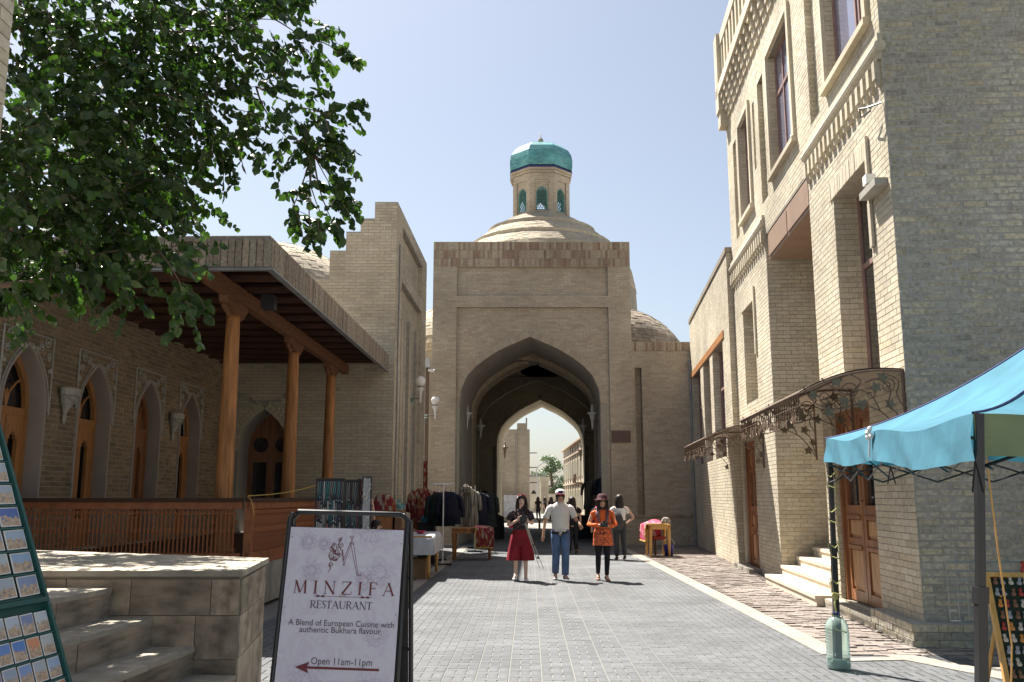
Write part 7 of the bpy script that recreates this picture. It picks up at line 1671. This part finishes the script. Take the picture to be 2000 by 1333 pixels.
table('brown wooden table under clothes behind the white rail', -1.05, 24.2, 1.05, .9, .80, M['wood_col']); drape('cloth', 'folded pink and orange cloth spilling over the right end of the brown table', -.72, 24.0, .82, .42, .7, .5, M['ikat'], 'cloth', hem=mat('yellow_fringe', (.5,.35,.05), .8), lump=.05, sides=(0, 1, 1, 0))
g = MB(); g.box(-.98, 23.8, .822, -.72, 24.1, .87); props(g.build('folded_cloth', mat('coral_pink_cloth', (.75,.22,.25), .8), None), 'folded coral pink cloth on the brown table', 'cloth')
# jewellery panels
def jewels():
    def panel(x0, x1, y, z0, z1, m, lab, kind, k0):
        t = thing('jewellery_panel', lab, 'display', ((x0+x1)/2, y, z0)); g = MB(); g.box(x0, y, z0, x1, y+.02, z1); g.build('panel', m, t); g = MB()
        for a, b, c, d in ((x0-.02, x0, z0-.02, z1+.02), (x1, x1+.02, z0-.02, z1+.02), (x0, x1, z1, z1+.02), (x0, x1, z0-.02, z0)): g.box(a, y-.02, c, b, y+.03, d)
        g.build('frame', M['black'], t); g = MB(); g.tube([(x0, y, z0), (x0, y+.02, 0)], .012, 5); g.tube([(x1, y, z0), (x1, y+.02, 0)], .012, 5); g.build('stand_legs', M['black'], t)
        r = random.Random(k0)
        mats = [M['metal'], M['metal'], M['metal'], M['white'], M['iron'], M['glass_sky'], M['turq'], mat('coral_beads', (.5,.2,.18), .4) if 'coral_beads' not in bpy.data.materials else bpy.data.materials['coral_beads']]
        if kind == 'net':
            g = MB(); 
            for q in range(90): g.ball((r.uniform(x0, x1), y-.03, r.uniform(z0, z1)), r.uniform(.008, .018), 5, (1, .5, 1.6))
            o = g.build('earrings', M['metal'], t, kind='stuff'); return
        x = x0+.02
        while x < x1-.01:
            zt = z1-.03
            while zt > z0+.25:
                L_ = r.uniform(.25, .38); g = MB(); w = .012; g.tube([(x-w*.3, y-.015, zt), (x-w, y-.02, zt-L_*.6), (x, y-.022, zt-L_), (x+w, y-.02, zt-L_*.6), (x+w*.3, y-.015, zt)], .0045, 4, False)
                if r.random() < .6: g.ball((x, y-.025, zt-L_), .013, 6, (1, .6, 1.5))
                g.build('necklace', r.choice(mats), t); zt -= L_+.05
            x += .034
    panel(-3.22, -2.78, 15.0, .75, 1.90, mat('grey_velvet', (.06,.06,.065), .95), 'left dark velvet panel hung with rows of silver necklaces', 'neck', 1)
    panel(-2.74, -2.47, 15.0, .75, 1.88, bpy.data.materials['grey_velvet'], 'middle dark panel hung with necklaces in silver, blue and pink', 'neck', 2)
    panel(-2.44, -2.32, 14.9, .75, 1.92, M['cloth_w'], 'narrow right-hand panel covered in small silver earrings', 'net', 3)
jewels()
t = thing('chair', 'brown wooden chair draped with a patterned cloth behind the signboard', 'chair', (-2.55, 18.0, 0)); g = MB(); g.box(-2.8, 17.9, .43, -2.35, 18.3, .47); g.build('seat', M['wood_col'], t); g = MB(); g.box(-2.8, 18.28, .8, -2.35, 18.32, 1.55); g.build('backrest', M['wood_col'], t)
for sx in (-2.78, -2.39):
    for sy in (17.92, 18.28): g = MB(); g.box(sx, sy, 0.012, sx+.04, sy+.04, .43 if sy < 18.1 else 1.5); g.build('leg', M['wood_col'], t)
g = MB(); g.loft([(-2.57, 18.3, 1.35, .24, .06), (-2.57, 18.3, 1.52, .23, .06), (-2.6, 18.3, 1.66, .12, .05)], 16, fold=.08); g.build('draped_cloth', M['ikat'], t)
# ------------------------------------------------------------------ right: pine table, red cloth, bucket
table('yellow pine table with turned legs half covered by a red cloth, by the gateway', 4.02, 25.3, .62, 1.0, .86, M['wood_pine'], -.03)
drape('red_cloth', 'bright red patterned cloth with a yellow hem thrown over the left of the pine table', 3.92, 25.3, .875, .56, 1.0, .46, M['suzani'], 'cloth', hem=mat('yellow_hem', (.45,.33,.04), .8), lump=.14, sides=(1, 0, 0, 1))
g = MB(); g.loft([(4.18, 24.95, .90, .14, .1), (4.2, 24.95, .97, .13, .1), (4.2, 24.95, 1.04, .09, .07), (4.2, 25, 1.07, .03, .03)], 14, fold=.1); props(g.build('bundle', M['stripe'], None), 'small beige cloth bundle on the right end of the pine table', 'bundle')
t = thing('stool', 'small stool with a red seat under the pine table', 'stool', (4.1, 25.6, .012)); g = MB(); g.box(3.95, 25.45, .46, 4.28, 25.8, .52); g.build('seat', mat('red_seat', (.30,.03,.02), .6), t)
for sx in (3.97, 4.23):
    for sy in (25.47, 25.75): g = MB(); g.box(sx, sy, .012, sx+.03, sy+.03, .46); g.build('leg', M['wood_dark'] if sx < 4.1 else M['wood_pine'], t)
t = thing('bucket', 'dark blue plastic bucket with a wire handle beside the pine table', 'bucket', (4.32, 25.3, .012)); g = MB(); g.lathe([(.0, .005), (.11, .0), (.15, .30), (.158, .31), (.145, .305), (.10, .02), (0, .02)], (4.32, 25.3, .012), 18); g.build('pail', mat('blue_plastic', (.03,.03,.22), .4), t, smooth=True); g = MB(); g.tube([(4.32+.16*math.cos(a), 25.3, .32+.17*math.sin(a)) for a in [i*math.pi/10 for i in range(11)]], .005, 4); g.build('handle', M['white'], t)
# dark goods hanging inside the passage
for k, (x, y, w, h, m_, lab) in enumerate(((3.55, 33.2, .6, 1.5, M['navyjac'], 'dark coat hanging at the right jamb inside the passage'), (3.6, 34.6, .6, 1.3, M['greenjac'], 'dark green robe hanging deeper on the right side of the passage'), (3.65, 36.2, .7, 1.6, M['black_matt'], 'black robe hanging on the right wall of the chamber'), (-1.3, 36.6, .7, 1.3, M['black_matt'], 'black coat hanging on the left wall of the chamber'), (3.35, 38.0, .7, 1.2, M['stripe'], 'striped robe hanging far back on the right side'), (3.2, 31.9, .5, 1.2, M['navyjac'], 'navy coat nearest the street on the right side of the passage'))):
    garment(lab, x, y, 2.3 if k != 3 else 1.9, w, h, m_)
for k, (x, y, w, h, lab) in enumerate(((2.9, 36.0, 1.0, .9, 'low dark goods stack on the right of the passage floor'), (-.85, 35.5, 1.1, .95, 'low dark goods stack on the left of the passage floor'), (-1.2, 40, 1.2, 1.1, 'dark covered stall deeper on the left of the passage'))):
    g = MB(); g.loft([(x, y, .0, w/2, .5), (x, y, h*.5, w/2*.97, .48), (x, y, h*.9, w/2*.9, .42), (x, y, h, w/2*.5, .3)], 16, fold=.08); props(g.build('goods_stack', M['black_matt'], None), lab, 'goods')
g = MB(); g.box(1.3, 46.5, .42, 2.7, 46.9, .48); g.box(1.35, 46.55, 0, 1.45, 46.85, .42); g.box(2.55, 46.55, 0, 2.65, 46.85, .42); props(g.build('bench', M['wood_pine'], None), 'plain wooden bench at the far end of the passage', 'bench')
# ------------------------------------------------------------------ beyond the far arch
def far_left():
    t = thing('brick_building', 'plain brick building with a stepped top seen through the far arch', 'building', (0, 62, 0)); mb = MB(); mb.box(-6, 62, 0, 1.22, 74, 6.2); mb.box(.35, 62.01, 6.2, 1.05, 64, 6.62); mb.box(.95, 62.02, 6.62, 1.05, 62.3, 7.0); mb.build('wall', M['mortar'], t)
    B = Bricks(); B.fill(V3((-2, 62, 0)), XA, V3((0, -1, 0)), 0, 3.22, 0, 5.9, course=.09, bl=.28, seed=9); B.soldier(V3((-2, 62, 0)), XA, V3((0, -1, 0)), 0, 3.22, 5.91, .28, seed=2); B.fill(V3((.35, 62, 0)), XA, V3((0, -1, 0)), 0, .7, 6.2, 6.6, course=.09, seed=4); B.build(t, M['brick_tan'], 200)
    g = MB(); g.tube([(.32, 61.9, 0), (.32, 61.9, 6.2)], .05, 6); g.build('downpipe', M['white_plaster'], t)
    for z in (2.55, 3.6, 4.6): g = MB(); g.box(1.22, 63, z, 1.75, 63.1, z+.06); g.build('bracket', M['iron'], t)
far_left()
def far_right():
    t = thing('ornate_building', 'pale two-storey building with rows of tall arched windows seen through the far arch', 'building', (5, 70, 0)); O = V3((4.62, 80, 0)); E_ = V3((4.95, 56, 0)); U = (E_-O).normalized(); N = V3((U.y, -U.x, 0)); L = (E_-O).length
    if N.x > 0: N = -N
    mb = MB(); sheet(mb, lambda x, z: O+U*x+ZA*z, 0, L, 0, 5.6); sheet(mb, lambda x, z: O-N*x+ZA*z, 0, 8, 0, 5.6); mb.build('wall', mat('cream_render', (.50,.47,.39), .85, .08, 1), t)
    mt = mat('tan_trim', (.42,.33,.24), .85); mg = mat('pale_green_pane', (.46,.46,.36), .5)
    for z in (.4, 2.55, 4.75, 5.5): g = MB(); g.ob(O, U, ZA, N, (0, z, 0), (L, z+.12, .12 if z < 5 else .28)); g.build('moulding', mt, t)
    x = .4
    while x < L-1:
        g = MB(); g.ob(O, U, ZA, N, (x, .0, 0), (x+.12, 5.5, .08)); g.build('pilaster', mt, t)
        for q in range(2):
            for z0 in (.75, 2.95):
                a = Arch(x+.85+q*1.0, .27, z0, z0+1.1, z0+1.55); g = MB(); g.prism([O+U*p+ZA*z+N*.005 for p, z in a.outline()], N*.04); w = g.build('window', mt, t); a2 = Arch(a.cx, .19, z0+.08, z0+1.08, z0+1.45); g = MB(); g.prism([O+U*p+ZA*z+N*.046 for p, z in a2.outline()], N*.02); g.build('pane', mg, w)
        x += 2.3
    g = MB(); b0 = O+U*17; g.ob(b0, U, ZA, N, (0, 2.5, 0), (2, 2.58, .6)); g.build('balcony', M['iron'], t); g = MB()
    for k in range(9): g.ob(b0, U, ZA, N, (.25*k, 2.58, .56), (.25*k+.03, 3.1, .59))
    g.ob(b0, U, ZA, N, (0, 3.1, .55), (2, 3.14, .6)); g.build('balcony_rail', M['iron'], t)
far_right()
def far_low():
    t = thing('low_building', 'low whitewashed building with a small arched doorway in the distance', 'building', (2.5, 95, 0)); mb = MB(); mb.box(1.9, 96, 0, 3.5, 102, 3.7); mb.build('wall', mat('whitewash', (.5,.46,.39), .9, .08, 1), t); g = MB(); g.box(1.85, 95.7, 3.7, 3.6, 102, 3.9); g.build('roof', M['lead'], t)
    a = Arch(2.3, .3, .6, 1.7, 2.3); g = MB(); g.prism([V3((x, 95.99, z)) for x, z in a.outline()], (0, -.03, 0)); g.build('doorway', M['dark'], t)  # flat plate, no opening: the inner shade is put into its dark colour
    t = thing('brick_pier', 'tan brick gate pier with a flat cap in the distance', 'pier', (4.2, 88, 0)); g = MB(); g.box(2.75, 88, 0, 3.55, 89, 3.3); g.build('shaft', M['brick_yel'], t); g = MB(); g.box(2.65, 87.9, 3.3, 3.65, 89.1, 3.5); g.build('cap', M['brick_yel'], t)
    for k in range(3): g = MB(); g.box(2.82+.24*k, 87.95, .3, 2.98+.24*k, 87.999, 3.1); g.build('flute', M['brick_tan'], t)
    g = MB(); g.box(1.0, 92, 0, 9, 92.3, 1.9); props(g.build('boundary_wall', M['brick_yel'], None), 'low tan boundary wall crossing the far end of the street', 'wall')
far_low()
M['pine'] = tree_foliage_mat('pine_needles', (.035,.06,.03), (.07,.10,.05))
def far_tree(x, y, h, rad, lab, seed):
    t = thing('pine_tree', lab, 'tree', (x, y, 0), 0, 'trees beyond the far arch'); r = random.Random(seed); g = MB(); g.tube([(x, y, 0), (x+.1, y, h*.4), (x-.1, y, h*.8), (x, y, h)], [.3, .22, .14, .05], 8); 
    cl = []
    for k in range(15):
        z = h*(.18+.82*k/14); w = rad*(1-.6*(k/14)**2); a = r.random()*6.28; q = V3((x+math.cos(a)*w*r.uniform(.3, .9), y+math.sin(a)*w*.6, z)); g.tube([(x, y, z-.5), tuple(q)], [.07, .03], 5); cl.append((q, r.uniform(.6, 1.0)*rad*.42))
    g.build('trunk', M['bark'], t); vs = []; fs = []
    for q, R_ in cl:
        for k in range(260):
            w = V3((r.gauss(0, 1), r.gauss(0, 1), r.gauss(0, .42))); w = w.normalized()*(r.random()**.4)*R_; w.z *= .5; p = q+w; a = V3((r.gauss(0, 1), r.gauss(0, 1), r.gauss(0, 1))).normalized()*.13; b = a.orthogonal(); n0 = len(vs); vs += [tuple(p), tuple(p+a+b*.4), tuple(p+a*2), tuple(p+a-b*.4)]; fs.append((n0, n0+1, n0+2, n0+3))
    me = bpy.data.meshes.new('crown'); me.from_pydata(vs, [], fs); me.materials.append(M['pine']); o = bpy.data.objects.new('crown', me); C.objects.link(o); o.parent = t; o.location = (-x, -y, 0); o['kind'] = 'stuff'
far_tree(4.9, 112, 6.2, 2.9, 'broad dark pine standing in the middle of the far arch view', 3); far_tree(7.6, 118, 5.2, 2.2, 'smaller pine just right of the broad one', 4)
# strollers far off and a street lamp
src = [o for o in bpy.data.objects if o.type == 'EMPTY' and o.get('label', '').startswith('dark dressed person walking away')][0]
for k, (x, y) in enumerate(((2.1, 58), (2.6, 60), (3.1, 57), (1.9, 66), (2.9, 68), (3.5, 70), (3.9, 61), (3.3, 76))): o = dup(src, (x, y, 0), random.uniform(0, 6), label='dark figure in the distant group seen through the far arch, number and pose unclear'); o['label'] = 'small dark figure in the distant crowd through the far arch'; o['group'] = 'distant crowd beyond the far arch'
t = thing('street_lamp', 'thin street lamp with an angled arm left of the far pine', 'lamp', (2.3, 84, 0)); g = MB(); g.tube([(2.3, 84, 0), (2.3, 84, 4.1), (2.45, 84, 4.4), (3.0, 84, 4.75)], .05, 6); g.build('pole', M['metal'], t)
g = MB(); g.box(-8, 130, -.02, 30, 131, 3.2); props(g.build('distant_wall', M['brick_far'], None), 'long hazy brick wall closing the view behind the far trees', 'wall')
